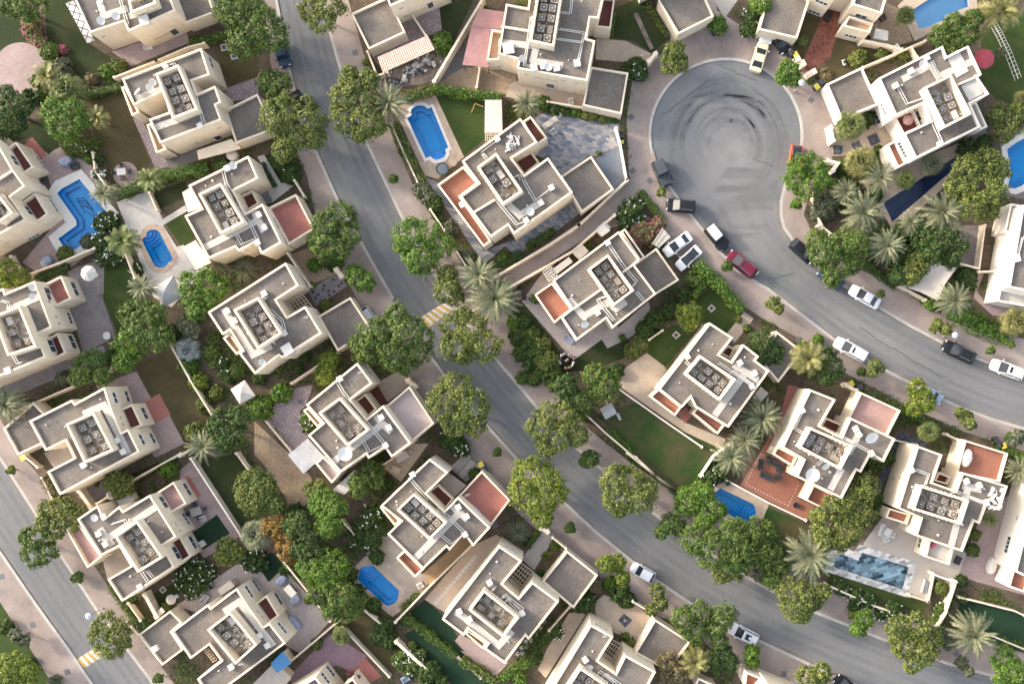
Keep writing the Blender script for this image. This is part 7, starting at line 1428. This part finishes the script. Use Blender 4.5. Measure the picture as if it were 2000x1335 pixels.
def shed(t, s, z, mt, wallm, label, name="shed", cat="shed"):
    p = ccw(W(t, s, z)); c = (sum(a[0] for a in p) / len(p), sum(a[1] for a in p) / len(p)); o = empty(name, c[0], c[1], 0, uniq(label), cat); mb = MB(); mb.prism(inset(p, .12), 0, z - .08); mb.build("walls", wallm, o); mb = MB(); mb.prism(p, z - .08, z, bottom=True)
    n = 7
    for i in range(n):
        a = Vector(p[0]).lerp(Vector(p[1]), (i + .5) / n); b = Vector(p[3]).lerp(Vector(p[2]), (i + .5) / n); mb.tube([(*a, z), (*b, z)], .018, 4)
    mb.build("roof", mt, o)
shed(14, '585 45,682 45,686 235,583 235', 2.5, GREYSCREED, FABW, "long pale grey shed at the edge of the pool lawn"); shed(9, '675 275,750 228,775 272,700 320', 2.4, FABG, WALL, "small grey-roofed shed beside the white dome parasol")
shed(7, '485 30,530 -10,570 30,520 65', 2.2, BOXW, WALL, "small white-roofed shed in the narrow yard"); shed(7, '350 160,405 108,445 150,390 200', 2.2, FABB, WALL, "beige-roofed tank shed in the narrow yard"); shed(7, '238 250,330 182,352 212,262 280', 1.6, FABW, WALL, "long cream bin enclosure in the narrow yard"); shed(19, '665 790,738 732,768 768,690 820', 2.3, FABB, TIMBER, "beige-roofed timber shed by the paved yard")
shed(19, '870 1335,1000 1205,1095 1300,1010 1400', 2.4, FABB, WALL, "beige lean-to shed at the bottom edge"); shed(19, '975 1215,1045 1145,1095 1215,1010 1270', 2.65, TARP, WALL, "shed roof draped with a blue tarpaulin", "tarpaulin_shed"); shed(4, '625 165,698 180,695 235,612 215', 2.3, BOXW, WHITE, "white box canopy beside the sandy yard"); shed(4, '720 275,750 250,775 285,740 310', 1.6, BOXW, WALL, "white tank box at the wall corner"); shed(9, '890 935,935 890,955 915,905 960', 1.4, BOXW, WALL, "white box beside the hedge gate"); shed(14, '1232 785,1280 745,1315 785,1262 825', 1.6, FABW, WALL, "cream utility box behind the brown lane"); shed(18, '655 375,700 310,745 350,700 400', 2.0, GREYSCREED, WALL, "grey utility roof between two villas")
# swing bench
o, c = thing("swing_bench", 19, 1110, 778, "swing bench under a striped cream canopy", "swing bench"); mb = MB(); mb.box(c, 1.7, 1.1, 1.95, 2.02, -.85); 
for k in range(5): mb.box((c[0] + (k - 2) * .33 * math.cos(-.85), c[1] + (k - 2) * .33 * math.sin(-.85)), .04, 1.12, 2.02, 2.05, -.85)
mb.build("canopy", FABW, o); mb = MB(); mb.box(c, 1.5, .6, .45, .55, -.85); mb.build("seat", DGREY, o)
for sx in (-.8, .8): mb = MB(); q = (c[0] + sx * math.cos(-.85), c[1] + sx * math.sin(-.85)); mb.tube([(q[0] - .5, q[1] - .5, 0), (q[0], q[1], 1.95), (q[0] + .5, q[1] + .4, 0)], .03, 5); mb.build("leg", STEEL, o)
# white railing on the lawn at the upper right
pts = [Vector((*at(*src(4, x, y), 1.2), 0)) for x, y in ((1300, 125), (1345, 205), (1395, 310), (1450, 455))]; m_ = pts[1]; o = empty("railing", m_.x, m_.y, 0, uniq("white ladder-like railing across the dark lawn at upper right"), "railing")
for z in (.25, 1.2): 
    for off in (0, .45): mb = MB(); mb.tube([(p.x + off, p.y + off * .4, z) for p in pts], .032, 6); mb.build("rail", WHITE, o)
for a, b in zip(pts, pts[1:]):
    for k in range(6): q = a.lerp(b, k / 6); mb = MB(); mb.tube([(q.x, q.y, 0), (q.x, q.y, 1.2), (q.x + .45, q.y + .18, 1.2), (q.x + .45, q.y + .18, 0)], .025, 5); mb.build("post", WHITE, o)
# rubble behind the pink canopy, timber edging on the dark lawn
rr = random.Random(4)
names = ("grey broken slab", "pale stone chunk", "white block", "dark scrap panel")
for k in range(60):
    x, y = 800 + k * 4.2 + rr.uniform(-30, 30), 455 - k * 2.0 + rr.uniform(-42, 45); px, py = src(2, x, y); c = at(px, py); mb = MB(); n = rr.randint(4, 6); a0 = rr.random() * 3; R = rr.uniform(.18, .5)
    pl = [(c[0] + R * rr.uniform(.6, 1) * math.cos(a0 + 2 * math.pi * i / n), c[1] + R * rr.uniform(.5, 1) * math.sin(a0 + 2 * math.pi * i / n)) for i in range(n)]; mb.prism(pl, 0, rr.uniform(.08, .35)); tag(mb.build("rubble_piece", (FANL, FABW, GREYSCREED, DGREY)[k % 4]), names[k % 4] + " in the rubble heap behind the pink canopy", "rubble", "pieces of rubble behind the pink canopy")
mb = MB(); q = W(3, '702 82,728 72,822 282,800 290', .1); mb.prism(q, 0, .12); tag(mb.build("stone_strip", RUBBLEM), uniq("long strip of rough stone laid in the dark lawn"), "paving strip")
o, c = thing("slide_frame", 2, 1285, 630, "timber A-shaped climbing bar", "play frame"); mb = MB(); mb.tube([(c[0] - .9, c[1] - .5, 0), (c[0] - .3, c[1] + .4, 1.2), (c[0] + .9, c[1], 1.0)], .07, 6); mb.build("bar", plain("orange_timber", (.45, .26, .10), .7), o)
# black squares and edging of the forecourt path at the upper right
for x, y, s_ in ((405, 870, 1.35), (515, 845, 1.3), (612, 808, 1.5)):
    c = at(*src(4, x, y)); mb = MB(); mb.box(c, s_ + .35, s_ + .35, 0, .05, 0 if x == 405 else .45); mb.build("border", TRAVERT); bo = bpy.context.scene.objects[-1] if False else None
    mb2 = MB(); mb2.box(c, s_, s_, .05, .06, 0 if x == 405 else .45)
    COLo = [ob for ob in COL.objects if ob.name.startswith("border")][-1]; COLo.name = "path_inset"; tag(COLo, where(*src(4, x, y), "black square inset with a tan border"), "inset", "black squares in the forecourt path"); mb2.build("centre", SLATED, COLo)
for p_ in PROTO.values(): pass

# a few more small structures
def frame_thing(name, label, cat, t, s_, z, n1, n2, mt, legs=True):
    p = W(t, s_, z); c = (sum(a[0] for a in p) / 4, sum(a[1] for a in p) / 4); o = empty(name, c[0], c[1], 0, uniq(label), cat); pergola(o, P(t, s_), z, n1, n2, mt)
    for a in p: mb = MB(); mb.box(a, .09, .09, 0, z - .05); mb.build("post", mt, o)
frame_thing("pergola", "white timber grid pergola in the narrow yard", "pergola", 7, '180 270,225 238,262 290,215 325', 2.4, 4, 4, WHITE)
frame_thing("pergola", "brown timber grid at the end of the long pale shed", "pergola", 14, '588 238,650 238,650 280,588 280', 2.2, 5, 3, TIMBER)
frame_thing("carport", "pale slatted carport roof beside the two white cars", "carport", 7, '815 105,872 18,915 66,852 128', 2.4, 16, 2, FABW)
frame_thing("gate_frame", "black rectangular frame standing over the concrete drive", "frame", 16, '1160 822,1245 728,1282 752,1200 850', 2.1, 1, 1, DARK)
o, c = thing("water_tank", 13, 468, 166, "rounded cream water tank", "tank"); mb = MB(); mb.lathe(c, [(.75, 0), (.8, .3), (.8, 1.2), (.6, 1.5), (.15, 1.6), (.12, 1.68)], 20); mb.build("tank_body", FABW, o)
o, c = thing("ride_on_toy", 4, 437, 366, "black and white ride-on toy", "toy"); mb = MB(); mb.box(c, .45, .95, .15, .45, .3, top=.8); mb.build("body", WHITE, o); mb = MB(); mb.box(c, .3, .4, .45, .6, .3); mb.build("seat", DARK, o)
for dx, dy in ((-.25, -.35), (.25, -.35), (-.25, .35), (.25, .35)): mb = MB(); mb.box((c[0] + dx, c[1] + dy), .1, .25, 0, .25, .3); mb.build("wheel", DARK, o)
# ------------------------------------------------------------------ low plants on the bare garden soil
def pip(px, py, poly):
    r = np.zeros(len(px), bool); n = len(poly)
    for i in range(n):
        (x1, y1), (x2, y2) = poly[i - 1], poly[i]
        if y1 == y2: continue
        c = ((y1 > py) != (y2 > py)) & (px < (x2 - x1) * (py - y1) / (y2 - y1) + x1); r ^= c
    return r
g = np.random.default_rng(77); n = 60000
a0, b0 = at(-30, 1365), at(2030, -30); gx = g.uniform(a0[0], b0[0], n); gy = g.uniform(a0[1], b0[1], n); ok = np.zeros(n, bool)
for o_, poly in SHEETS:
    i_ = pip(gx, gy, poly)
    if o_ == 1: ok |= i_
for o_, poly in SHEETS:
    if o_ != 1: ok &= ~pip(gx, gy, inset(ccw(poly), -.25))
for poly in POOLW: ok &= ~pip(gx, gy, inset(ccw(poly), -.5))
for poly in FOOT: ok &= ~pip(gx, gy, inset(ccw(poly), -.1))
ms = np.sin(gx * .9 + 1.3 * np.sin(gy * .55)) + np.sin(gy * 1.1 + 1.7 * np.sin(gx * .4)) + np.sin(gx * .31 + gy * .27) * .8
ok &= ms > -.15
gx, gy, mk = gx[ok], gy[ok], ms[ok]; k = 9; nn_ = len(gx); hgt = .12 + .22 * np.clip(mk, 0, 2.2)
ctr = np.stack([np.repeat(gx, k) + g.normal(size=nn_ * k) * .2, np.repeat(gy, k) + g.normal(size=nn_ * k) * .2, np.repeat(hgt, k) * g.uniform(.2, 1.1, nn_ * k)], 1)
tag(quad_mesh("ground_cover", leaf_quads(ctr, np.tile([0, 0, 1.0], (nn_ * k, 1)), .27, g), LEAF['green'], None, (0, 0, 0)), "low dark plants and leaf litter covering the bare garden soil", kind="stuff")
